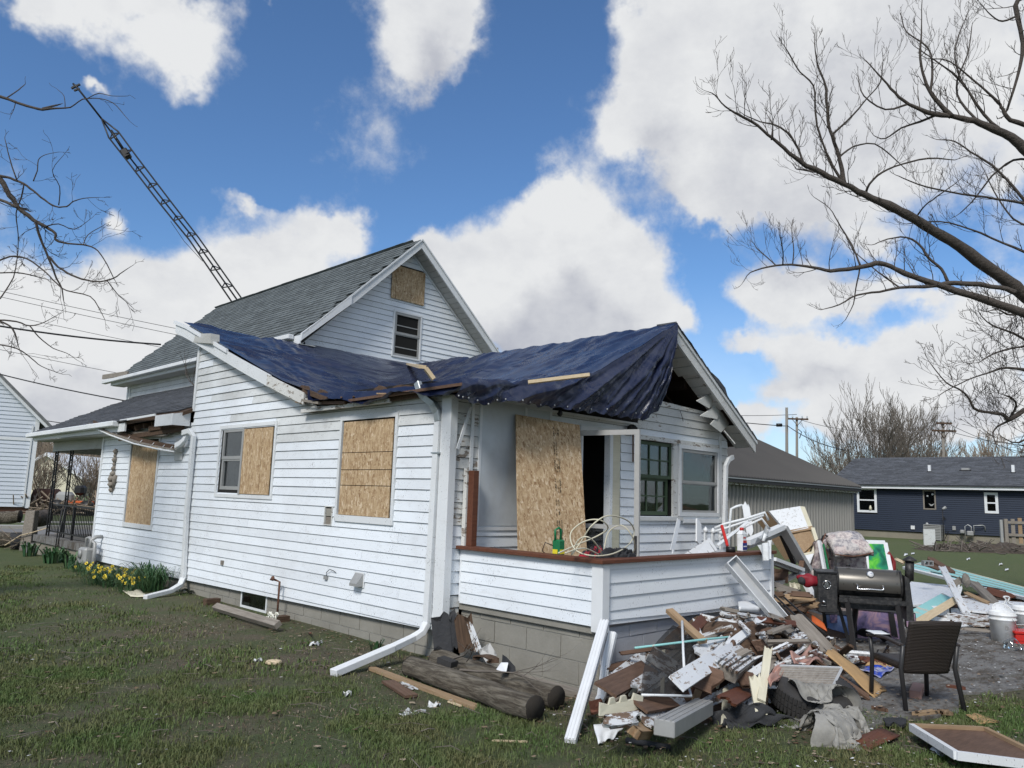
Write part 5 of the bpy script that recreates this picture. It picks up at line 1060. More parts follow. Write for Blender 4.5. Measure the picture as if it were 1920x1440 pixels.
while z < WH - .05:
    segs = [(BL, LB + 8)]
    for (a0, a1, z0, z1) in wins:
        if min(z + .2, z1) - max(z, z0) > .08:
            segs = [s2 for (p, q) in segs for s2 in ((p, a0), (a1, q)) if True] if len(segs) == 1 else segs[:-1] + [(segs[-1][0], a0), (a1, segs[-1][1])]
    for (p, q) in segs: obj('lap_board', MB().hull2([F(p, -.025, z), F(q, -.025, z), F(q, -.004, z + .100), F(p, -.004, z + .100)], [F(p, .03, z), F(q, .03, z), F(q, .03, z + .100), F(p, .03, z + .100)]), M['darkblue'], bh)
    z += .115
fbox('fascia', F, BL - .4, LB + 8.4, -.42, -.38, WH - .08, WH + .16, 'trim_clean', bh); fbox('soffit', F, BL - .4, LB + 8.4, -.38, .05, WH - .06, WH - .03, 'trim_clean', bh)
VBu = (VB * 4.9 + Vector((0, 0, 1.85))); 
obj('roof_deck', MB().hull2([F(BL - .6, -.5, WH + .14), F(LB + 8.6, -.5, WH + .14), F(LB + 8.6, 4.4, WH + 1.99), F(BL - .6, 4.4, WH + 1.99)], [F(BL - .6, -.5, WH + .08), F(LB + 8.6, -.5, WH + .08), F(LB + 8.6, 4.4, WH + 1.93), F(BL - .6, 4.4, WH + 1.93)]), M['shingle_dark'], bh)
tabs(F(BL - .6, -.52, WH + .14), UB, VBu, LB + 15, VBu.length, 0, M['shingle_dark'], bh, tw=.45, ex=.17)
obj('far_roof', MB().hull2([F(BL - .6, 4.4, WH + 1.99), F(LB + 8.6, 4.4, WH + 1.99), F(LB + 8.6, 9.4, WH + .1), F(BL - .6, 9.4, WH + .1)], [F(BL - .6, 4.4, WH + 1.9), F(LB + 8.6, 4.4, WH + 1.9), F(LB + 8.6, 9.4, WH), F(BL - .6, 9.4, WH)]), M['shingle_dark'], bh)
for (u, wd, b, hh, m_) in ((1730, .07, 1.7, .42, 'white_plastic'), (1893, .07, 1.55, .46, 'white_plastic'), (1798, .2, 1.9, .18, 'alu_grey')):
    a = apx(u); zz = WH + .14 + (b + .5) * 1.85 / 4.9
    fbox('roof_vent', F, a - wd, a + wd, b, b + 2 * wd, zz - .05, zz + hh, m_, bh); fbox('vent_flashing', F, a - wd * 1.5, a + wd * 1.5, b - .05, b + 2.2 * wd, zz - .08, zz + .06, 'black', bh)
a = apx(1711); fbox('dryer_outlet', F, a - .1, a + .1, -.09, -.03, .56, .76, 'white_plastic', bh); a = apx(1788); fbox('electric_box', F, a - .08, a + .08, -.09, -.03, .62, .84, 'alu_grey', bh)
a = apx(1738); sobj('round_fitting', MB().tube([F(a, -.03, .9), F(a, -.12, .9)], .07, 8), M['alu'], bh)
# things standing by the blue house
def bu(u, v): return PZ(u, v)
ac = thing('air_conditioner', 'grey slatted outdoor air conditioner against the blue house', 'air conditioner', bu(1757, 1017)); a = apx(1757); F2 = F
for i in range(9): fbox('louvre', F2, a - .42, a + .42, -1.15, -.35, .06 + i * .085, .12 + i * .085, 'alu_grey', ac)
fbox('cabinet_core', F2, a - .38, a + .38, -1.1, -.4, .0, .85, 'chairmetal', ac); fbox('top_grille', F2, a - .43, a + .43, -1.17, -.33, .84, .88, 'alu_grey', ac)
for s_ in (-.43, .40): fbox('corner_bar', F2, a + s_, a + s_ + .03, -1.17, -1.14, 0, .86, 'alu_grey', ac)
tag(fbox('white_board', frame_at(1744, 1024, .2), -.30, .30, 0, .05, 0, .78, 'oldpaint'), 'stained white board standing on the grass before the blue house', 'board')
fl = thing('garden_light', 'thin dark pole lamp standing by the air conditioner', 'lamp', bu(1770, 1015)); p = bu(1770, 1015); sobj('pole', MB().tube([p, p + Vector((0, 0, 1.75))], .022, 6), M['black'], fl)
sobj('lamp_head', MB().tube([p + Vector((0, 0, 1.74)), p + Vector((0, 0, 1.85)) + RT * .18], [.06, .09], 8), M['alu_grey'], fl); obj('bracket', MB().prism([p + Vector((0, 0, 1.15)), p + Vector((0, 0, 1.4)), p + Vector((0, 0, 1.18)) + RT * .2], tuple(FW * .02)), M['black'], fl)
obj('stake', MB().bar(p + Vector((0, 0, .02)), p + RT * .5 + FW * .4 + Vector((0, 0, .55)), .03, .03), M['black'], fl)
gmt = thing('gas_meter', 'grey gas meter and pipes on the blue house wall', 'gas meter', bu(1818, 1014)); a = apx(1820)
fbox('meter_body', F, a - .16, a + .16, -.45, -.2, .35, .62, 'alu_grey', gmt, bev=.05); fbox('meter_body', F, a - .5, a - .28, -.4, -.2, .45, .66, 'alu_grey', gmt, bev=.05)
for pts in ([F(a - .25, -.3, 0), F(a - .25, -.3, .85), F(a - .1, -.3, .95), F(a + .05, -.3, .85), F(a + .05, -.3, .6)], [F(a + .18, -.3, .5), F(a + .18, -.3, .92), F(a + .6, -.25, .95), F(a + .66, -.1, .9), F(a + .66, -.05, .65)]): sobj('pipe', MB().tube(pts, .025, 6), M['alu'], gmt)
fn = thing('wooden_fence', 'short grey timber fence at the right edge by the blue house', 'fence', bu(1893, 1024)); F3 = frame_at(1890, 1024, -.15)
fbox('post', F3, -.1, .06, 0, .14, 0, 1.35, 'wood_grey', fn); fbox('post', F3, -.28, -.16, .05, .15, 0, 1.3, 'alu_grey', fn)
for z in (.5, 1.12): fbox('rail', F3, .05, 3.2, -.03, .03, z, z + .13, 'wood_grey', fn)
for i in range(8): fbox('picket', F3, .22 + i * .33, .40 + i * .33, .04, .07, .15, 1.42 - .06 * (i % 3 == 0), 'wood_tan' if i % 2 else 'wood_grey', fn)
def mound(name, cu, cv, w_, d_, h_, m, label, cat):
    o = PZ(cu, cv); mb = MB(); mb.grid(lambda a, b: tuple(o + RT * ((a * 2 - 1) * w_) + FW * ((b * 2 - 1) * d_) + Vector((0, 0, max(-.05, h_ * (1 - (a * 2 - 1) ** 2) * (1 - (b * 2 - 1) ** 2) * (1 + .7 * mn.fractal(Vector((a * 9, b * 6, 3)), 1, 2, 4)) - .03)))), 60, 24)
    return tag(sobj(name, mb, m), label, cat)
mound('earth_heap', 1862, 1035, 3.4, .9, .34, mat('dug_earth', lambda S: {'Base Color': S.mix(S.noise(S.pos, 6, 5, .75), (.045, .034, .027), (.15, .12, .095)), 'bump': (S.noise(S.pos, 12, 5, .8), 1, .1)}, .98), 'heap of brown earth and roots before the blue house', 'soil heap')
brushpile('root_tangle', 1850, 1036, 2.6, .5, .8, 120, 'bark_grey', 'loose roots and sticks on top of the earth heap', 'branch', .6, .02)
gh = thing('grey_roofed_house', 'house behind the blue house, only its pale grey roof showing', 'house', PZ(1850, 1000)); F = frame_at(1700, 990.5, .05)
fbox('wall', F, -.5, 20, 1, 9, 0, 2.7, 'paleside', gh); obj('roof', MB().hull2([F(-.8, .5, 2.6), F(21, .5, 2.6), F(21, 5, 6.55), F(1.8, 5, 6.55)], [F(-.8, 9.5, 2.6), F(21, 9.5, 2.6), F(21, 5.2, 6.55), F(1.8, 5.2, 6.55)]), M['shingle_grey'], gh); fbox('roof_vent', F, 8.4, 8.7, 3.8, 4.1, 5.3, 6.35, 'galv', gh)

# ================================================================== TREES, TOWER, WIRES
class TB:      # quick collector of thin tapered twigs
    def __init__(s): s.v = []; s.f = []
    def seg(s, pts, rads, n=3):
        m = len(pts); b0 = len(s.v); ref = Vector((.31, .52, .79))
        for i, p in enumerate(pts):
            t = (pts[min(i + 1, m - 1)] - pts[max(i - 1, 0)]).normalized(); a = t.cross(ref)
            if a.length < .05: a = t.cross(Vector((1, 0, 0)))
            a.normalize(); c = t.cross(a); r_ = rads[i]
            for k in range(n):
                an = 6.2832 * k / n; s.v.append(tuple(p + (a * math.cos(an) + c * math.sin(an)) * r_))
        for i in range(m - 1):
            for k in range(n): s.f.append((b0 + i * n + k, b0 + i * n + (k + 1) % n, b0 + (i + 1) * n + (k + 1) % n, b0 + (i + 1) * n + k))
def twig(tb, p, d, L, r, lev, upb, wig, rnd, kid=3, spread=.75, minr=.0015):
    n = 5; pts = [p]; q = p.copy(); d = d.normalized(); dirs = [d]
    for i in range(n):
        d = (d + Vector((rnd.gauss(0, wig), rnd.gauss(0, wig), rnd.gauss(0, wig) + upb)) * .45).normalized(); q = q + d * (L / n); pts.append(q.copy()); dirs.append(d)
    tb.seg(pts, [max(minr, r * (1 - .75 * i / n)) for i in range(n + 1)])
    if lev > 0:
        for k in range(kid):
            t = .18 + .8 * (k + rnd.random()) / kid; i = min(int(t * n), n - 1); c = pts[i].lerp(pts[i + 1], t * n - i); dd = dirs[i + 1]
            ax = dd.cross(Vector((rnd.gauss(0, 1), rnd.gauss(0, 1), rnd.gauss(0, 1)))).normalized()
            twig(tb, c, dd + ax * spread * rnd.uniform(.7, 1.3), L * rnd.uniform(.35, .65) * (1.15 - .5 * t), max(minr, r * .6), lev - 1, upb, wig, rnd, kid if lev > 1 else max(2, kid - 1), spread, minr)
def sc_w(w_): return .54 if w_ > 14 else .74 if w_ > 6 else .82
def limb(tree, tb, pts, d0, d1, rnd, dens=1.0, upb=.35, tw=(.35, .9), lev=2, wig=.28, name='limb', kid=3, minr=.0018, mt='bark', sub=3):
    P = []; W_ = []; n = len(pts)
    # smooth the measured centre line
    cs = [(u, v, w_ * sc_w(w_), d0 + (d1 - d0) * i / (n - 1)) for i, (u, v, w_) in enumerate(pts)]
    for i in range(n - 1):
        a, b, c, e = cs[max(i - 1, 0)], cs[i], cs[i + 1], cs[min(i + 2, n - 1)]
        for k in range(sub):
            t = k / sub; q = [.5 * (2 * b[j] + (c[j] - a[j]) * t + (2 * a[j] - 5 * b[j] + 4 * c[j] - e[j]) * t * t + (3 * b[j] - a[j] - 3 * c[j] + e[j]) * t ** 3) for j in range(4)]
            jit = .25 * q[2] if q[2] < 12 else 1.0
            P.append(PD(q[0] + rnd.uniform(-jit, jit) * .6, q[1] + rnd.uniform(-jit, jit) * .6, q[3])); W_.append(q[2] * q[3] / FPX / 2 * (1 + rnd.uniform(-.06, .08)))
    q = cs[-1]; P.append(PD(q[0], q[1], q[3])); W_.append(q[2] * q[3] / FPX / 2)
    big = max(w_ for (_, _, w_) in pts) > 11
    mb = MB(); mb.tube(P, W_, 12 if big else 6, cap=True); sobj(name, mb, M[mt], tree)
    for i in range(1, len(P)):
        L = (P[i] - P[i - 1]).length; cnt = dens * L * 7.5 * (1.0 if W_[i] < .05 else .35); k = int(cnt) + (rnd.random() < cnt % 1)
        for _ in range(k):
            c = P[i - 1].lerp(P[i], rnd.random()); d = (P[i] - P[i - 1]).normalized(); ax = d.cross(Vector((rnd.gauss(0, 1), rnd.gauss(0, 1), rnd.gauss(0, 1)))).normalized()
            twig(tb, c, d * .55 + ax * .8 + Vector((0, 0, upb * .8)), rnd.uniform(*tw), min(.0065, max(minr, W_[i] * .4)), lev, upb, wig, rnd, kid, .75, minr)
    twig(tb, P[-1], (P[-1] - P[-2]), tw[0], max(minr, W_[-1]), lev - 1, upb, wig, rnd, kid, .75, minr)

rt = random.Random(77)
T1 = thing('big_bare_tree', 'large bare tree whose thick limbs reach in over the right side', 'tree', PZ(2300, 1200)); tb = TB()
main = [(1990, 606, 54), (1925, 556, 46), (1893, 530, 44), (1850, 500, 40), (1800, 462, 38), (1750, 432, 33), (1700, 402, 31), (1665, 385, 29), (1620, 365, 21), (1583, 345, 18), (1540, 325, 14), (1500, 302, 11), (1470, 278, 9), (1440, 252, 7), (1410, 228, 6), (1385, 215, 5), (1360, 200, 3.5), (1340, 178, 2.5), (1328, 172, 1.5)]
limb(T1, tb, main, 9.0, 8.2, rt, .8, tw=(.2, .6))
A_l = [
 [(1583, 347, 13), (1578, 320, 11), (1572, 290, 9), (1560, 255, 8), (1552, 225, 7), (1550, 190, 6), (1548, 160, 5), (1535, 130, 4), (1530, 105, 3), (1527, 80, 2)],
 [(1580, 342, 7), (1560, 310, 6), (1545, 275, 5), (1532, 235, 5), (1528, 200, 4), (1525, 160, 4), (1500, 135, 3), (1482, 105, 3), (1470, 85, 2)],
 [(1506, 306, 6), (1497, 280, 5), (1480, 252, 5), (1455, 235, 4), (1425, 228, 3), (1395, 215, 2)],
 [(1446, 262, 4), (1449, 235, 3), (1440, 218, 2)],
 [(1624, 362, 6), (1630, 345, 5), (1655, 322, 5), (1690, 308, 4), (1740, 297, 4), (1790, 300, 2)],
 [(1560, 253, 5), (1600, 215, 4), (1625, 185, 3), (1650, 155, 2.5), (1655, 120, 2)],
 [(1575, 293, 5), (1600, 275, 4), (1640, 270, 3), (1680, 300, 2.5), (1700, 320, 1.5)],
 [(1540, 325, 4), (1515, 320, 5), (1494, 317, 3)],
 [(1721, 402, 4), (1735, 385, 3), (1755, 370, 3), (1790, 345, 2)],
 [(1985, 618, 40), (1920, 587, 30), (1850, 563, 26), (1765, 537, 22), (1697, 513, 18), (1671, 500, 15), (1642, 494, 13), (1607, 502, 11), (1558, 508, 9), (1526, 502, 7), (1484, 496, 5), (1442, 500, 4), (1407, 511, 2.5), (1394, 528, 1.5)],
 [(1613, 497, 5), (1600, 465, 4), (1590, 448, 4), (1571, 416, 3), (1555, 390, 2), (1530, 372, 1.5)],
 [(1468, 497, 3), (1468, 470, 2.5), (1463, 445, 2)], [(1486, 496, 3), (1488, 470, 2.5), (1485, 440, 2)], [(1455, 498, 3), (1438, 482, 2.5), (1418, 465, 2)],
 [(1905, 549, 20), (1875, 539, 16), (1817, 532, 13), (1778, 531, 12), (1752, 536, 10), (1687, 539, 7), (1649, 547, 5), (1607, 553, 4), (1574, 571, 3), (1539, 581, 1.5)],
 [(1778, 531, 8), (1765, 505, 7), (1740, 483, 6), (1725, 460, 5), (1700, 445, 4), (1665, 448, 3), (1640, 458, 2)],
 [(1687, 539, 4), (1660, 520, 4), (1640, 505, 3), (1600, 470, 2)], [(1612, 505, 4), (1605, 540, 3), (1600, 570, 2.5), (1585, 600, 1.5)],
 [(1960, 312, 46), (1920, 278, 34), (1897, 258, 30), (1849, 236, 24), (1817, 224, 20), (1784, 218, 16), (1755, 215, 12), (1704, 195, 8), (1678, 174, 6), (1655, 148, 4), (1623, 113, 2)],
 [(1784, 218, 14), (1762, 195, 11), (1743, 170, 9), (1730, 135, 6), (1725, 95, 5), (1728, 60, 3), (1728, 20, 2), (1729, -5, 1.5)],
 [(1745, 172, 6), (1748, 130, 5), (1740, 90, 4), (1700, 60, 3), (1690, 30, 2)],
 [(1755, 216, 6), (1725, 228, 5), (1690, 240, 4), (1660, 260, 3), (1640, 255, 2)], [(1704, 195, 5), (1660, 205, 4), (1620, 180, 3), (1610, 150, 2)],
 [(1880, 248, 8), (1845, 215, 7), (1800, 150, 5), (1755, 115, 3), (1720, 90, 2)], [(1840, 232, 6), (1800, 190, 5), (1795, 150, 4), (1815, 100, 3), (1822, 50, 2)],
 [(1800, 150, 4), (1790, 100, 3), (1800, 60, 2.5), (1817, 20, 1.5)],
 [(1975, -30, 22), (1930, -10, 16), (1905, 10, 12), (1917, 80, 10), (1908, 145, 7), (1888, 207, 5)],
 [(1905, 30, 5), (1880, 40, 4), (1860, 30, 3), (1840, 8, 2)],
 [(1940, 240, 15), (1895, 225, 11), (1880, 205, 8), (1870, 190, 6), (1825, 150, 4), (1780, 115, 3), (1745, 110, 2)],
 [(1940, 382, 8), (1900, 378, 6), (1850, 370, 5), (1780, 360, 4), (1720, 345, 3), (1685, 330, 2)],
 [(1940, 400, 9), (1900, 350, 6), (1860, 310, 5), (1820, 285, 4), (1790, 265, 3), (1762, 262, 2)], [(1940, 480, 7), (1880, 455, 5), (1820, 430, 4), (1760, 415, 3), (1700, 420, 2)],
 [(1940, 300, 6), (1900, 300, 5), (1860, 330, 4), (1830, 370, 3), (1800, 400, 2)], [(1940, 430, 6), (1900, 410, 4), (1870, 370, 3), (1850, 330, 2)]]
for i, l_ in enumerate(A_l):
    o_ = rt.uniform(-.5, .6) if l_[0][2] < 12 else 0
    limb(T1, tb, l_, 8.7, 8.7 + o_, rt, 1.0 if l_[0][2] < 12 else .7, tw=(.16, .5), upb=.42, minr=.0016)
tk = MB(); p0 = PZ(2340, 1210); tk.tube([p0 - Vector((0, 0, .3)), p0 + Vector((0, 0, .5)), p0.lerp(PD(2130, 760, 9.2), .55), PD(2130, 760, 9.2), PD(2060, 660, 9.1), PD(1985, 604, 9.0)], [.50, .38, .30, .22, .15, .105], 14); tk.tube([PD(2130, 760, 9.2), PD(2080, 500, 9.1), PD(1958, 310, 8.7)], [.18, .13, .09], 12); tk.tube([PD(2080, 500, 9.1), PD(2060, 150, 8.9), PD(1972, -32, 8.7)], [.12, .08, .045], 10); sobj('trunk', tk, M['bark'], T1)
tw_ = MB(); tw_.v, tw_.f = tb.v, tb.f; o = obj('twigs', tw_, M['bark'], T1); o['kind'] = 'stuff'
# a second tree behind it, low at the right edge
T2 = thing('bare_tree', 'bare tree at the right edge with low crooked limb above the blue house', 'tree', PZ(2150, 1040)); tb = TB()
B_l = [[(1990, 735, 26), (1920, 770, 17), (1893, 787, 12), (1879, 777, 9), (1841, 771, 7), (1826, 765, 6), (1815, 744, 5), (1797, 729, 4), (1774, 717, 3), (1745, 682, 2)],
 [(1960, 700, 10), (1890, 690, 6), (1850, 700, 4), (1815, 712, 3), (1770, 735, 2)], [(1960, 660, 9), (1900, 625, 5), (1860, 610, 3), (1838, 590, 2)], [(1895, 787, 6), (1870, 800, 4), (1862, 815, 3), (1870, 840, 2)], [(1960, 640, 8), (1915, 650, 5), (1870, 660, 4), (1835, 680, 2)],
 [(1893, 787, 6), (1905, 760, 5), (1895, 745, 4), (1880, 740, 2)], [(1950, 560, 8), (1900, 590, 5), (1870, 580, 3), (1850, 585, 2)], [(1960, 800, 8), (1910, 830, 4), (1880, 820, 2)]]
for l_ in B_l: limb(T2, tb, l_, 14, 13.5, rt, 1.15, tw=(.4, .9), upb=.22, minr=.0035)
tk = MB(); p0 = PZ(2200, 1080); tk.tube([p0, PD(2150, 850, 14), PD(2080, 770, 14), PD(1985, 733, 14)], [.4, .28, .2, .12], 12); tk.tube([PD(2150, 850, 14), PD(2060, 640, 14), PD(1955, 640, 14)], [.22, .15, .06], 10); sobj('trunk', tk, M['bark'], T2)
tw_ = MB(); tw_.v, tw_.f = tb.v, tb.f; o = obj('twigs', tw_, M['bark'], T2); o['kind'] = 'stuff'
# tree on the left
T3 = thing('left_bare_tree', 'bare twiggy tree reaching in from the left above the side porch', 'tree', PZ(-400, 1150)); tb = TB()
C_l = [[(-60, 160, 10), (-30, 172, 9), (0, 181, 7.5), (50, 198, 6.5), (80, 205, 6), (105, 203, 4), (132, 201, 3), (155, 186, 2.5), (187, 185, 2), (212, 193, 2), (230, 212, 1.5), (242, 226, 1)],
 [(165, 184, 2), (185, 175, 2), (210, 180, 1.5), (240, 180, 1)], [(122, 201, 2), (120, 180, 1.5), (108, 168, 1)], [(12, 184, 3), (35, 168, 2.5), (47, 158, 1.5)], [(80, 204, 5), (107, 197, 4)],
 [(-50, 290, 18), (-20, 315, 15), (0, 334, 13), (19, 366, 12), (34, 388, 11), (62, 412, 9), (84, 425, 8), (103, 437, 6), (105, 450, 5), (125, 456, 4), (156, 459, 3.5), (178, 466, 3), (194, 484, 2.5), (212, 519, 2)],
 [(-50, 365, 11), (-20, 372, 9), (0, 375, 8), (34, 389, 8)], [(-20, 326, 7), (0, 330, 6), (19, 334, 6), (44, 344, 5.5), (62, 358, 5), (84, 375, 4.5), (103, 387, 4), (125, 387, 3), (137, 378, 2.5), (156, 372, 2), (187, 370, 1)],
 [(67, 419, 6), (75, 444, 5.5), (87, 475, 5), (97, 497, 4.5), (106, 522, 4), (116, 541, 3), (119, 562, 2)], [(90, 480, 5), (109, 500, 5), (134, 516, 4.5), (162, 525, 4), (187, 528, 3.5), (212, 522, 3), (231, 509, 2), (250, 497, 1)],
 [(200, 525, 2.5), (219, 550, 2), (237, 566, 1.5), (250, 578, 1)], [(-10, 492, 4), (19, 481, 4), (47, 484, 4), (69, 497, 3.5), (87, 512, 3), (106, 531, 3), (125, 545, 3), (169, 556, 2.5), (187, 581, 2), (197, 600, 1)],
 [(-10, 512, 3), (31, 511, 3), (62, 517, 2.5), (81, 522, 2)], [(-20, 598, 6), (0, 603, 5), (19, 612, 4), (28, 625, 3.5), (34, 647, 2)], [(0, 600, 4), (31, 603, 4), (56, 611, 3), (81, 605, 2), (103, 593, 1.5)],
 [(56, 611, 3), (72, 631, 2.5), (100, 653, 2), (125, 662, 1.5), (144, 675, 1)], [(-10, 645, 3.5), (31, 653, 3), (59, 672, 2.5), (78, 687, 2), (109, 699, 1.5)], [(31, 337, 3), (19, 300, 2.5), (9, 260, 1.5)], [(62, 340, 3), (70, 320, 2.5), (72, 300, 2), (85, 290, 1.5), (110, 285, 1)],
 [(45, 345, 3), (40, 370, 3), (30, 400, 2.5), (34, 440, 2), (33, 480, 2)], [(110, 385, 2.5), (112, 350, 2), (98, 320, 1.5), (120, 290, 1)], [(156, 459, 2.5), (165, 440, 2), (190, 425, 1.5)], [(84, 425, 3), (110, 420, 2.5), (140, 430, 2), (170, 410, 1)], [(0, 560, 3), (25, 520, 2.5), (34, 470, 2)]]
for l_ in C_l: limb(T3, tb, l_, 9.5, 9.5 + rt.uniform(-.4, .5), rt, .75 if l_[0][1] > 240 else .12, tw=(.14, .42), upb=.10, wig=.42, lev=2 if l_[0][1] > 240 else 1, minr=.0022, kid=2)
tk = MB(); p0 = PZ(-420, 1180); tk.tube([p0, PD(-330, 800, 9.6), PD(-230, 480, 9.6), PD(-48, 290, 9.5)], [.45, .34, .24, .07], 12); tk.tube([PD(-230, 480, 9.6), PD(-200, 200, 9.6), PD(-58, 160, 9.5)], [.2, .1, .035], 8); tk.tube([PD(-260, 560, 9.6), PD(-120, 600, 9.5), PD(-15, 600, 9.5)], [.15, .06, .02], 8); tk.tube([PD(-240, 480, 9.6), PD(-120, 470, 9.5), PD(-8, 495, 9.5)], [.12, .05, .016], 8); sobj('trunk', tk, M['bark'], T3)
tw_ = MB(); tw_.v, tw_.f = tb.v, tb.f; o = obj('twigs', tw_, M['bark'], T3); o['kind'] = 'stuff'

# far bare trees: vase-shaped, many upright stems
def far_tree(name, base, h, wd, stems, m, label, seed, group=None, lev=3, minr=.02, top=.9, mid=False):
    r_ = random.Random(seed); t = thing(name, label, 'tree', base, group); tb = TB(); tk = TB()
    base = Vector(base)
    for i in range(stems):
        a = r_.random() * 6.28; lean = r_.uniform(.1, 1) ** .8 * wd / h * 1.05; d = Vector((math.cos(a) * lean, math.sin(a) * lean, 1)).normalized(); L = h * r_.uniform(.55, .78)
        pts = [base + Vector((math.cos(a), math.sin(a), 0)) * .25]; q = pts[0].copy(); dd = d.copy(); n = 7; rad = []
        for k in range(n):
            dd = (dd + Vector((r_.gauss(0, .08), r_.gauss(0, .08), .05))).normalized(); q = q + dd * L / n; pts.append(q.copy())
        tk.seg(pts, [max(minr, h * .010 * (1 - .8 * k / n)) for k in range(n + 1)], 5)
        for k in range(2, n + 1):
            for j in range(3):
                ax = dd.cross(Vector((r_.gauss(0, 1), r_.gauss(0, 1), r_.gauss(0, .6)))).normalized(); c = pts[k - 1].lerp(pts[k], r_.random())
                twig(tb, c, dd * .9 + ax * .75, h * r_.uniform(.16, .34), max(minr, h * .0020), lev - 1, .30, .16, r_, 4, .5, minr)
    a_ = MB(); a_.v, a_.f = tk.v, tk.f; sobj('trunk', a_, M[m], t); b_ = MB(); b_.v, b_.f = tb.v, tb.f; obj('crown', b_, M[m], t)
    return t
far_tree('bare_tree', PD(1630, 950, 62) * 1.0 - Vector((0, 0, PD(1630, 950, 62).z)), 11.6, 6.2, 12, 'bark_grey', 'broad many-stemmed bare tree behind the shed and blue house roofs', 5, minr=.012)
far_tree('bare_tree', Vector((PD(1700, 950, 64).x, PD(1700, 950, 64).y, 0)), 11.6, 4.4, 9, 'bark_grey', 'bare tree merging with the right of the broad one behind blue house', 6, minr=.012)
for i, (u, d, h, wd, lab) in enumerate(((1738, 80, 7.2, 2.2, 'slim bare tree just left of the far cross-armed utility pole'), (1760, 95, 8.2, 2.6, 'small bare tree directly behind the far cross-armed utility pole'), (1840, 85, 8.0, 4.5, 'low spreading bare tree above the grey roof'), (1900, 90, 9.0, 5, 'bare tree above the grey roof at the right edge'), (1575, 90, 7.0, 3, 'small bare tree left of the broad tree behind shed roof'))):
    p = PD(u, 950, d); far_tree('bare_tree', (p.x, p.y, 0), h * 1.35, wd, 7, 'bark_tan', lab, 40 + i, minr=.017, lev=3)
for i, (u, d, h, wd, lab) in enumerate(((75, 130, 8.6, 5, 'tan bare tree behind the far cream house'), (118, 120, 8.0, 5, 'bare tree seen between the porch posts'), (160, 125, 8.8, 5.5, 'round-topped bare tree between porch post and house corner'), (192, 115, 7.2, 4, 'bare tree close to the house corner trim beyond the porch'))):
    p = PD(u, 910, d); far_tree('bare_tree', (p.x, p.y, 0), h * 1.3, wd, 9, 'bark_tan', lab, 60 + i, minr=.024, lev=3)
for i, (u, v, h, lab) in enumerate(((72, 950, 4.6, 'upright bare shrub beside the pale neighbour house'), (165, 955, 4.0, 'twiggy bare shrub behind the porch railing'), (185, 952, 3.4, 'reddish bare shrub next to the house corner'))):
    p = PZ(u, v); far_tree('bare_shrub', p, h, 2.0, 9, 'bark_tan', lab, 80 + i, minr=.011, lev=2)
# leaning lattice antenna tower
tw = thing('antenna_tower', 'dark three-legged lattice antenna tower leaning over behind the upper roof', 'antenna tower', PD(787, 1000, 23))
DT = 23.0
rails = ([(190, 222), (204, 258), (237, 300), (300, 382), (355, 450), (436, 568), (560, 735), (700, 925), (745, 985)], [(190, 222), (222, 247), (255, 292), (318, 375), (372, 445), (452, 558), (575, 715), (740, 925), (785, 985)], [(190, 222), (210, 250), (240, 291), (305, 374), (362, 445), (443, 560), (565, 722), (720, 925), (762, 985)])
RP = [[PD(u, v, DT + (0 if k < 2 else .35 * min(1, i))) for i, (u, v) in enumerate(r_)] for k, r_ in enumerate(rails)]
for r_ in RP: sobj('tower_leg', MB().tube(r_, .026, 6), M['black'], tw)
def along(r_, s_):
    L = [0]
    for a, b in zip(r_[:-1], r_[1:]): L.append(L[-1] + (b - a).length)
    t = s_ * L[-1]
    for i in range(len(L) - 1):
        if t <= L[i + 1]: return r_[i].lerp(r_[i + 1], (t - L[i]) / (L[i + 1] - L[i]))
    return r_[-1]
for k in range(24):
    s_ = .045 + k * .041
    if s_ > .99: break
    a, b, c_ = [along(r_, s_) for r_ in RP]; c2 = along(RP[2], max(0, s_ - .012))
    for p, q in ((a, b), (a, c2), (b, c2)): obj('cross_brace', MB().bar(p, q, .028, .028), M['black'], tw)
sobj('mast', MB().tube([PD(190, 222, DT), PD(143, 162, DT), PD(137, 157, DT)], .032, 6), M['black'], tw)
for (p, q) in (((134, 166), (150, 158)), ((136, 164), (144, 160)), ((139, 170), (149, 166))): obj('antenna_element', MB().bar(PD(*p, DT), PD(*q, DT), .05, .05), M['black'], tw)
obj('rotor_box', MB().bar(PD(231, 281, DT + .1), PD(241, 296, DT + .1), .22, .22), M['black'], tw, bev=.03); sobj('rotor_shaft', MB().tube([PD(208, 245, DT + .1), PD(233, 283, DT + .1)], .05, 6), M['black'], tw)
sobj('guy_cable', MB().tube([PD(320, 415, DT + .3), PD(345, 452, DT + .3), PD(380, 490, DT + .3)], .008, 4), M['black'], tw)
# wires
def wire(p, q, r, sag, label, name='power_line'):
    pts = [p.lerp(q, i / 16) - Vector((0, 0, sag * 4 * (i / 16) * (1 - i / 16))) for i in range(17)]
    return tag(sobj(name, MB().tube(pts, r, 5), M['black']), label, 'wire')
wire(PD(-260, 560, 17), PX(302, 646, 7.2), .022, .15, 'thick black service cable running to the upper roof from the left')
wire(PD(-260, 622, 30), PD(262, 756, 27), .022, .25, 'black wire passing below the thick cable towards the side roof')
wire(PD(-300, 475, 60), PD(560, 660, 66), .022, .3, 'topmost thin wire crossing the clouds at left')
wire(PD(-300, 485, 60), PD(560, 672, 66), .022, .3, 'thin wire just beneath the topmost one at left')
wire(PD(-300, 518, 60), PD(560, 700, 66), .02, .3, 'faint wire meeting the upper roof edge at left')
wire(PD(-300, 590, 60), PD(560, 760, 66), .02, .3, 'faint low wire ending at the upper eave')
wire(PD(-200, 742, 40), PD(330, 822, 40), .022, .1, 'dark wire running low past the neighbouring gable to the side roof')
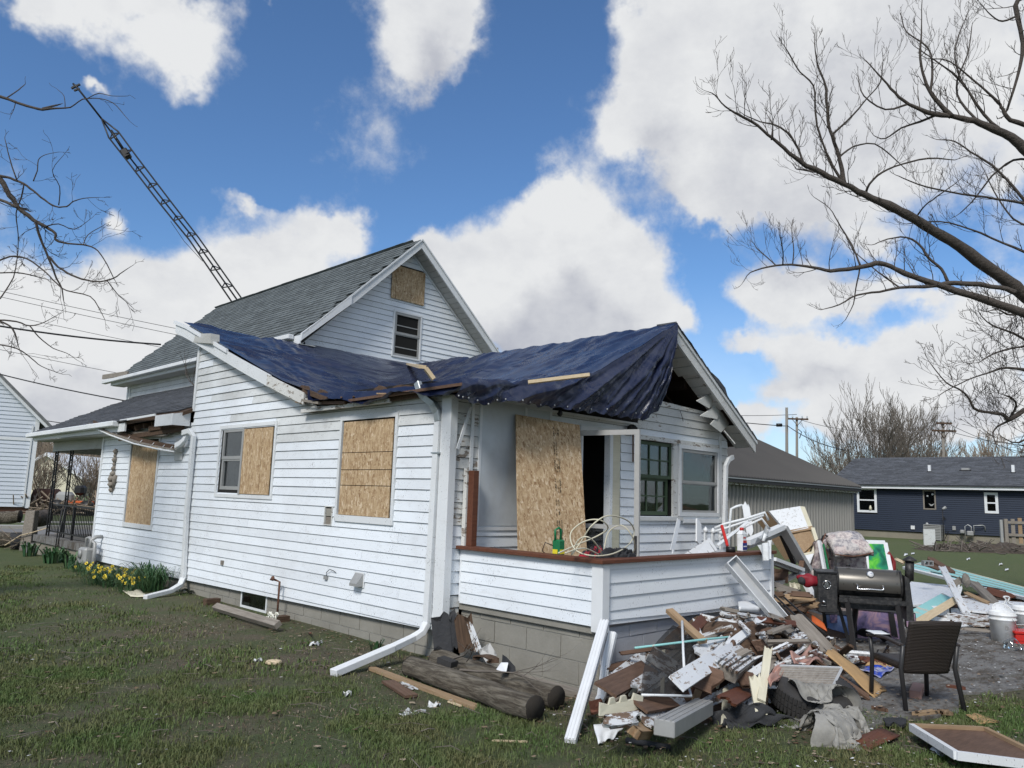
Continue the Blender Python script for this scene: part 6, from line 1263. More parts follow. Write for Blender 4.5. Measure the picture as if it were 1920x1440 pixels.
def upole(u, vt, d, w_, label, arms=(), lean=0):
    b = PD(u, 950, d); b.z = 0; t = thing('utility_pole', label, 'utility pole', b); top_ = PD(u - lean, vt, d)
    sobj('pole', MB().tube([b, top_], [w_ * 1.15, w_ * .85], 10), M['pole'], t)
    for (vv, hw) in arms:
        c_ = PD(u, vv, d); obj('crossarm', MB().bar(c_ - RT * hw - FW * .15, c_ + RT * hw - FW * .15, .12, .14), M['wood_rot'], t)
        for s_ in (-.9, -.45, .45, .9): sobj('insulator', MB().tube([c_ + RT * hw * s_ - FW * .15, c_ + RT * hw * s_ - FW * .15 + Vector((0, 0, .28))], .06, 6), M['galv'], t)
        for s_ in (-1, 1): obj('arm_brace', MB().bar(c_ + RT * hw * .5 * s_ - FW * .12, c_ - Vector((0, 0, hw * .6)) - FW * .12, .04, .04), M['wood_rot'], t)
    return t
t = upole(1475, 764, 55, .11, 'plain grey utility pole rising behind the shed roof'); sobj('splice_box', MB().tube([PD(1456, 797, 55), PD(1466, 797, 55)], .12, 8), M['black'], t)
t = upole(1494, 782, 68, .12, 'utility pole with one crossarm just right of the plain pole', [(786, .95)]); sobj('transformer_cable', MB().tube([PD(1497, 805, 68), PD(1503, 810, 68), PD(1499, 822, 68)], .04, 5), M['black'], t)
upole(1768, 790, 62, .13, 'utility pole with two crossarms behind the blue house', [(794, .62), (808, .95)])
upole(1703, 818, 95, .12, 'thin pole top showing beside the broad bare tree')
t = upole(931, 652, 34, .10, 'pole top showing behind the rake of the upper gable'); sobj('drop_cable', MB().tube([PD(934, 668, 34), PD(938, 690, 34), PD(944, 706, 34)], .02, 5), M['black'], t); sobj('bracket', MB().tube([PD(926, 660, 34), PD(938, 662, 34)], .035, 5), M['black'], t)
wire(PD(1380, 791, 55), PD(1475, 799, 55), .03, .02, 'heavy wire from the broken rake to the plain utility pole')
wire(PD(1475, 797, 55), PD(1585, 844, 40), .028, .25, 'wire sagging from the plain pole down behind the shed')
wire(PD(1380, 779, 68), PD(1494, 777, 68), .022, .05, 'thin upper wire left of the plain utility pole')
wire(PD(1494, 785, 68), PD(1768, 793, 62), .020, .9, 'thin wire spanning between the two cross-armed poles')
wire(PD(1775, 793, 62), PD(1990, 868, 48), .020, .3, 'wire falling to the right from the far cross-armed pole')
wire(PD(1778, 808, 62), PD(1990, 838, 48), .020, .3, 'lower wire going right from the far cross-armed pole')

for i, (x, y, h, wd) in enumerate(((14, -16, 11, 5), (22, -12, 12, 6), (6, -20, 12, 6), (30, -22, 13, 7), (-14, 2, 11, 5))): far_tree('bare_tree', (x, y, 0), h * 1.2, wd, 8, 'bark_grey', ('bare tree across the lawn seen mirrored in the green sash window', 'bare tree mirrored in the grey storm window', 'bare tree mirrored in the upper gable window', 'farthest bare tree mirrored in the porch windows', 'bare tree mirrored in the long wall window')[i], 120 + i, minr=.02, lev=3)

# ================================================================== DEBRIS AND LOOSE THINGS
rd_ = random.Random(404)
NUP = Vector((-.30, -.45, .84))
def board(name, p, q, w_, t_, m, label=None, cat='board', n=NUP, jag=(1, 1), bend=0.0, group=None, parent=None):
    p = Vector(p); q = Vector(q); X_ = (q - p); L = X_.length; X_ = X_ / L; N = Vector(n); N = (N - X_ * N.dot(X_)).normalized(); Y_ = N.cross(X_)
    ns, nw = 7, 5; mb = MB(); off = [[rd_.uniform(0, 1) * min(.12, w_ * 1.3) * jag[0] for _ in range(nw)], [rd_.uniform(0, 1) * min(.12, w_ * 1.3) * jag[1] for _ in range(nw)]]
    def fn(a, b):
        j = int(round(b * (nw - 1))); x = a * L
        if a < .01: x += off[0][j]
        if a > .99: x -= off[1][j]
        return (x, (b - .5) * w_, bend * (1 - (2 * a - 1) ** 2))
    mb.slab(fn, ns, nw, (0, 0, -t_)); mx_ = Matrix((X_, Y_, N)).transposed().to_4x4(); mx_.translation = p
    o = obj(name, mb, M[m] if isinstance(m, str) else m, parent, mtx=mx_)
    if label: tag(o, label, cat, group)
    return o
Y = lambda t: PY(*t)
def bd(label, m, a, b, w_, t_=.02, n=NUP, name='board', cat='board', jag=(1, 1), bend=0, group=None): return board(name, Y(a), Y(b), w_, t_, m, label, cat, n, jag, bend, group)
# mound that carries the pile
hp = MB()
def heap(a, b):
    x = 5.0 + a * 3.6; y = 2.98 + b * 1.12; e = max(0, math.sin(math.pi * min(1, a * 1.05))) ** .6
    top_ = (.12 + .42 * math.exp(-((x - 6.9) / 1.2) ** 2)) * e * min(1, b * 2.0)
    return (x, y, top_ + .05 * mn.noise(Vector((x * 5, y * 5, 0))) * e - .03)
hp.grid(heap, 50, 24); struct(sobj('rubble_bed', hp, M['wood_rot']), 'stuff')
WB, WW, WBr, WG, WC = 'wood_white', 'wood_white2', 'wood_brown', 'wood_grey', 'wood_cream'
CAMN = Vector((-.62, -.62, .45)).normalized()
bd('long flaking white board arching over the front of the debris pile', WW, (1270, 1280, 3.05), (1404, 1208, 3.55), .135, n=(-.5, -.6, .6), bend=.06, jag=(0, 1))
bd('curved white board above the arching one on the debris pile', WW, (1303, 1222, 3.5), (1442, 1198, 3.7), .13, n=(-.3, -.6, .7), bend=.05)
bd('narrow weathered white strip slanting up at the pile centre', WB, (1330, 1213, 3.5), (1403, 1163, 3.85), .06, .03)
bd('raw brown stud leaning against the painted blocks on the pile', 'wood_tan', (1255, 1141, 3.95), (1320, 1200, 3.5), .07, .035, jag=(0, 0), name='stud', cat='stud')
bd('wide dark brown board under the arching white one', WBr, (1290, 1258, 3.3), (1352, 1282, 3.0), .20, n=CAMN, jag=(0, 1))
bd('brown board with its white edge at the left of the pile', WBr, (1136, 1291, 3.3), (1224, 1246, 3.8), .17, n=(-.55, -.5, .65), jag=(0, 1))
bd('thin brown board above the wide brown one by the leaning downspout', WBr, (1136, 1254, 3.95), (1214, 1233, 3.98), .05, n=CAMN)
bd('flaking white board at the bottom front of the pile', WB, (1200, 1350, 2.98), (1284, 1307, 3.25), .15, n=(-.4, -.5, .75), jag=(1, 1))
bd('split white-and-brown board lying lowest at the left of the pile', WB, (1127, 1352, 3.05), (1204, 1342, 2.95), .09, .03)
bd('stubby brown timber end sticking from under the lowest white board', 'wood_tan', (1186, 1363, 2.92), (1222, 1362, 3.0), .09, .06)
bd('thin bare brown lath at the left edge of the pile', WBr, (1162, 1225, 3.85), (1258, 1211, 3.7), .03, .02, n=CAMN, name='lath', cat='lath')
bd('white speckled board behind the black screen', WB, (1206, 1215, 3.8), (1275, 1262, 3.6), .14, n=CAMN)
bd('white flaking board at far left under the brown boards', WB, (1145, 1283, 3.6), (1212, 1228, 3.95), .13, n=(-.5, -.6, .6))
bd('short white board beside the screen foot', WB, (1190, 1290, 3.3), (1232, 1262, 3.5), .12)
bd('mossy long moulding across the top of the pile', WG, (1349, 1139, 3.95), (1493, 1170, 3.6), .06, .03, name='moulding', cat='moulding')
bd('white edged moulding just below the mossy one', WB, (1350, 1148, 3.9), (1420, 1160, 3.75), .045, .03, name='moulding', cat='moulding')
bd('brown joist crossing behind the pile centre', WBr, (1392, 1182, 3.8), (1450, 1198, 3.6), .10, .06, name='joist', cat='joist')
bd('rust brown board in the lower middle of the pile', 'wood_red', (1355, 1310, 2.95), (1402, 1290, 3.1), .09)
bd('reddish broken board ends low in the pile', 'wood_red', (1372, 1318, 2.9), (1418, 1290, 3.1), .06)
bd('wide brown panel behind the cream splintered board', WBr, (1388, 1255, 3.2), (1416, 1292, 2.95), .16, n=CAMN)
bd('cream painted board standing upright and splintered', WC, (1428, 1339, 2.80), (1413, 1256, 2.95), .085, .02, n=CAMN, jag=(0, 1))
bd('twisted splinter of cream board rising above the upright one', WC, (1428, 1312, 2.82), (1442, 1207, 3.0), .06, .015, n=CAMN, jag=(0, 1))
bd('brown corner board beside the cream splinter', WBr, (1408, 1213, 3.3), (1442, 1206, 3.2), .12, .06)
bd('brown plank ending at the crumpled downspout foot', 'wood_red', (1100, 1328, 3.5), (1134, 1318, 3.4), .10)
bd('wet brown panel right of the notched cream board', WBr, (1200, 1322, 3.05), (1262, 1312, 3.15), .13, jag=(0, 0))
# crenellated cream board
tag(obj('notched_board', MB().prism([PY(1125, 1343, 3.08), PY(1205, 1330, 3.08), PY(1206, 1306, 3.1), PY(1190, 1300, 3.1), PY(1186, 1312, 3.1), PY(1177, 1314, 3.1), PY(1174, 1304, 3.1), PY(1166, 1306, 3.1), PY(1163, 1317, 3.1), PY(1155, 1319, 3.1), PY(1152, 1308, 3.1), PY(1145, 1310, 3.1), PY(1142, 1322, 3.1), PY(1126, 1318, 3.1)], (.01, .02, 0)), M[WC]), 'cream board cut with square notches like battlements', 'board')
# fluted casing block
fl_ = thing('fluted_casing', 'thick fluted grey white casing block in the pile centre', 'casing', Y((1385, 1240, 3.2))); A_, B_ = Y((1360, 1252, 3.1)), Y((1412, 1216, 3.5))
board('core', A_, B_, .20, .09, WG, parent=fl_, n=(-.5, -.5, .7)); dd = (B_ - A_).normalized(); nn = Vector((-.5, -.5, .7)); nn = (nn - dd * nn.dot(dd)).normalized(); yy = nn.cross(dd)
for i in range(5): board('flute', A_ + yy * (-.08 + .04 * i) + nn * .018, B_ + yy * (-.08 + .04 * i) + nn * .018, .022, .018, WB, parent=fl_, n=nn)
# window screen
sc_ = thing('window_screen', 'torn dark window screen in a bent white frame standing on the pile', 'window screen', Y((1250, 1240, 3.4)))
tl_, tr_, br_, bl_ = PY(1268, 1170, 3.85), PY(1281, 1166, 3.75), PY(1296, 1305, 3.05), PY(1203, 1303, 3.12); ft = PY(1312, 1192, 3.9)
def scr(a, b):
    top_ = PY(1262, 1172, 3.88).lerp(ft, a) if a > .4 else PY(1262, 1172, 3.88).lerp(ft, a); bot = bl_.lerp(br_, a); m_ = top_.lerp(bot, b); return tuple(m_ + Vector((.02, .04, 0)) * math.sin(a * 5 + b * 3) + (RT * -.06 * math.sin(math.pi * b) * (1 - a)))
s2 = MB(); s2.grid(scr, 16, 16); sobj('mesh', s2, M['screen'], sc_)
sobj('frame_bar', MB().tube([PY(1279, 1165, 3.72), PY(1281, 1220, 3.5), PY(1283, 1256, 3.35)], .011, 6), M['trim'], sc_); sobj('frame_bar', MB().tube([bl_, PY(1250, 1304, 3.05), br_, PY(1292, 1290, 3.1)], .009, 6), M['trim'], sc_)
# pipes and gutters
def pipe(label, pts, w_, h_, m='trim_clean', name='downspout', cat='downspout'):
    t = thing(name, label, cat, pts[0]); obj('pipe', MB().rtube(pts, w_, h_), M[m], t, bev=.006); d = (Vector(pts[1]) - Vector(pts[0])).normalized(); a = d.cross(Vector((0, 0, 1)))
    a = a.normalized() if a.length > .05 else Vector((1, 0, 0)); c = a.cross(d) if a.cross(d).dot(CAMN) > 0 else -a.cross(d)
    for s_ in (-.3, 0, .3): obj('flute', MB().rtube([Vector(p) + a * w_ * s_ + c * (h_ / 2 + .002) for p in pts], .012, .006), M[m], t)
    return t
pipe('fluted white downspout length leaning against the porch corner', [PZ(1069, 1392, .01), PZ(1069, 1392, .01).lerp(Vector((5.24, 4.04, .60)), .5), Vector((5.25, 4.05, .60))], .078, .06)
pipe('crumpled white downspout piece standing behind the leaning one', [Vector((5.33, 4.02, .52)), PY(1137, 1240, 4.0), PY(1128, 1305, 3.95), PY(1124, 1314, 3.93)], .07, .045)
gt = thing('gutter', 'long grey-white gutter leaning diagonally on the porch wall over the pile', 'gutter', Y((1410, 1100, 3.9))); p, q = Y((1366, 1052, 4.03)), Y((1462, 1165, 3.60))
obj('gutter_floor', MB().bar(p, q, .13, .012, CAMN), M['alu'], gt); d = (q - p).normalized(); a = d.cross(CAMN).normalized(); c = a.cross(d).normalized()
for s_ in (-1, 1): obj('gutter_wall', MB().bar(p + a * .065 * s_ + c * .04, q + a * .065 * s_ + c * .04, .008, .09, CAMN), M['trim'], gt)
obj('end_cap', MB().bar(p + c * .04, p + c * .04 + d * .01, .13, .09, CAMN), M['trim'], gt)
pipe('white rectangular duct box lying at the front of the pile', [Y((1245, 1366, 2.82)), Y((1320, 1325, 3.1))], .135, .10, 'alu_grey', 'duct', 'duct')
tag(sobj('black_pipe', MB().tube([PZ(1174, 1388, .022), PZ(1215, 1395, .022), PZ(1257, 1402, .022)], .020, 10), M['tarpaper']), 'short black plastic pipe on the grass before the pile', 'pipe')
tag(sobj('mint_strip', MB().tube([Y((1190, 1215, 3.75)), Y((1256, 1207, 3.6)), Y((1320, 1199, 3.5)), Y((1392, 1192, 3.6)), Y((1445, 1196, 3.7))], .010, 6), M['wood_aqua']), 'thin pale mint strip lying right across the pile', 'trim strip')
def sheet(name, label, cat, pts, m, t=.006, wob=.02, nu=10, group=None, n=None):
    A, B, C_, D = [Vector(p) for p in pts]; sd = rd_.random() * 9
    mb = MB(); mb.slab(lambda a, b: tuple(A.lerp(B, a).lerp(D.lerp(C_, a), b) + Vector((0, 0, 1)) * wob * mn.noise(Vector((a * 3 + sd, b * 3, sd))) + CAMN * wob * .8 * mn.noise(Vector((a * 4, b * 4 + sd, 2)))), nu, nu, (.002, .004, -t))
    return tag(sobj(name, mb, M[m]), label, cat, group)
sheet('vinyl_sheet', 'torn white vinyl sheet lying at the left foot of the pile', 'vinyl sheet', [PZ(1113, 1357, .10), PZ(1176, 1356, .08), PZ(1150, 1384, .03), PZ(1122, 1395, .02)], 'trim_clean')
sheet('roofing_felt', 'black roofing felt crumpled on the grass under the pile', 'roofing felt', [PZ(1325, 1344, .05), PZ(1388, 1318, .16), PZ(1492, 1352, .05), PZ(1368, 1366, .02)], 'tarpaper', wob=.10, nu=20)
sheet('foam_slab', 'thick white foam slab on top of the pile under the gutter', 'foam slab', [Y((1384, 1128, 3.95)), Y((1427, 1124, 3.9)), Y((1424, 1140, 3.75)), Y((1386, 1138, 3.78))], 'trim_clean', .04, .005)
sheet('white_sheet_scrap', 'small white sheet on top of the pile near its middle', 'sheet', [Y((1396, 1164, 3.8)), Y((1437, 1162, 3.7)), Y((1430, 1176, 3.6)), Y((1410, 1176, 3.6))], 'trim_clean')
for i in range(3): sheet('white_tile', ('upper', 'middle', 'lower')[i] + ' of three white tiles in a row on the right of the pile', 'tile', [Y((1474 + i * 13, 1187 + i * 9, 3.5 - i * .05)), Y((1490 + i * 13, 1182 + i * 9, 3.5 - i * .05)), Y((1502 + i * 13, 1192 + i * 9, 3.42 - i * .05)), Y((1487 + i * 13, 1198 + i * 9, 3.42 - i * .05))], 'trim_clean', .008, .0, 4)
sheet('folded_vinyl_flooring', 'folded pink-brown vinyl flooring on the right of the pile', 'flooring', [Y((1480, 1232, 3.1)), Y((1532, 1210, 3.3)), Y((1570, 1228, 3.05)), Y((1500, 1248, 2.85))], 'pinkish', .01, .07, 16)
sheet('rolled_vinyl_flooring', 'rolled pink-brown vinyl flooring beside the silver framed panel', 'flooring', [Y((1436, 1268, 2.9)), Y((1470, 1240, 3.05)), Y((1478, 1250, 2.95)), Y((1446, 1285, 2.8))], 'pinkish', .02, .05, 12)
sheet('chipboard_sheet', 'long tan board sloping from the pile to the concrete', 'board', [Y((1548, 1222, 3.0)), Y((1562, 1217, 3.05)), PZ(1664, 1293, .04), PZ(1640, 1307, .03)], 'cardboard', .012, .02)
board('board', Y((1532, 1240, 2.9)), PZ(1638, 1312, .03), .06, .02, WBr, 'brown stick edging the tan sloping board', 'board')
board('board', Y((1487, 1150, 3.6)), Y((1560, 1225, 3.05)), .16, .015, WG, 'wide grey-brown board on the right slope of the pile', 'board', n=(-.5, -.5, .7))
board('board', Y((1470, 1190, 3.5)), Y((1560, 1245, 2.9)), .05, .03, WG, 'grey batten under the three white tiles', 'board')
for i, (a, b) in enumerate((((1452, 1116, 3.9), (1545, 1205, 3.2)), ((1460, 1130, 3.85), (1550, 1222, 3.1)), ((1470, 1120, 3.8), (1548, 1190, 3.3)))):
    tag(sobj('black_rod', MB().tube([Y(a), Y(b)], .010, 6), M['black']), ('longest', 'lowest', 'rightmost')[i] + ' of three thin black rods sloping behind the pile', 'rod')
# filler: the uncountable jumble, each still a piece of its own
mm_ = [WB, WBr, WG, WB, 'wood_tan', 'wood_rot', WW, WBr, 'wood_red', WC, WG]
mm_ = [WB, WW, WB, WBr, WG, WB, WW, 'wood_rot', WBr, WG, WB, 'wood_tan', WC, WG, 'wood_red', WB]
for i in range(250):
    x = rd_.uniform(5.4, 8.35); f_ = math.exp(-((x - 6.9) / 1.25) ** 2); y = rd_.uniform(3.0 if x < 7.0 else 3.1, 3.98); b_ = min(1, (y - 2.9) / .5); z = (.04 + .52 * f_ * b_ * rd_.uniform(.5, 1.05))
    a = rd_.gauss(.35, .38) if rd_.random() < .75 else rd_.uniform(-1.5, 1.5); L = rd_.uniform(.25, .95) if i % 3 else rd_.uniform(.12, .3); d = Vector((math.cos(a), math.sin(a) * .7, max(-1, min(1, (6.9 - x))) * .30 + rd_.gauss(0, .10))).normalized(); m_ = rd_.choice(mm_)
    p0 = Vector((x, y, z)) - d * L / 2; p1 = p0 + d * L; p0.z = max(.02, p0.z); p1.z = max(.02, p1.z); p0.y = min(p0.y, 4.05); p1.y = min(p1.y, 4.05)
    kind = {WB: 'flaking white', WW: 'flaking white', WBr: 'dark brown', WG: 'weathered grey', 'wood_tan': 'raw tan', 'wood_rot': 'rotten dark', 'wood_red': 'reddish brown', WC: 'cream'}[m_]
    wd = rd_.choice((.018, .03, .045, .06, .075, .09)); tl = 'long' if L > .6 else 'short' if L < .33 else 'mid-length'; ws = 'wide' if wd > .055 else 'thin'
    zone = ('by the foot of the leaning downspout' if x < 5.8 else 'behind the torn window screen' if y > 3.5 else 'just left of the fluted casing') if x < 6.4 else ('near the cream upright splinter' if y < 3.35 else 'around the fluted casing' if y < 3.65 else 'high in the pile against the porch siding') if x < 7.1 else ('above the tyre' if y < 3.4 else 'under the mossy moulding' if y < 3.7 else 'where the long gutter meets the pile') if x < 7.7 else ('by the tan sloping board' if y < 3.5 else 'at the right end of the pile near the black rods')
    board('broken_board', p0, p1, wd, rd_.uniform(.010, .028), m_, f'{tl} {ws} {kind} piece {zone}', 'board', n=(rd_.gauss(-.3, .4), rd_.gauss(-.45, .35), rd_.uniform(.4, 1)), group=f'{tl} {ws} {kind} pieces {zone}')
# silver framed panel
fp = thing('screen_panel', 'silver framed grey panel tilted behind the tyre', 'panel', Y((1510, 1265, 2.8))); c4 = [PY(1463, 1248, 2.95), PY(1579, 1252, 2.62), PY(1560, 1290, 2.60), PY(1441, 1288, 2.92)]
for i in range(4): board('frame_bar', c4[i], c4[(i + 1) % 4], .02, .02, 'alu', parent=fp, n=CAMN, jag=(0, 0))
obj('ribbed_sheet', MB().prism([c.lerp(sum(c4, Vector()) / 4, .02) for c in c4], (.01, .01, -.003)), M[WG], fp)
for i in range(9): board('rib', c4[0].lerp(c4[3], (i + .5) / 9), c4[1].lerp(c4[2], (i + .5) / 9), .006, .006, 'alu_grey', parent=fp, n=CAMN, jag=(0, 0))
# tyre
ty = thing('tyre', 'worn black tyre lying tilted beside the pile', 'tyre', PY(1528, 1310, 2.66)); ax = Vector((-.16, -.26, .95)).normalized(); e1 = ax.cross(Vector((0, 1, 0))).normalized(); e2 = ax.cross(e1); cc = PY(1524, 1302, 2.72); cc.z = .15
prof = [(.19, -.085), (.20, -.095), (.27, -.10), (.315, -.08), (.325, -.04), (.325, .04), (.315, .08), (.27, .10), (.20, .095), (.19, .085), (.21, .0)]
mb = MB(); nn_ = 40
for i in range(nn_):
    an = 6.2832 * i / nn_; mb.v += [tuple(cc + (e1 * math.cos(an) + e2 * math.sin(an)) * r_ + ax * h_) for r_, h_ in prof]
mb.f = [(i * 11 + k, i * 11 + (k + 1) % 11, ((i + 1) % nn_) * 11 + (k + 1) % 11, ((i + 1) % nn_) * 11 + k) for i in range(nn_) for k in range(11)]; sobj('carcass', mb, M['blackrub'], ty)
mb = MB()
for i in range(60):
    an = 6.2832 * i / 60; r1 = e1 * math.cos(an) + e2 * math.sin(an)
    for h0, h1 in ((-.075, -.03), (-.02, .02), (.03, .075)): mb.bar(cc + r1 * .328 + ax * h0, cc + r1 * .328 + ax * h1, .022, .008, r1)
obj('tread', mb, M['blackrub'], ty)
# crumpled blankets
def cloth(name, label, cx, cy_, rx, ry, h_, m, rot=0, base=.0, seed=0, cat='blanket', prow=2.2, parent=None, fold=.05, freq=11):
    """a slumped heap of cloth: long rolled folds that swing round the heap"""
    def fn(a, b):
        u_, v_ = a * 2 - 1, b * 2 - 1; r_ = min(1, math.hypot(u_, v_)); an = math.atan2(v_, u_)
        ed = 1 + .20 * math.sin(an * 3 + seed) + .12 * math.sin(an * 5 + seed * 2) + .05 * math.sin(an * 11 + seed); x, y = u_ * rx * ed, v_ * ry * ed
        wx = mn.noise(Vector((u_ * 1.1 + seed, v_ * 1.1, seed))) * 1.3; w2 = mn.noise(Vector((u_ * 1.5, v_ * 1.5 + seed, 4 + seed)))
        f1 = abs(math.sin((u_ * math.cos(seed) + v_ * math.sin(seed)) * freq * .5 + wx * 4.2)); f2 = abs(math.sin(r_ * freq * .7 + an * 1.7 + wx * 3 + seed)); mk = max(0, min(1, .5 + w2 * 2.2))
        f_ = (f1 * mk + f2 * (1 - mk)) ** .7; hh = h_ * max(0, 1 - r_ ** prow) ** .8 * (1 + .5 * w2) + fold * f_ * min(1, (1.02 - r_) * 7 + .15) + .012 * mn.noise(Vector((u_ * 9, v_ * 9, seed)))
        x += fold * .55 * (f_ - .5) * math.cos(an); y += fold * .55 * (f_ - .5) * math.sin(an)
        c, s_ = math.cos(rot), math.sin(rot); return (cx + x * c - y * s_, cy_ + x * s_ + y * c, base + max(.004, hh))
    mb = MB(); mb.slab(fn, 96, 96, (0, 0, -.006)); o = sobj(name, mb, M[m], parent)
    return tag(o, label, cat) if label else o
def blanket(label, mtx):
    n_ = int(round(len(HEAP) ** .5)); mb = MB(); mb.v = [tuple(mtx @ Vector(v)) for v in HEAP.tolist()]; mb.f = [(j * n_ + i, j * n_ + i + 1, (j + 1) * n_ + i + 1, (j + 1) * n_ + i) for j in range(n_ - 1) for i in range(n_ - 1)]
    o = sobj('blanket', mb, M['blanket']); m_ = o.modifiers.new('smooth', 'SUBSURF'); m_.levels = 1; m_.render_levels = 1; return tag(o, label, 'blanket')
def TRS(x, y, z, rz, sx, sy, sz, tx=0, ty=0): return Matrix.Translation((x, y, z)) @ Euler((tx, ty, rz)).to_matrix().to_4x4() @ Matrix.Diagonal((sx, sy, sz, 1)) @ Matrix.Translation((-.24, -.257, 0))
blanket('crumpled grey knit blanket heaped on the ground before the tyre', TRS(5.72, 2.38, -.01, .9, 1.35, 1.15, 1.05))
blanket('grey knit blanket draped over the near side of the tyre', TRS(6.06, 2.60, .12, 2.7, .95, 1.05, .85, .12, -.2))
blanket('bunched end of grey blanket between tyre and heap', TRS(5.98, 2.38, -.01, 4.1, .62, .85, .85))
sheet('plywood_scrap', 'brown plywood scrap sticking out from under the grey blanket', 'plywood', [PZ(1600, 1383, .03), PZ(1652, 1364, .04), PZ(1688, 1378, .03), PZ(1625, 1407, .02)], 'wood_red', .012, .004, 5)
sheet('cardboard_scrap', 'ribbed cardboard scrap on the grass right of the chair', 'cardboard', [PZ(1811, 1340, .03), PZ(1832, 1337, .03), PZ(1878, 1353, .02), PZ(1838, 1357, .02)], 'cardboard', .006, .01, 5)
sheet('blue_printed_bag', 'flattened blue printed bag on the concrete near the pile', 'bag', [PZ(1608, 1256, .05), PZ(1630, 1247, .06), PZ(1680, 1250, .05), PZ(1652, 1268, .05)], 'blue', .006, .03, 12)
sheet('brown_paper_bag', 'torn brown paper lying behind the blue printed bag', 'paper', [PZ(1622, 1246, .05), PZ(1650, 1236, .06), PZ(1684, 1240, .06), PZ(1672, 1248, .05)], 'cardboard', .006, .03, 8)
# egg tray, clear bag, mask-shaped pad, brick
et = MB()
for i in range(5): c_ = PZ(1595 + i * 9, 1230 + i * .8, .05); et.lathe([(.03, 0), (.045, .05), (.048, .055), (.030, .01)], tuple(c_), 8)
tag(sobj('foam_tray', et, M['trim']), 'grey-white moulded tray on the concrete below the grill', 'tray')
tag(sobj('plastic_film', MB().grid(lambda a, b: tuple(PZ(1642, 1225, .12).lerp(PZ(1668, 1214, .3), a) + Vector((.02, .05, -.20)) * b + Vector((0, 0, .03 * math.sin(a * 9 + b * 7)))), 14, 14), M['clearglass']), 'sheer plastic film caught beside the patio chair arm', 'plastic film')
tag(obj('black_pad', MB().prism([PZ(u, v, .02) for u, v in ((1656, 1352), (1664, 1350), (1690, 1350), (1700, 1353), (1699, 1361), (1691, 1365), (1681, 1362), (1676, 1358), (1669, 1363), (1661, 1361))], (0, 0, .02)), M['tarpaper']), 'black notched rubber pad on the concrete', 'pad')
tag(obj('brick', MB().bar(PZ(1716, 1304, .05), PZ(1722, 1288, .05), .09, .07), M['pinkish'], bev=.004), 'reddish brick standing on the concrete under the patio chair', 'brick')
for i, (a, b, w_, m_, lb) in enumerate((((1633, 1322), (1668, 1330), .03, WBr, 'brown stick on the concrete left of the chair legs'), ((1712, 1336), (1757, 1330), .05, 'wood_tan', 'tan lath between the patio chair legs'), ((1770, 1282), (1812, 1288), .04, 'wood_red', 'red-brown lath behind the patio chair legs'), ((1758, 1332), (1786, 1333), .09, 'wood_tan', 'tan wood chunk by the patio chair leg'))):
    board('stick', PZ(*a, .05), PZ(*b, .05), w_, .025, m_, lb, 'stick', n=(0, 0, 1))
# tray-like framed panel at the lower right
tp = thing('framed_board', 'brown board in a pale wooden frame lying at the lower right', 'framed board', PZ(1850, 1395)); q4 = [PZ(1709, 1360, .10), PZ(1846, 1366, .06), PZ(1992, 1437, .05), PZ(1793, 1412, .13)]
for i in range(4): board('frame_rail', q4[i] + Vector((0, 0, .012)), q4[(i + 1) % 4] + Vector((0, 0, .012)), .035, .05, ('wood_tan', 'wood_tan', 'trim', 'trim')[i], parent=tp, n=(0, 0, 1), jag=(0, 0))
obj('board_face', MB().prism([c - Vector((0, 0, .012)) for c in q4], (0, 0, -.01)), M[WBr], tp)
tag(sheet('red_white_paper', 'x', 'paper', [PZ(1745, 1408, .02), PZ(1770, 1395, .05), PZ(1800, 1408, .03), PZ(1765, 1417, .02)], 'trim', .004, .04, 8), 'crumpled white paper under the edge of the brown framed board', 'paper')
tag(sobj('orange_scrap', MB().lathe([(.03, 0), (.05, .02), (.02, .04)], tuple(PZ(1366, 1363)), 7), M['orange']), 'small orange scrap in the grass before the roofing felt', 'scrap')
for i, (u, v, s_, lb) in enumerate(((590, 1208, .05, 'white scrap on the lawn below the basement window'), (775, 1336, .10, 'large crumpled white paper on the lawn near the logs'), (485, 1238, .04, 'white scrap on the lawn left of the tan stone'), (650, 1302, .04, 'white scrap on the lawn below the white outlet pipe'), (815, 1322, .05, 'white scrap beside the crumpled paper near the logs'), (600, 1205, .03, 'pale scrap close to the wall below the basement window'))):
    c_ = PZ(u, v, .01); sheet('paper_scrap', lb, 'paper', [c_ + RT * -s_ - FW * s_ * .7, c_ + RT * s_ - FW * s_ * .5, c_ + RT * s_ * .8 + FW * s_, c_ - RT * s_ * .8 + FW * s_ * .6], 'trim', .003, .05, 6)
tag(sobj('stone', MB().lathe([(.06, 0), (.08, .012), (.07, .03), (.03, .036)], tuple(PZ(513, 1245)), 9), M['wood_new']), 'flat tan stone on the lawn before the long wall', 'stone')

# ---- logs and scraps by the block wall
log('log', PZ(770, 1250, .09), PZ(1003, 1330, .09), .092, 'nearer of two old utility pole logs by the porch blocks', bend=.0)
log('log', PZ(820, 1238, .085) + Vector((.03, .05, 0)), PZ(1040, 1310, .085) + Vector((0.02, .0, 0)), .088, 'farther of two old logs, its dark end beside the nearer one', bend=.0)
board('timber', Vector((5.14, 5.3, .05)), Vector((5.16, 3.95, .04)), .12, .07, WG, 'flat weathered timber lying against the block base', 'timber', n=(0, 0, 1), jag=(0, 0))
board('plank', PZ(690, 1248, .03), PZ(897, 1324, .03), .075, .025, 'wood_tan', 'long reddish tan plank on the grass before the logs', 'plank', n=(0, 0, 1))
board('plank', PZ(727, 1275, .03), PZ(772, 1303, .03), .11, .02, WBr, 'short brown plank on the grass below the long one', 'plank', n=(0, 0, 1), jag=(0, 0))
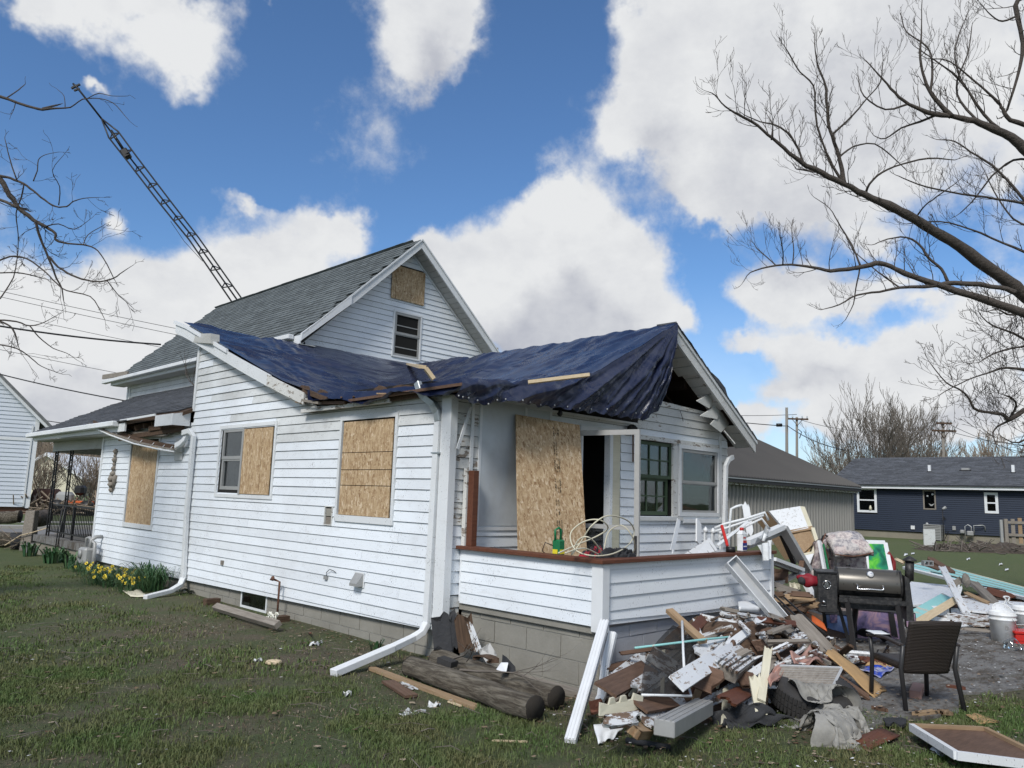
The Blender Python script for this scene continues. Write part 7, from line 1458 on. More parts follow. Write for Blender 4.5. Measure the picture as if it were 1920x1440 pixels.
board('plank', PZ(752, 1277, .02), PZ(780, 1292, .02), .05, .01, WB, 'small white splinter beside the short brown plank', 'plank', n=(0, 0, 1))
board('stick', PZ(838, 1313, .02), PZ(866, 1323, .02), .02, .01, 'wood_new', 'pale stick at the end of the long tan plank', 'stick', n=(0, 0, 1))
board('stick', PZ(922, 1387, .02), PZ(990, 1389, .02), .014, .01, 'wood_new', 'pale straight stick on the near grass', 'stick', n=(0, 0, 1))
def slabp(lb, u, v, w_, h_, y_, m, tilt=0, t=.03, name='roofing_scrap', cat='roofing scrap', lean=.12):
    p = PY(u, v, y_); p.z = max(p.z, .02); top_ = p + Vector((tilt, lean, h_)); board(name, p, top_, w_, t, m, lb, cat, n=CAMN)
slabp('tall black roofing scrap standing in the corner under the corner post', 832, 1232, .17, .42, 5.62, 'tarpaper', .02)
slabp('narrow black roofing scrap between the taller ones in the wall corner', 858, 1226, .09, .36, 5.55, 'tarpaper', -.02, .05)
slabp('grey-brown roofing felt sheet leaning on the block wall', 879, 1232, .17, .40, 5.45, 'wood_rot', .0, .015)
slabp('upper black felt scrap wedged below the torn siding', 842, 1180, .20, .16, 5.85, 'tarpaper', .04, .02)
slabp('white splinter strip leaning beside the felt sheet', 896, 1230, .035, .30, 5.32, WB, -.03, .01, 'trim_strip', 'strip')
slabp('second white strip just right of the first by the blocks', 906, 1233, .03, .29, 5.25, WW, -.06, .01, 'trim_strip', 'strip')
slabp('grey sheet with black edge leaning low on the blocks', 925, 1240, .12, .14, 5.12, 'alu_grey', -.03, .01, 'sheet_scrap', 'sheet')
tag(obj('flashing_block', MB().prism([PY(948, 1262, 4.62), PY(968, 1264, 4.58), PY(966, 1250, 4.6), PY(950, 1232, 4.66)], (.05, .10, 0)), M['tarpaper']), 'black pointed flashing piece on the logs', 'flashing'); tag(obj('white_flap', MB().prism([PY(932, 1256, 4.62), PY(949, 1261, 4.57), PY(953, 1243, 4.6), PY(941, 1243, 4.64)], (.01, .02, 0)), M['trim_clean']), 'white triangular flap leaning on the black flashing piece', 'flashing')
tag(obj('paver_scrap', MB().bar(PY(826, 1236, 5.3), PY(852, 1246, 5.15), .10, .05), M['blackrub']), 'dark chunk with a silver patch lying on the farther log', 'scrap')
board('felt_strip', PY(888, 1232, 5.2), PY(935, 1242, 4.8), .10, .012, 'wood_rot', 'dark curled strip across the logs', 'felt', n=(0, 0, 1), bend=.04)
mb = MB(); strand(mb, PY(862, 1256, 5.0), (.1, -1, .05), .75, .012, 2, .05); strand(mb, PY(875, 1240, 5.1), (-.2, -.5, .6), .4, .008, 1); strand(mb, PY(850, 1235, 5.3), (-.2, -.6, .2), .5, .01, 1); tag(sobj('fallen_branch', mb, M['bark_grey']), 'forked bare branch lying on the logs by the blocks', 'branch')
# timber, hose bib, plants along the long wall
board('timber', PZ(402, 1134, .115), PZ(519, 1168, .115), .085, .06, WG, 'old grey timber propped along the foundation wall', 'timber', n=(-.6, -.1, .8), jag=(0, 0))
for i, (u, v) in enumerate(((392, 1135), (521, 1170))): tag(obj('support_block', MB().bar(PZ(u, v) + Vector((-.02, .1, .03)), PZ(u, v) + Vector((.18, .1, .03)), .12, .09), M['wood_rot']), ('far', 'near')[i] + ' dark block under the old grey timber', 'block')
hb = thing('hose_tap', 'iron pipe with tap standing at the foundation beside the basement window', 'tap', PZ(519, 1162)); p = PZ(519, 1162); sobj('pipe', MB().tube([p, p + Vector((0, 0, .46)), p + Vector((-.03, .06, .48)), p + Vector((-.05, .14, .48))], .013, 6), M['rust'], hb); sobj('tap_wheel', MB().tube([p + Vector((-.06, .05, .50)), p + Vector((-.08, .05, .5))], .03, 8), M['rust'], hb)
tag(sobj('iron_rod', MB().tube([PZ(579, 1187), PZ(583, 1187, .36)], .009, 5), M['rust']), 'thin rusty rod standing by the foundation', 'rod')
M['leafgreen'] = mat('bulb_leaves', lambda S: {'Base Color': S.mix(S.isl, (.028, .085, .035), (.085, .15, .06))}, .5)
M['petal'] = mat('yellow_petals', lambda S: {'Base Color': S.mix(S.isl, (.72, .50, .02), (.80, .66, .08))}, .6)
M['petalw'] = mat('white_petals', lambda S: (.75, .74, .66), .6)
def leafclump(parent, c, n, L, r_, w_=.014, flop=.7, name='leaves', mt='leafgreen'):
    mb = MB(); tips = []
    for i in range(n):
        a = rd_.random() * 6.283; b = c + Vector((math.cos(a), math.sin(a), 0)) * rd_.uniform(0, r_); l_ = L * rd_.uniform(.6, 1.1); o_ = rd_.uniform(.1, flop) * l_; a2 = a + rd_.uniform(-.6, .6); s_ = Vector((-math.sin(a2), math.cos(a2), 0)) * w_ / 2; D = Vector((math.cos(a2), math.sin(a2), 0))
        p1 = b + D * o_ * .3 + Vector((0, 0, l_ * .55)); p2 = b + D * o_ * .75 + Vector((0, 0, l_ * .85)); p3 = b + D * o_ * 1.25 + Vector((0, 0, l_ * (.85 - .3 * flop * rd_.random())))
        mb.add([b - s_, b + s_, p1 + s_, p1 - s_, p2 + s_ * .8, p2 - s_ * .8, p3], [(0, 1, 2, 3), (3, 2, 4, 5), (5, 4, 6)]); tips.append(p2)
    obj(name, mb, M[mt], parent); return tips
def flower(c, r_, parent, m='petal'):
    mb = MB(); nrm_ = Vector((rd_.uniform(-1, -.2), rd_.uniform(-.8, .2), rd_.uniform(0, .7))).normalized(); e = nrm_.cross(Vector((0, 0, 1))).normalized(); g_ = nrm_.cross(e)
    for k in range(6):
        an = k * 1.047; d = e * math.cos(an) + g_ * math.sin(an); s_ = nrm_.cross(d) * r_ * .35; mb.add([c, c + d * r_ * .6 - s_, c + d * r_, c + d * r_ * .6 + s_], [(0, 1, 2, 3)])
    mb.tube([c, c + nrm_ * r_ * .6], [r_ * .22, r_ * .4], 7, cap=False); return obj('flower', mb, M[m], parent)
db = [(150, 1072, 3), (167, 1078, 5), (186, 1085, 4), (200, 1090, 6), (215, 1085, 5), (228, 1098, 8), (243, 1088, 7), (252, 1105, 8), (262, 1092, 6), (240, 1110, 5), (205, 1100, 4), (178, 1096, 3)]
DL = ['leftmost daffodil clump, nearest the gas meter', 'daffodil clump just right of the leftmost one', 'sparse daffodil clump third from the gas meter', 'daffodil clump with many blooms before the left part of the bed', 'daffodil clump above the middle of the bed', 'densest yellow daffodil clump in the bed centre', 'daffodil clump against the wall behind the densest one', 'daffodil clump at the right front of the bed', 'last daffodil clump before the flowerless leaves', 'lowest daffodil clump at the front edge of the bed', 'daffodil clump at the front left of the bed centre', 'daffodil clump fronting the left end of the bed']
for i, (u, v, nf) in enumerate(db):
    c_ = PZ(u, v); c_.x = min(c_.x, 5.02); t = thing('daffodil_clump', DL[i], 'flowers', c_, 'daffodil clumps in the bed by the long wall'); tips = leafclump(t, c_, 60, .22, .22, .011, 1.1)
    for k in range(nf): flower(c_ + Vector((rd_.uniform(-.2, .15), rd_.uniform(-.2, .2), rd_.uniform(.08, .24))), .034, t)
for (u, v, lb) in ((285, 1108, 'big floppy clump of flowerless bulb leaves by the far downspout'), (303, 1098, 'taller clump of bulb leaves against the foundation by the downspout')):
    c_ = PZ(u, v); c_.x = min(c_.x, 4.98); t = thing('bulb_leaf_clump', lb, 'plant', c_); leafclump(t, c_, 150, .42, .22, .016, 1.2)
for i, (u, v, lb) in enumerate(((55, 1043, 'broad-leaved plant at the far corner of the side porch'), (95, 1056, 'leafy plant under the porch slab edge'), (110, 1054, 'leafy plant right beside the antenna cables'), (134, 1066, 'upright plant left of the gas meter'))):
    c_ = PZ(u, v); t = thing('leafy_plant', lb, 'plant', c_); leafclump(t, c_, 26, .34, .12, .05, .6)
c_ = PZ(636, 1178 + 28); c_ = PZ(705, 1222); t = thing('leafy_plant', 'small green tulip-like plant beside the white outlet elbow', 'plant', c_); leafclump(t, c_, 14, .15, .05, .03, .5)
c_ = PZ(502, 1176); t = thing('white_flower_clump', 'small clump of white flowers at the near end of the old timber', 'flowers', c_); leafclump(t, c_, 26, .14, .07, .015, .6)
for k in range(9): flower(c_ + Vector((rd_.uniform(-.08, .08), rd_.uniform(-.1, .1), rd_.uniform(.08, .16))), .03, t, 'petalw')
tag(sobj('plastic_film', MB().grid(lambda a, b: tuple(PZ(325, 1112, .02) + RT * a * .3 + FW * b * .2 + Vector((0, 0, .09 * abs(mn.noise(Vector((a * 4, b * 4, 1))))))), 12, 12), M['clearglass']), 'crumpled clear plastic at the foot of the far downspout', 'plastic film')
sheet('cardboard_piece', 'pale flattened cardboard beside the far downspout outlet', 'cardboard', [PZ(229, 1108, .02), PZ(262, 1106, .03), PZ(280, 1120, .02), PZ(245, 1118, .02)], 'wood_cream', .006, .02, 6)

# ================================================================== ON AND AROUND THE FRONT PORCH
osb = thing('leaning_strand_board', 'full sheet of strand board with black stamp leaning by the open doorway', 'strand board', (6.6, 5.5, .5))
o_tl, o_tr = PY(968, 777, 5.88), PY(1087, 797, 5.80); o_bl, o_br = Vector((5.86, 5.40, .50)), Vector((6.98, 5.30, .50))
o_bl = PY(972, 1022, 5.48); o_bl = o_tl + (o_bl - o_tl) * ((.5 - o_tl.z) / (o_bl.z - o_tl.z)); _n = (o_tr - o_tl).cross(o_bl - o_tl); _w = _r(1100, 1026); o_br = O0 + _w * ((o_tl - O0).dot(_n) / _w.dot(_n)); o_br = o_tr + (o_br - o_tr) * ((.5 - o_tr.z) / (o_br.z - o_tr.z))
obj('board_sheet', MB().prism([o_tl, o_tr, o_br, o_bl], (.006, .02, .004)), M['osb'], osb)
M['stamp'] = mat('black_ink_stamp', lambda S: S.mix(S.mr(S.noise(S.pos, 60, 4, .7), .42, .6), (.02, .018, .016), (.36, .25, .13)), .8)
nO = (o_tr - o_tl).cross(o_bl - o_tl).normalized(); nO = nO if nO.dot(CAMN) > 0 else -nO
def onb(a, b): return o_tl.lerp(o_tr, a).lerp(o_bl.lerp(o_br, a), b) + nO * .007
rs = random.Random(9)
y_ = .04
while y_ < .93:      # rows of tiny stamped print running down the sheet
    ln = rs.choice((.03, .045, .07)); k = rs.randint(2, 3)
    for j in range(k):
        a0 = .50 + .045 + j * .034
        b_ = y_
        while b_ < y_ + ln:
            h_ = rs.uniform(.003, .008)
            if rs.random() < .85:
                a1, a2 = a0 + rs.uniform(0, .006), a0 + rs.uniform(.016, .028); obj('stamp_mark', MB().add([onb(a1, b_), onb(a2, b_), onb(a2, b_ + h_), onb(a1, b_ + h_)], [(0, 1, 2, 3)]), M['stamp'], osb)
            b_ += h_ + rs.uniform(.001, .004)
    y_ += ln + rs.choice((.02, .03, .045))
zc = 1.107
# tool bag, green pump, coil of cable on the rail
def on_rail(u, v, y): return PY(u, v, y)
cloth('tool_bag', 'red and black cloth tool bag slumped on the porch rail', 5.62, 4.42, .22, .13, .10, 'redfab', .25, 1.02, 2.2, 'tool bag')
cloth('black_jacket', 'black crumpled jacket on the rail under the cable loops', 5.72, 4.28, .22, .09, .07, 'tarpaper', -.1, 1.06, 5.1, 'jacket')
gp_ = thing('green_pump', 'green plastic pump with handle standing on the porch rail', 'pump', PX(1048, 1030, 5.6)); c_ = PX(1047, 1032, 5.62); c_.z = 1.06
obj('body', MB().box((c_.x - .045, c_.y - .045, 1.05), (c_.x + .045, c_.y + .045, 1.22)), M['green_pl'], gp_, bev=.012); obj('yellow_label', MB().box((c_.x - .05, c_.y - .030, 1.09), (c_.x - .046, c_.y + .03, 1.13)), M['yellow'], gp_); obj('warning_label', MB().box((c_.x - .03, c_.y - .05, 1.09), (c_.x + .03, c_.y - .046, 1.13)), M['yellow'], gp_)
sobj('handle', MB().tube([c_ + Vector((-.035, .01, .15)), c_ + Vector((-.04, .01, .25)), c_ + Vector((0, 0, .27)), c_ + Vector((.03, 0, .25)), c_ + Vector((.03, 0, .15))], .012, 8), M['green_pl'], gp_)
sobj('cord', MB().tube([c_ + Vector((-.04, .03, .1)), c_ + Vector((-.10, .08, .13)), c_ + Vector((-.12, .10, .05)), c_ + Vector((-.06, .06, .0))], .005, 5), M['black'], gp_)
def spl(pts, k=6):
    out = []
    for i in range(len(pts) - 1):
        a, b, c, e = pts[max(i - 1, 0)], pts[i], pts[i + 1], pts[min(i + 2, len(pts) - 1)]
        for j in range(k): t = j / k; out.append(.5 * (2 * b + (c - a) * t + (2 * a - 5 * b + 4 * c - e) * t * t + (3 * b - a - 3 * c + e) * t ** 3))
    return out + [pts[-1]]
loops = [(1047, 1037), (1085, 1020), (1120, 1005), (1140, 990), (1125, 975), (1095, 978), (1070, 1000), (1078, 1030), (1110, 1042), (1150, 1038), (1180, 1020), (1189, 995), (1175, 975), (1140, 967), (1110, 985), (1090, 1015), (1072, 1040), (1085, 1012), (1105, 1008), (1125, 1030), (1130, 1044), (1140, 1000), (1165, 985), (1185, 1005), (1190, 1030), (1172, 1044), (1130, 1042), (1095, 1028), (1060, 1037)]
tag(sobj('cable_coil', MB().tube(spl([PY(u, v, 4.25 + .10 * math.sin(i * 1.3)) for i, (u, v) in enumerate(loops)]), .0065, 6), M['wood_cream']), 'loose loops of cream cable sprawled over the porch rail', 'cable')
# bottle, cup, bag
bt = thing('bottle', 'white jug with red cap and blue label on the porch rail', 'bottle', PY(1390, 1028, 4.15)); c_ = PY(1391, 1029, 4.15); c_.z = zc; bx_ = .052
obj('jug', MB().hull2([c_ + Vector((-bx_, -.035, 0)), c_ + Vector((bx_, -.035, 0)), c_ + Vector((bx_, .035, 0)), c_ + Vector((-bx_, .035, 0))], [c_ + Vector((-bx_, -.035, .19)), c_ + Vector((bx_, -.035, .19)), c_ + Vector((bx_, .035, .19)), c_ + Vector((-bx_, .035, .19))]), M['white_plastic'], bt, bev=.012)
obj('shoulder', MB().hull2([c_ + Vector((-bx_, -.035, .185)), c_ + Vector((bx_, -.035, .185)), c_ + Vector((bx_, .035, .185)), c_ + Vector((-bx_, .035, .185))], [c_ + Vector((-.018, -.018, .225)), c_ + Vector((.018, -.018, .225)), c_ + Vector((.018, .018, .225)), c_ + Vector((-.018, .018, .225))]), M['white_plastic'], bt)
sobj('cap', MB().lathe([(.022, .222), (.022, .250), (.015, .254)], tuple(c_), 12), M['red'], bt); M['lblblue'] = mat('blue_bottle_label', lambda S: (.02, .035, .22), .45)
obj('blue_label', MB().box((c_.x - .046, c_.y - .038, c_.z + .02), (c_.x + .046, c_.y - .0355, c_.z + .095)), M['lblblue'], bt); obj('red_label', MB().box((c_.x - .036, c_.y - .0395, c_.z + .092), (c_.x + .036, c_.y - .0355, c_.z + .118)), M['red'], bt); obj('white_print', MB().box((c_.x - .034, c_.y - .0395, c_.z + .05), (c_.x + .034, c_.y - .0382, c_.z + .062)), M['trim_clean'], bt); obj('red_print', MB().box((c_.x - .03, c_.y - .037, c_.z + .14), (c_.x + .02, c_.y - .0355, c_.z + .155)), M['red'], bt)
tag(sobj('black_tape_roll', MB().lathe([(.03, 0), (.05, 0), (.05, .055), (.03, .055)], tuple(Vector((PY(1370, 1030, 4.15).x, 4.15, zc))), 16), M['black']), 'black roll of tape on the rail left of the white jug', 'tape')
tag(obj('hand_tool', MB().bar(PY(1353, 985, 4.4), PY(1364, 1024, 4.25), .03, .03), M['red'], bev=.006), 'red tool handle leaning behind the tape roll', 'tool')
pb = thing('plastic_bag', 'white and black printed plastic bag tied over the end of the porch rail', 'plastic bag', PY(1430, 1030, 4.1)); P0, P1 = PY(1412, 1020, 4.08), PY(1436, 1018, 4.08)
sobj('bag_top', MB().grid(lambda a, b: tuple(PY(1410, 1024, 4.12).lerp(PY(1436, 1010, 4.10), a) + Vector((0, -.04 * math.sin(math.pi * b), .10 * math.sin(math.pi * b) * (1 + .4 * math.sin(a * 11)) * (.4 + a)))), 24, 16), M['white_plastic'], pb)
sobj('bag_tail', MB().grid(lambda a, b: tuple(PY(1420, 1022, 4.06).lerp(PY(1444, 1012, 4.06), a).lerp(PY(1430, 1052, 4.04).lerp(PY(1443, 1046, 4.04), a), b) + Vector((0, -.03 * math.sin(math.pi * a) - .02 * math.sin(a * 14 + b * 3), 0))), 20, 16), M['white_plastic'], pb)
sobj('bag_knot', MB().tube([PY(1430, 1015, 4.08), PY(1433, 1004, 4.08), PY(1440, 1006, 4.08)], [.02, .03, .008], 8), M['white_plastic'], pb); tag
# loose pieces standing on the porch behind the rail
board('board', PY(1311, 1020, 5.6), PY(1311, 977, 5.75), .13, .02, 'trim_clean', 'smooth white board leaning under the storm window', 'board', n=(0, -1, .1), jag=(0, 0))
board('trim_strip', PY(1260, 1036, 5.4), PY(1274, 972, 5.8), .07, .01, 'trim_clean', 'bent white trim strip leaning on the wall under the sill', 'trim strip', n=(-.3, -1, .1))
for i, u in enumerate((1323, 1337, 1352)): 
    pk_ = thing('fence_picket', ('first', 'second', 'third')[i] + ' of three small white pickets behind the porch rail', 'picket', PY(u, 1025, 5.2)); a = PY(u, 1030, 5.2); b = PY(u, 998 + i * 2, 5.2); obj('pale', MB().bar(a, b, .055, .02, (0, 1, 0)), M['trim_clean'], pk_); sobj('rounded_tip', MB().tube([b, b + Vector((0, 0, .035)), b + Vector((0, 0, .07))], [.03, .03, .006], 8), M['trim_clean'], pk_)
so_ = thing('siding_offcut', 'ribbed white siding offcut lying slanted behind the rail', 'siding offcut', PY(1315, 1025, 5.0)); s4 = [PY(1284, 1038, 4.9), PY(1330, 1008, 5.1), PY(1346, 1032, 4.8), PY(1300, 1046, 4.7)]
obj('panel', MB().prism(s4, (.01, .02, -.01)), M['trim_clean'], so_)
for i in range(4): board('rib', s4[0].lerp(s4[1], (i + .5) / 4) + CAMN * .006, s4[3].lerp(s4[2], (i + .5) / 4) + CAMN * .006, .01, .008, 'alu_grey', parent=so_, n=CAMN, jag=(0, 0))

# ================================================================== BACKYARD HEAP EAST OF THE PORCH
def pbar(name, pts, d, w_, h_, m, parent):
    return obj(name, MB().rtube([PD(u, v, d_) for (u, v), d_ in zip(pts, d)], w_, h_), M[m], parent)
cb = thing('kitchen_cabinet', 'tipped white speckled cabinet with an open tan underside atop the heap', 'cabinet', PD(1480, 1000, 11)); f4 = [PD(1442, 958, 11), PD(1500, 949, 11), PD(1516, 990, 10.75), PD(1476, 998, 10.75)]
M['specked'] = mat('dirt_speckled_white', lambda S: S.mix(S.mr(S.noise(S.pos, 28, 5, .75), .55, .68), (.72, .74, .76), (.33, .31, .28)), .6)
u4 = [PD(1476, 998, 10.75), PD(1524, 989, 10.75), PD(1532, 1015, 10.6), PD(1525, 1037, 10.45), PD(1505, 1041, 10.45)]
bk = FW * .40 + Vector((0, 0, -.1)) - RT * .10
obj('side_panel', MB().prism(f4, tuple(bk * .05)), M['specked'], cb); obj('cream_edge', MB().prism([PD(1500, 949, 11), PD(1509, 950, 11), PD(1524, 989, 10.76), PD(1516, 990, 10.76)], tuple(bk * .05)), M['wood_cream'], cb)
obj('end_panel', MB().prism([PD(1442, 958, 11), PD(1476, 998, 10.75), PD(1456, 990, 11), PD(1432, 962, 11.2)], tuple(bk * .1)), M['alu'], cb)
obj('underside_back', MB().prism([p + bk * .25 for p in u4], tuple(bk * .05)), M['cardboard'], cb)
for i in range(5): board('underside_frame', u4[i], u4[(i + 1) % 5], .05, .05, 'wood_tan' if i in (0,) else 'wood_cream', parent=cb, n=CAMN, jag=(0, 0))
obj('body_side', MB().hull2([f4[0] + bk * .06, f4[1] + bk * .06, u4[2] + bk * .1, u4[4] + bk * .1, f4[3] + bk * .1], [f4[0] + bk, f4[1] + bk, u4[2] + bk, u4[4] + bk, f4[3] + bk]), M['wood_tan'], cb)
tag(obj('wall_board', MB().prism([PD(1503, 1043, 10.4), PD(1526, 1038, 10.4), PD(1514, 1070, 10.2), PD(1506, 1066, 10.2)], tuple(FW * .03)), M['trim_clean']), 'white panel wedged under the tipped cabinet', 'panel')
af = thing('awning_frame', 'tangled white awning frame of folded beams beside the porch end', 'frame', PD(1460, 1050, 9.6))
for pts, d, w_, h_, m in (([(1400, 1017), (1466, 988)], (9, 9.6), .10, .06, 'trim_clean'), ([(1467, 988), (1514, 1068)], (9.6, 9.8), .13, .05, 'alu'), ([(1464, 998), (1489, 1056)], (9.7, 9.9), .06, .04, 'chairmetal'), ([(1448, 1048), (1502, 1068)], (9.0, 9.6), .10, .04, 'trim_clean'), ([(1450, 1056), (1498, 1074)], (9.05, 9.65), .07, .04, 'alu_grey'), ([(1499, 1070), (1526, 1122)], (9.6, 9.4), .09, .05, 'trim_clean'), ([(1450, 1098), (1494, 1076)], (9.2, 9.6), .08, .04, 'alu_grey'), ([(1402, 1026), (1462, 1000)], (9.05, 9.65), .04, .04, 'alu_grey'), ([(1504, 1052), (1500, 1075)], (9.7, 9.6), .06, .03, 'wood_brown')):
    pbar('beam', pts, d, w_, h_, m, af)
tf = thing('tubular_frame', 'pale bent tube frame sticking up behind the white jug', 'frame', PD(1400, 1000, 9.5))
for pts in ([(1340, 990), (1360, 982), (1400, 972), (1434, 961), (1441, 975)], [(1340, 996), (1362, 990), (1432, 966)], [(1350, 1010), (1400, 986), (1428, 972), (1443, 992)], [(1367, 1040), (1368, 985), (1371, 954), (1380, 950), (1391, 947)]):
    sobj('tube', MB().tube([PD(u, v, 9.3) for u, v in pts], .016, 7), M['trim'], tf)
board('board', PD(1408, 1008, 9.6), PD(1396, 934, 9.8), .09, .015, 'trim_clean', 'splintered white board pointing up behind the porch corner', 'board', n=CAMN)
board('board', PD(1346, 1022, 8.6), PD(1402, 978, 9.2), .03, .02, 'trim', 'thin pale strip crossing behind the red handle', 'strip', n=CAMN, jag=(0, 0))
# things under the frame
BK = lambda lab, m, a, b, w_, t_=.03, cat='board': board(cat.replace(' ', '_'), PD(*a), PD(*b), w_, t_, m, lab, cat, n=CAMN)
BK('grey weathered plank pointing at the grill box from the porch end', WG, (1452, 1103, 8.6), (1534, 1128, 8.9), .09)
BK('second grey plank just above the one pointing at the grill box', WG, (1448, 1094, 8.8), (1505, 1112, 9.0), .06)
BK('brown panel standing behind the end of the porch wall', WBr, (1460, 1095, 9.3), (1462, 1062, 9.4), .22)
BK('cream rack piece with slots standing in the backyard heap', WC, (1492, 1120, 9.0), (1490, 1088, 9.1), .12)
BK('tan stud end in the backyard heap', 'wood_tan', (1455, 1128, 8.5), (1500, 1118, 8.7), .10)
BK('brown tan board under the grey planks', 'wood_tan', (1458, 1113, 8.7), (1495, 1122, 8.8), .08)
BK('dark board lying behind the orange shell', 'wood_rot', (1470, 1150, 8.3), (1535, 1165, 8.6), .14)
for i in range(16):
    u = rd_.uniform(1455, 1525); v = rd_.uniform(1105, 1150); a = rd_.uniform(-.4, 1.0); L = rd_.uniform(20, 46); d = 8.6 + rd_.uniform(-.1, .4)
    k = rd_.choice(((WG, 'grey'), (WBr, 'brown'), ('wood_tan', 'tan'), ('wood_rot', 'dark')))
    board('broken_board', PD(u - L * math.cos(a), v - L * math.sin(a), d), PD(u + L * math.cos(a) * .6, v + L * math.sin(a) * .6, d - .2), .06, .02, k[0], f'{k[1]} board end jumbled in the heap behind the porch end', 'board', n=CAMN, group=f'{k[1]} board ends behind the porch end')
mb = MB(); mb.grid(lambda a, b: (8.5 + a * 2.6, 3.9 + b * 2.6, max(-.03, .42 * math.sin(math.pi * a) * math.sin(math.pi * b) + .05 * mn.noise(Vector((a * 6, b * 6, 2))))), 24, 24); struct(sobj('rubble_bed', mb, M['wood_rot']), 'stuff')
os_ = thing('orange_shell', 'curved orange plastic shell lying in the heap left of the grill', 'plastic shell', PD(1515, 1155, 8.7))
sobj('shell', MB().slab(lambda a, b: tuple(PD(1488, 1137, 8.8).lerp(PD(1542, 1172, 8.5), a) + Vector((0, 0, (.11 * math.sin(math.pi * b) - .06) * (1 - .3 * a))) + FW * (b - .5) * .25), 14, 12, (0, 0, -.008)), M['orange'], os_)
rb = thing('red_bag', 'crumpled red and black bag hanging left of the grill box', 'bag', PD(1515, 1088, 8.9)); cR = PD(1516, 1088, 8.85)
def blob(cx, rx, ry, rz, sd, axis=None):
    def fn(a, b):
        th, ph = a * 6.2832, (b - .5) * math.pi; d = RT * math.cos(th) * math.cos(ph) * rx + FW * math.sin(th) * math.cos(ph) * ry + Vector((0, 0, 1)) * math.sin(ph) * rz; return tuple(cx + d * (1 + .28 * mn.noise(d * 14 + Vector((sd, 0, 0)))))
    return MB().grid(fn, 30, 16)
sobj('bag_body', blob(cR, .13, .08, .075, 3), M['red'] if False else mat('dark_red_nylon', lambda S: {'Base Color': S.mix(S.noise(S.pos, 14, 4), (.16, .006, .012), (.32, .015, .03))}, .6), rb); sobj('bag_mouth', blob(cR - RT * .09 - FW * .03, .045, .05, .05, 8), M['tarpaper'], rb)
# upholstered chair with patchwork cushion
uc = thing('upholstered_chair', 'floral upholstered chair wrapped with a quilt, standing behind the grill', 'armchair', PD(1585, 1100, 10.6)); D_ = 10.4
def pdslab(name, q, d, off, m, par, wob=.03, nu=14):
    A, B, C_, E_ = [PD(u, v, d) for (u, v) in q]; sd = rd_.random() * 5
    mb = MB(); mb.slab(lambda a, b: tuple(A.lerp(B, a).lerp(E_.lerp(C_, a), b) + CAMN * (wob * math.sin(math.pi * a) ** .5 * math.sin(math.pi * b) ** .5 * 2 + wob * .8 * mn.noise(Vector((a * 5, b * 5, sd))))), nu, nu, off); return sobj(name, mb, M[m], par)
pdslab('back_panel', [(1553, 1030), (1622, 1034), (1630, 1085), (1556, 1092)], 10.5, tuple(FW * .25), 'floral', uc); pdslab('side_drape', [(1535, 1018), (1550, 1010), (1548, 1092), (1514, 1090)], 10.4, tuple(FW * .2), 'floral', uc, .04); pdslab('seat_base', [(1540, 1085), (1630, 1085), (1628, 1150), (1545, 1150)], 10.5, tuple(FW * .4), 'floral', uc)
for (pts) in ([(1548, 1000), (1542, 1015), (1552, 1040), (1558, 1075)], [(1560, 1018), (1590, 1035), (1625, 1037)]): sobj('piping', MB().tube([PD(u, v, 10.3) for u, v in pts], .008, 6), M['rust'], uc)
cu_ = thing('patchwork_cushion', 'thick quilted patchwork cushion lying over the floral chair', 'cushion', PD(1592, 1020, 10.3))
def cfn(a, b):
    A, B, C_, E_ = PD(1545, 1001, 10.5), PD(1610, 999, 10.5), PD(1638, 1033, 10.1), PD(1566, 1037, 10.1); p = A.lerp(B, a).lerp(E_.lerp(C_, a), b); e = (math.sin(math.pi * a) * math.sin(math.pi * b)) ** .35; return tuple(p + Vector((0, 0, .07 * e + .02 * mn.noise(Vector((a * 5, b * 5, 1))))) + CAMN * .03 * e)
mb = MB(); mb.slab(cfn, 26, 20, (0, 0, -.07)); sobj('cushion_body', mb, M['patch'], cu_); sobj('piping', MB().tube(spl([PD(1566, 1039, 10.05), PD(1600, 1043, 10.05), PD(1638, 1036, 10.05)]), .008, 6), M['rust'], cu_)
pbar_t = thing('white_frame_bar', 'upright white frame bar before the floral chair', 'frame bar', PD(1540, 1070, 10)); obj('bar', MB().rtube([PD(1536, 1014, 10.2), PD(1548, 1078, 10.0)], .065, .03, (0, -1, 0)), M['trim_clean'], pbar_t); obj('green_edge', MB().rtube([PD(1544, 1020, 10.22), PD(1555, 1076, 10.05)], .025, .02, (0, -1, 0)), M['green_pl'], pbar_t)
gp2 = thing('framed_green_picture', 'white framed bright green picture standing behind the chair', 'picture', PD(1650, 1045, 10.9)); r4 = [PD(1624, 1016, 10.9), PD(1660, 1017, 10.9), PD(1671, 1072, 10.6), PD(1628, 1072, 10.6)]
M['greenpic'] = mat('green_painted_print', lambda S: S.ramp(S.noise(S.pos, 5, 3, .5, dist=.6), [(.35, (.01, .10, .06)), (.47, (.02, .22, .12)), (.56, (.08, .42, .04)), (.7, (.20, .60, .08))]), .3)
obj('print', MB().prism([p.lerp(sum(r4, Vector()) / 4, .12) for p in r4], tuple(FW * .02)), M['greenpic'], gp2)
for i in range(4): board('frame_bar', r4[i], r4[(i + 1) % 4], .06, .03, 'trim_clean', parent=gp2, n=CAMN, jag=(0, 0))
tag(sobj('red_pipe', MB().tube([PD(1664, 1036, 10.8), PD(1670, 1044, 10.8), PD(1676, 1055, 10.8), PD(1675, 1070, 10.7)], .03, 8), mat('dark_red_pipe', lambda S: (.20, .015, .015), .4)), 'curved dark red pipe beside the green picture', 'pipe')
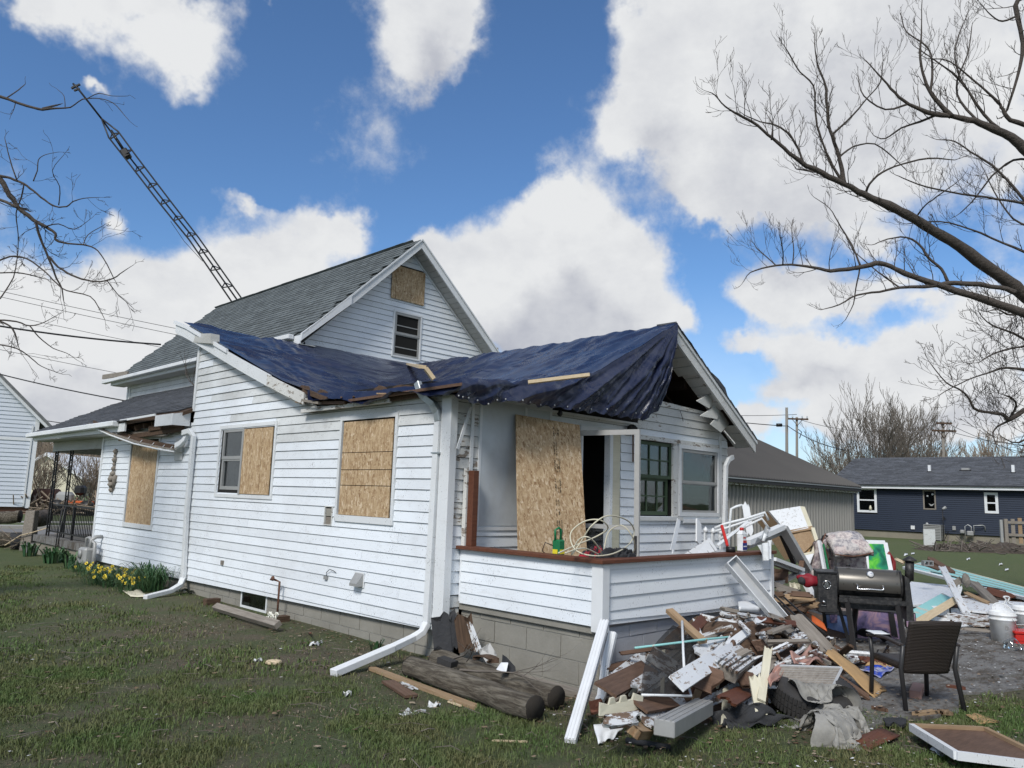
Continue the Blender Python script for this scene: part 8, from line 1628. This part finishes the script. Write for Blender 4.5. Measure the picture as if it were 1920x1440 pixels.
tag(sobj('cable', MB().tube(spl([PD(1540, 1014, 10.4), PD(1545, 1004, 10.4), PD(1556, 1012, 10.4), PD(1556, 1050, 10.3)]), .012, 6), M['black']), 'black cable looping over the floral chair back', 'cable')

# ---- pellet grill
gr = thing('barrel_grill', 'bronze and black barrel smoker grill with side hopper and capped chimney', 'grill', PZ(1630, 1225)); g_o = PZ(1603, 1226); rg = -.28; cU, sU = math.cos(rg), math.sin(rg); GU = RT * cU + FW * sU; GV = FW * cU - RT * sU
S9 = (g_o - O0).dot(FW)      # distance, about nine metres
def GP(u, v, b=0): # point on the grill's front plane under a pixel, b metres behind it
    w_ = _r(u, v); t = (g_o - O0).dot(GV) / w_.dot(GV); return O0 + w_ * t + GV * b
cL, cRt = GP(1574, 1093, .22), GP(1692, 1101, .22); rad = (GP(1630, 1065).z - GP(1630, 1119).z) / 2 * 1.02
ax = (cRt - cL).normalized(); U3 = Vector((0, 0, 1)); V3 = ax.cross(U3).normalized()
if V3.dot(CAMN) < 0: V3 = -V3
mb = MB(); n_ = 28
angs = [math.pi * (-.12 + 1.15 * i / n_) for i in range(n_ + 1)]
def ring(c, r_): return [c + V3 * (math.cos(a - .15) * r_ * 1.0) + U3 * (math.sin(a - .15) * r_) for a in angs]
Rg = [ring(cL + ax * .0, rad), ring(cL + ax * .012, rad * 1.02), ring(cRt - ax * .012, rad * 1.02), ring(cRt, rad)]
mb.v = [tuple(v) for r_ in Rg for v in r_]; k = n_ + 1; mb.f = [(i * k + j, i * k + j + 1, (i + 1) * k + j + 1, (i + 1) * k + j) for i in range(3) for j in range(n_)] + [tuple(range(k)), tuple(range(3 * k, 4 * k))]
sobj('barrel_lid', mb, M['grillgrey'], gr)
mb = MB(); angs = [math.pi * (1.0 + 1.0 * i / n_) for i in range(n_ + 1)]; Rg = [ring(cL, rad * .97), ring(cRt, rad * .97)]; mb.v = [tuple(v) for r_ in Rg for v in r_]; mb.f = [(j, j + 1, k + j + 1, k + j) for j in range(n_)] + [tuple(range(k)), tuple(range(k, 2 * k))]; sobj('barrel_bottom', mb, M['grillblack'], gr)
for s_, c_ in ((0, cL - ax * .01), (1, cRt + ax * .01)): sobj('end_disc', MB().tube([c_ - ax * .012, c_ + ax * .012], rad * 1.03, 28), M['grillblack'], gr)
def gface(u, v, out=0): # on the lid surface
    w_ = _r(u, v).normalized()
    for i in range(800):
        p = O0 + w_ * (S9 * .8 + i * .006); q = p - cL; rr_ = (q - ax * q.dot(ax)).length
        if rr_ < rad * 1.02 + out: return p
    return GP(u, v)
for u in (1582, 1601, 1682): 
    sobj('lid_seam', MB().tube([gface(u, 1066, .002), gface(u, 1078, .002), gface(u, 1095, .002), gface(u + 1, 1112, .002)], .0035, 4), M['black'], gr)
h0, h1 = gface(1606, 1095), gface(1656, 1098); h2, h3 = gface(1608, 1105, .055), gface(1654, 1107, .055); sobj('handle', MB().tube(spl([h0, h0.lerp(h2, .6) + CAMN * .02, h2 + CAMN * .01, h2.lerp(h3, .5) + CAMN * .015, h3 + CAMN * .01, h1.lerp(h3, .6) + CAMN * .02, h1], 5), .010, 8), M['silver'], gr)
p = gface(1631, 1078); sobj('thermometer', MB().tube([p, p + CAMN * .02], .042, 18), M['silver'], gr); sobj('thermometer_face', MB().tube([p + CAMN * .021, p + CAMN * .024], .033, 18), M['trim_clean'], gr); obj('needle', MB().bar(p + CAMN * .026 - RT * .015, p + CAMN * .026 + RT * .02 + Vector((0, 0, .015)), .004, .002), M['blue'], gr)
hp_ = [GP(1532, 1074, -.0), GP(1570, 1077, -.0), GP(1571, 1150, -.0), GP(1534, 1148, -.0)]; obj('hopper_box', MB().prism(hp_, tuple(GV * .42)), M['grillblack'], gr, bev=.008)
em = GP(1550, 1096, -.004); tri = MB(); tri.tube([em, em - GV * .004], .045, 18); sobj('emblem_disc', tri, M['grillblack'], gr)
for (a, b) in (((-.030, -.022), (0, .034)), ((0, .034), (.030, -.022)), ((-.030, -.022), (.030, -.022)), ((-.014, -.010), (.014, .008)), ((-.012, .006), (.012, -.012))): obj('emblem_stroke', MB().bar(em - GV * .006 + GU * a[0] + U3 * a[1], em - GV * .006 + GU * b[0] + U3 * b[1], .006, .004, tuple(GV)), M['silver'], gr)
sobj('emblem_ring', MB().tube([em - GV * .006 + (GU * math.cos(i * .35) + U3 * math.sin(i * .35)) * .043 for i in range(19)], .004, 5), M['silver'], gr)
cp = GP(1544, 1128, -.006); obj('control_plate', MB().prism([cp + GU * -.035 + U3 * .055, cp + GU * .035 + U3 * .055, cp + GU * .035 - U3 * .055, cp + GU * -.035 - U3 * .055], tuple(GV * .004)), M['black'], gr); sobj('control_knob', MB().tube([cp, cp - GV * .03], .017, 12), M['silver'], gr); obj('control_print', MB().bar(cp - U3 * .04 - GU * .025 - GV * .002, cp - U3 * .04 + GU * .025 - GV * .002, .004, .003), M['alu'], gr)
obj('hopper_lid', MB().prism([GP(1531, 1074, -.01), GP(1571, 1076, -.01), GP(1571, 1073, -.01), GP(1531, 1071, -.01)], tuple(GV * .44)), M['black'], gr)
obj('side_shelf', MB().prism([GP(1573, 1120, -.02), GP(1700, 1128, -.02), GP(1700, 1136, -.02), GP(1573, 1128, -.02)], tuple(GV * .05)), M['grillblack'], gr); obj('belly', MB().prism([GP(1576, 1118, .1), GP(1695, 1124, .1), GP(1692, 1148, .1), GP(1580, 1142, .1)], tuple(GV * .3)), M['grillblack'], gr)
for (a, b, off) in (((1588, 1120), (1602, 1224), 0), ((1620, 1122), (1606, 1222), .42), ((1683, 1132), (1692, 1188), 0), ((1574, 1120), (1600, 1210), .4)): 
    p, q = GP(*a, off), GP(*b, off); q = p + (q - p) * (p.z / (p.z - q.z)) if q.z < p.z else q; obj('leg', MB().bar(p, q, .05, .035), M['chairmetal'], gr)
obj('side_heat_shield', MB().prism([GP(1697, 1080, .02), GP(1706, 1086, .02), GP(1716, 1165, .02), GP(1701, 1165, .02)], tuple(GV * .30)), M['grillblack'], gr)
st = GP(1712, 1086, .2); sobj('chimney_elbow', MB().tube([cRt + V3 * 0, cRt + ax * .06, st - U3 * .005], .035, 12), M['grillblack'], gr); sobj('chimney_pipe', MB().tube([st - U3 * .03, GP(1713, 1055, .2)], .047, 18), M['grillblack'], gr); tpp = GP(1713, 1052, .2); sobj('chimney_cap', MB().tube([tpp - U3 * .012, tpp, tpp + U3 * .045], [.075, .075, .008], 18), M['grillblack'], gr)
sobj('lid_knob', MB().bar(GP(1591, 1062, .2), GP(1599, 1063, .2), .03, .02), M['black'], gr); obj('bent_fin', MB().prism([GP(1571, 1040, .3), GP(1576, 1062, .3), GP(1571, 1066, .3)], tuple(GV * .02)), M['grillblack'], gr)
cloth('hanging_cover', 'dark sagging cloth hanging under the grill', 0, 0, .01, .01, .01, 'tarpaper', cat='cloth').location = (0, 0, -50)
bpy.data.objects.remove(bpy.data.objects['hanging_cover'])
M['bluepic'] = mat('blue_photo_print', lambda S: S.ramp(S.noise(S.pos, 3.5, 3), [(.4, (.10, .17, .42)), (.5, (.16, .26, .55)), (.62, (.30, .38, .62))]), .25)
M['pinkpic'] = mat('pink_violet_print', lambda S: S.ramp(S.noise(S.pos, 4.6, 4, .6, dist=.8), [(.36, (.10, .09, .16)), (.46, (.24, .19, .34)), (.55, (.46, .30, .38)), (.64, (.52, .36, .40)), (.75, (.28, .26, .40))]), .22)
def picture(lab, q, d, m, fw_=.05):
    t = thing('framed_picture', lab, 'picture', PD(*q[3], d)); P4 = [PD(u, v, d) for u, v in q]; c_ = sum(P4, Vector()) / 4; obj('print', MB().prism([p.lerp(c_, .06) for p in P4], tuple(FW * .02)), M[m], t)
    for i in range(4): board('frame_bar', P4[i], P4[(i + 1) % 4], fw_, .03, 'chairmetal', parent=t, n=CAMN, jag=(0, 0))
    return t, P4
tq, P4 = picture('blue picture in a dark frame standing under the grill hopper', [(1547, 1148), (1602, 1150), (1600, 1194), (1552, 1194)], 9.6, 'bluepic'); obj('pale_square', MB().prism([PD(1556, 1153, 9.57), PD(1570, 1153, 9.57), PD(1570, 1168, 9.57), PD(1558, 1168, 9.57)], tuple(FW * .01)), M['pinkpic'], tq)
tq, P4 = picture('pink and violet picture in a dark frame under the grill barrel', [(1603, 1138), (1684, 1146), (1692, 1204), (1606, 1204)], 9.5, 'pinkpic'); obj('dark_band', MB().prism([PD(1666, 1150, 9.47), PD(1676, 1150, 9.47), PD(1684, 1196, 9.47), PD(1672, 1192, 9.47)], tuple(FW * .01)), M['chairmetal'], tq)
tq, P4 = picture('narrow violet picture edge right of the grill leg', [(1698, 1150), (1716, 1150), (1718, 1176), (1700, 1176)], 9.7, 'pinkpic', .01)
tag(sobj('felt_scrap', MB().slab(lambda a, b: tuple(PD(1600, 1192, 9.2).lerp(PD(1672, 1196, 9.1), a) + Vector((0, 0, .10 * math.sin(math.pi * a) + .03 * math.sin(a * 9) - b * .10)) + FW * b * .2), 20, 8, (0, 0, -.006)), M['tarpaper']), 'dark arched felt scrap on the ground under the grill', 'felt')

# ---- woven patio chair seen from behind
pc = thing('patio_chair', 'dark brown woven patio chair seen from behind on the concrete', 'chair', PZ(1752, 1340)); b0, b1 = PZ(1701, 1338), PZ(1804, 1338); b0.z = b1.z = .02
CU = (b1 - b0).normalized(); CV = Vector((-CU.y, CU.x, 0)); CV = CV if CV.dot(FW) > 0 else -CV; Wc = (b1 - b0).length
def CP(a, v, z): return b0 + CU * a + CV * v + Vector((0, 0, z))
def backf(a, b):
    z = .27 + b * .43; wd_ = (Wc * .5 - .015) * (.90 + .12 * b); x = Wc / 2 + (a * 2 - 1) * wd_; v = .09 - .16 * b - .035 * (1 - (a * 2 - 1) ** 2); return tuple(CP(x, v, z + (.012 * (1 - (a * 2 - 1) ** 2) if b > .98 else 0)))
mb = MB(); mb.slab(backf, 16, 16, tuple(CV * .02)); sobj('back_panel', mb, M['chairweave'], pc)
mb = MB(); mb.slab(lambda a, b: tuple(CP(.03 + a * (Wc - .06), .08 + b * .42, .34 + .015 * b - .01 * math.sin(math.pi * a))), 8, 8, (0, 0, -.05)); sobj('seat', mb, M['chairweave'], pc)
for a in (0, 1):
    x = a * Wc; s_ = 1 if a else -1; sobj('leg', MB().tube([CP(x + s_ * .015, -.01, 0), CP(x, .06, .32), CP(x - s_ * .0, .02, .5)], .019, 8), M['chairmetal'], pc); sobj('leg', MB().tube([CP(x + s_ * .02, .46, 0), CP(x + s_ * .01, .44, .34), CP(x + s_ * .03, .43, .50)], .019, 8), M['chairmetal'], pc)
    obj('armrest', MB().rtube([CP(x + s_ * .01, .02, .50), CP(x + s_ * .03, .2, .53), CP(x + s_ * .03, .46, .51)], .045, .022), M['chairweave'], pc, bev=.005)
sheet('food_box_lid', 'white plastic lid resting on the patio chair arm', 'lid', [CP(-.07, .3, .545), CP(.06, .28, .545), CP(.07, .42, .55), CP(-.06, .44, .55)], 'trim_clean', .008, .004, 5)
# ---- buckets
def bucket(lab, c_, r_, h_, tilt=0, lid=None):
    t = thing('bucket', lab, 'bucket', c_); mb = MB(); mb.lathe([(r_ * .86, 0), (r_ * .97, h_ * .72), (r_ * 1.05, h_ * .74), (r_ * 1.05, h_ * .77), (r_ * .98, h_ * .78), (r_ * 1.0, h_ * .86), (r_ * 1.07, h_ * .88), (r_ * 1.07, h_ * .91), (r_, h_ * .92), (r_ * 1.02, h_), (r_ * .93, h_), (r_ * .8, .01)], (0, 0, 0), 28)
    o = sobj('pail', mb, M['white_plastic'], t, world_origin=True); o.location = (0, 0, 0); h2 = MB().tube([Vector((r_ * 1.06 * math.cos(a), r_ * 1.06 * math.sin(a), h_ * .8 - .18 * math.sin(a / 1.0) * 1)) for a in [math.pi * i / 12 for i in range(13)]], .004, 5); ho = sobj('wire_handle', h2, M['silver'], t, world_origin=True); ho.location = (0, 0, 0); t.rotation_euler = (tilt, 0, -2.2); return t
b_ = bucket('white bucket with a pale recycling mark, standing on the concrete', PZ(1882, 1204, .03), .148, .37)
cm = PZ(1882, 1204, .03); sobj_ = None
for k in range(3):
    an = k * 2.094; p = cm - CAMN * 0 + Vector((-.62, -.70, 0)).normalized() * .146 - RT * .05 + Vector((0, 0, .19)); a = p + RT * .022 * math.cos(an) + Vector((0, 0, .022 * math.sin(an))); b = p + RT * .022 * math.cos(an + 1.6) + Vector((0, 0, .022 * math.sin(an + 1.6)))
    o = obj('printed_arrow', MB().bar(a, b, .006, .003), M['alu_grey']); o.parent = b_; o.matrix_parent_inverse = (Matrix.Translation(b_.location) @ b_.rotation_euler.to_matrix().to_4x4()).inverted()
for k in range(5):
    p = cm + Vector((-.62, -.70, 0)).normalized() * .145 - RT * .05 + Vector((0, 0, .14 - k * .018)); o = obj('printed_line', MB().bar(p - RT * .022, p + RT * .022, .005, .002), M['alu_grey']); o.parent = b_; o.matrix_parent_inverse = (Matrix.Translation(b_.location) @ b_.rotation_euler.to_matrix().to_4x4()).inverted()
ld = thing('round_lid', 'dirty white lid tilted in the mouth of the bucket', 'lid', PD(1880, 1148, 10.2)); pL = PD(1880, 1149, 10.15); nL = (CAMN + Vector((0, 0, .25))).normalized(); sobj('disc', MB().tube([pL, pL + nL * .02], .135, 26), M['specked'], ld); sobj('rim', MB().tube([pL + nL * .02 + (nL.cross(U3).normalized() * math.cos(i * .25) + nL.cross(nL.cross(U3)).normalized() * math.sin(i * .25)) * .135 for i in range(26)], .008, 5), M['white_plastic'], ld)
bucket('second white bucket behind the one with the recycling mark', PZ(1925, 1190, .03), .15, .36)
tag(sobj('wire_loop', MB().tube(spl([PD(1880, 1135, 10.6), PD(1886, 1125, 10.6), PD(1882, 1119, 10.6), PD(1892, 1120, 10.6), PD(1890, 1130, 10.6), PD(1900, 1134, 10.6)]), .012, 6), M['trim']), 'bent pale wire loop behind the bucket', 'wire')
rbx = thing('red_crate', 'small red plastic crate at the right edge beside the bucket', 'crate', PZ(1920, 1215)); Fq = frame_at(1906, 1214, -.1); fbox('crate_body', Fq, 0, .34, 0, .25, .03, .16, 'red', rbx, bev=.008); fbox('crate_rim', Fq, -.015, .355, -.015, .265, .16, .19, 'red', rbx, bev=.006); fbox('crate_rib', Fq, -.004, .344, -.006, .0, .08, .09, 'red', rbx)
tag(sobj('clear_bag', blob(PZ(1898, 1212, .08), .10, .08, .09, 5), M['clearglass']), 'crumpled clear bag between bucket and red crate', 'plastic bag')

# ---- aqua and white boards scattered to the east
def gb(lab, a, b, w_, m, za=.1, zb=.1, t_=.03, n=(-.2, -.3, .93), jag=(1, 1), cat='board'): return board(cat.replace(' ', '_'), PZ(a[0], a[1], za), PZ(b[0], b[1], zb), w_, t_, m, lab, cat, n=n, jag=jag)
def gpanel(lab, pts, m, t_=.03, z=.1): 
    zs = z if isinstance(z, (list, tuple)) else [z] * len(pts); return tag(obj('wall_panel', MB().prism([PZ(u, v, zz) for (u, v), zz in zip(pts, zs)], (0, 0, -t_)), M[m]), lab, 'panel')
aq = thing('aqua_wall_section', 'long aqua painted wall panel lying across the yard to the right edge', 'panel', PZ(1800, 1110)); A4 = [PZ(1694, 1062, .45), PZ(1735, 1052, .5), PZ(1985, 1118, .25), PZ(1990, 1136, .2)]
M['aqua'] = mat('chipped_aqua_paint', lambda S: S.mix(S.mr(S.noise(S.pos, 2.6, 6, .7), .58, .64), (.27, .56, .55), S.mix(S.noise(S.pos, 4, 3), (.42, .36, .27), (.6, .58, .52))), .6)
obj('panel_face', MB().prism(A4, (0, 0, -.05)), M['aqua'], aq); board('edge_strip', A4[0], A4[3], .06, .05, 'trim', parent=aq, n=CAMN, jag=(0, 0)); board('edge_strip', A4[1], A4[2], .10, .03, 'wood_cream', parent=aq, jag=(0, 0))
for i in range(1, 4): board('panel_joint', A4[0].lerp(A4[1], i / 4) + Vector((0, 0, .004)), A4[3].lerp(A4[2], i / 4) + Vector((0, 0, .004)), .02, .006, 'wood_tan', parent=aq, n=(0, 0, 1), jag=(0, 0))
aq2 = thing('aqua_board', 'short aqua board with a bare tan edge slanting beside the grill', 'board', PZ(1750, 1140)); board('board_face', PZ(1712, 1160, .12), PZ(1784, 1118, .30), .26, .03, 'aqua', parent=aq2, n=(-.3, -.3, .9)); board('bare_edge', PZ(1716, 1170, .14), PZ(1792, 1124, .32), .10, .05, 'wood_new', parent=aq2, n=CAMN, jag=(0, 0))
gpanel('large white wall panel lying flat beyond the grill chimney', [(1704, 1090), (1788, 1098), (1800, 1128), (1712, 1134)], 'specked', z=(.3, .3, .25, .2)); gpanel('clean white square panel standing below the aqua board', [(1733, 1136), (1779, 1136), (1782, 1170), (1733, 1168)], 'trim_clean', z=(.22, .22, .06, .06)); gpanel('white lower panel right of the clean square one', [(1782, 1140), (1862, 1138), (1868, 1160), (1786, 1166)], WW, z=(.16, .16, .1, .1))
gpanel('flaking white door panel stretching to the right edge', [(1790, 1120), (1960, 1132), (1960, 1158), (1800, 1142)], WW, z=(.28, .28, .18, .18))
gb('long weathered moulding lying before the white panels', (1774, 1152), (1925, 1166), .12, WB, .16, .16, .05, cat='moulding'); gb('brown timber on the ground in front of the white panels', (1780, 1176), (1870, 1184), .10, WG, .06, .06, .08, cat='timber'); gb('second flaking board beneath the long moulding', (1786, 1164), (1862, 1176), .16, WB, .1, .1)
board('board', PD(1765, 1058, 12.2), PD(1814, 1152, 10.8), .12, .02, WW, 'narrow white board propped upright in the far heap', 'board', n=CAMN); board('board', PD(1821, 1085, 12.6), PD(1872, 1134, 11.6), .17, .05, WG, 'dark grey plank leaning down to the right in the far heap', 'board', n=CAMN)
board('board', PD(1738, 1042, 14.0), PD(1790, 1074, 13.2), .12, .03, 'wood_brown', 'brown plank sticking up beyond the cinder block', 'board', n=CAMN); board('board', PD(1734, 1052, 13.9), PD(1772, 1066, 13.4), .22, .03, 'wood_brown', 'shorter brown plank under the one beyond the cinder block', 'board', n=CAMN)
board('board', PD(1676, 1046, 13.5), PD(1698, 1056, 13.3), .06, .03, 'wood_new', 'pale board end left of the grill chimney', 'board', n=CAMN); board('board', PD(1806, 1108, 12), PD(1858, 1132, 11.6), .06, .03, 'wood_tan', 'thin tan stud under the dark grey plank', 'board', n=CAMN); board('board', PD(1838, 1102, 12.6), PD(1905, 1122, 12.2), .14, .02, 'wood_red', 'rust brown board under the aqua panel', 'board', n=CAMN)
cbk = thing('cinder_block', 'grey cinder block sitting on the aqua panel', 'cinder block', PZ(1738, 1064, .5)); pk0 = PD(1733, 1061, 12.9)
for a, b_2, z0, z1 in ((0, .16, 0, .016), (0, .16, .07, .086), (0, .016, .016, .07), (.072, .088, .016, .07), (.144, .16, .016, .07)): obj('block_web', MB().hull2([pk0 + RT * a + U3 * z0, pk0 + RT * b_2 + U3 * z0, pk0 + RT * b_2 + U3 * z1, pk0 + RT * a + U3 * z1], [pk0 + RT * a + U3 * z0 + FW * .09, pk0 + RT * b_2 + U3 * z0 + FW * .09, pk0 + RT * b_2 + U3 * z1 + FW * .09, pk0 + RT * a + U3 * z1 + FW * .09]), M['alu_grey'], cbk)
tag(sobj('black_cable', MB().tube(spl([PZ(1745, 1072, .5), PZ(1790, 1082, .45), PZ(1830, 1096, .4), PZ(1880, 1106, .35), PZ(1884, 1112, .2), PZ(1878, 1140, .1)]), .010, 5), M['black']), 'thin black cable trailing over the aqua panel', 'cable')
tag(sobj('wire_bundle', blob(PD(1811, 1088, 12), .06, .06, .10, 4), M[WG]), 'grey bundle of fabric at the top of the far heap', 'bundle'); BK('grey branch-like splinter beside the fabric bundle', WG, (1782, 1102, 12), (1808, 1082, 12.1), .10)
BK('white splinter standing right of the narrow white board', 'trim', (1795, 1118, 11.8), (1802, 1096, 12), .07)
mb = MB(); mb.grid(lambda a, b: tuple(PZ(1700 + a * 290, 1174 - b * 60) + Vector((0, 0, max(-.03, .16 * math.sin(math.pi * a) * math.sin(math.pi * b) + .04 * mn.noise(Vector((a * 9, b * 6, 2))))))), 30, 16); struct(sobj('rubble_bed', mb, M['wood_rot']), 'stuff')
for i in range(34):
    u = rd_.uniform(1700, 1915); v = rd_.uniform(1100, 1178); p = PZ(u, v, rd_.uniform(.05, .22)); a = rd_.gauss(.0, .5); L = rd_.uniform(.25, .9); d = (RT * math.cos(a) + FW * math.sin(a) + U3 * rd_.uniform(-.1, .15)).normalized(); k = rd_.choice(((WB, 'flaking white'), (WG, 'grey'), (WBr, 'brown'), (WB, 'flaking white'), ('wood_rot', 'dark'))); board('broken_board', p - d * L / 2, p + d * L / 2, rd_.choice((.04, .07, .10)), .02, k[0], f'{"long" if L > .55 else "short"} {k[1]} board piece ' + (zz := 'under the aqua boards' if u < 1775 else 'below the grey leaning plank' if u < 1850 else 'behind the white buckets'), 'board', n=(rd_.gauss(-.2, .3), rd_.gauss(-.3, .3), 1), group=f'{"long" if L > .55 else "short"} {k[1]} board pieces {zz}')
for i, (u, v) in enumerate(((1815, 1048), (1876, 1058), (1887, 1068), (1698, 1040), (1711, 1038))): sheet('paper_scrap', 'pale scrap on the back lawn', 'paper', [PZ(u - 3, v + 1, .03), PZ(u + 4, v, .05), PZ(u + 4, v - 2, .04), PZ(u - 2, v - 2, .03)], 'trim', .01, .05, 4, group='pale scraps on the back lawn')
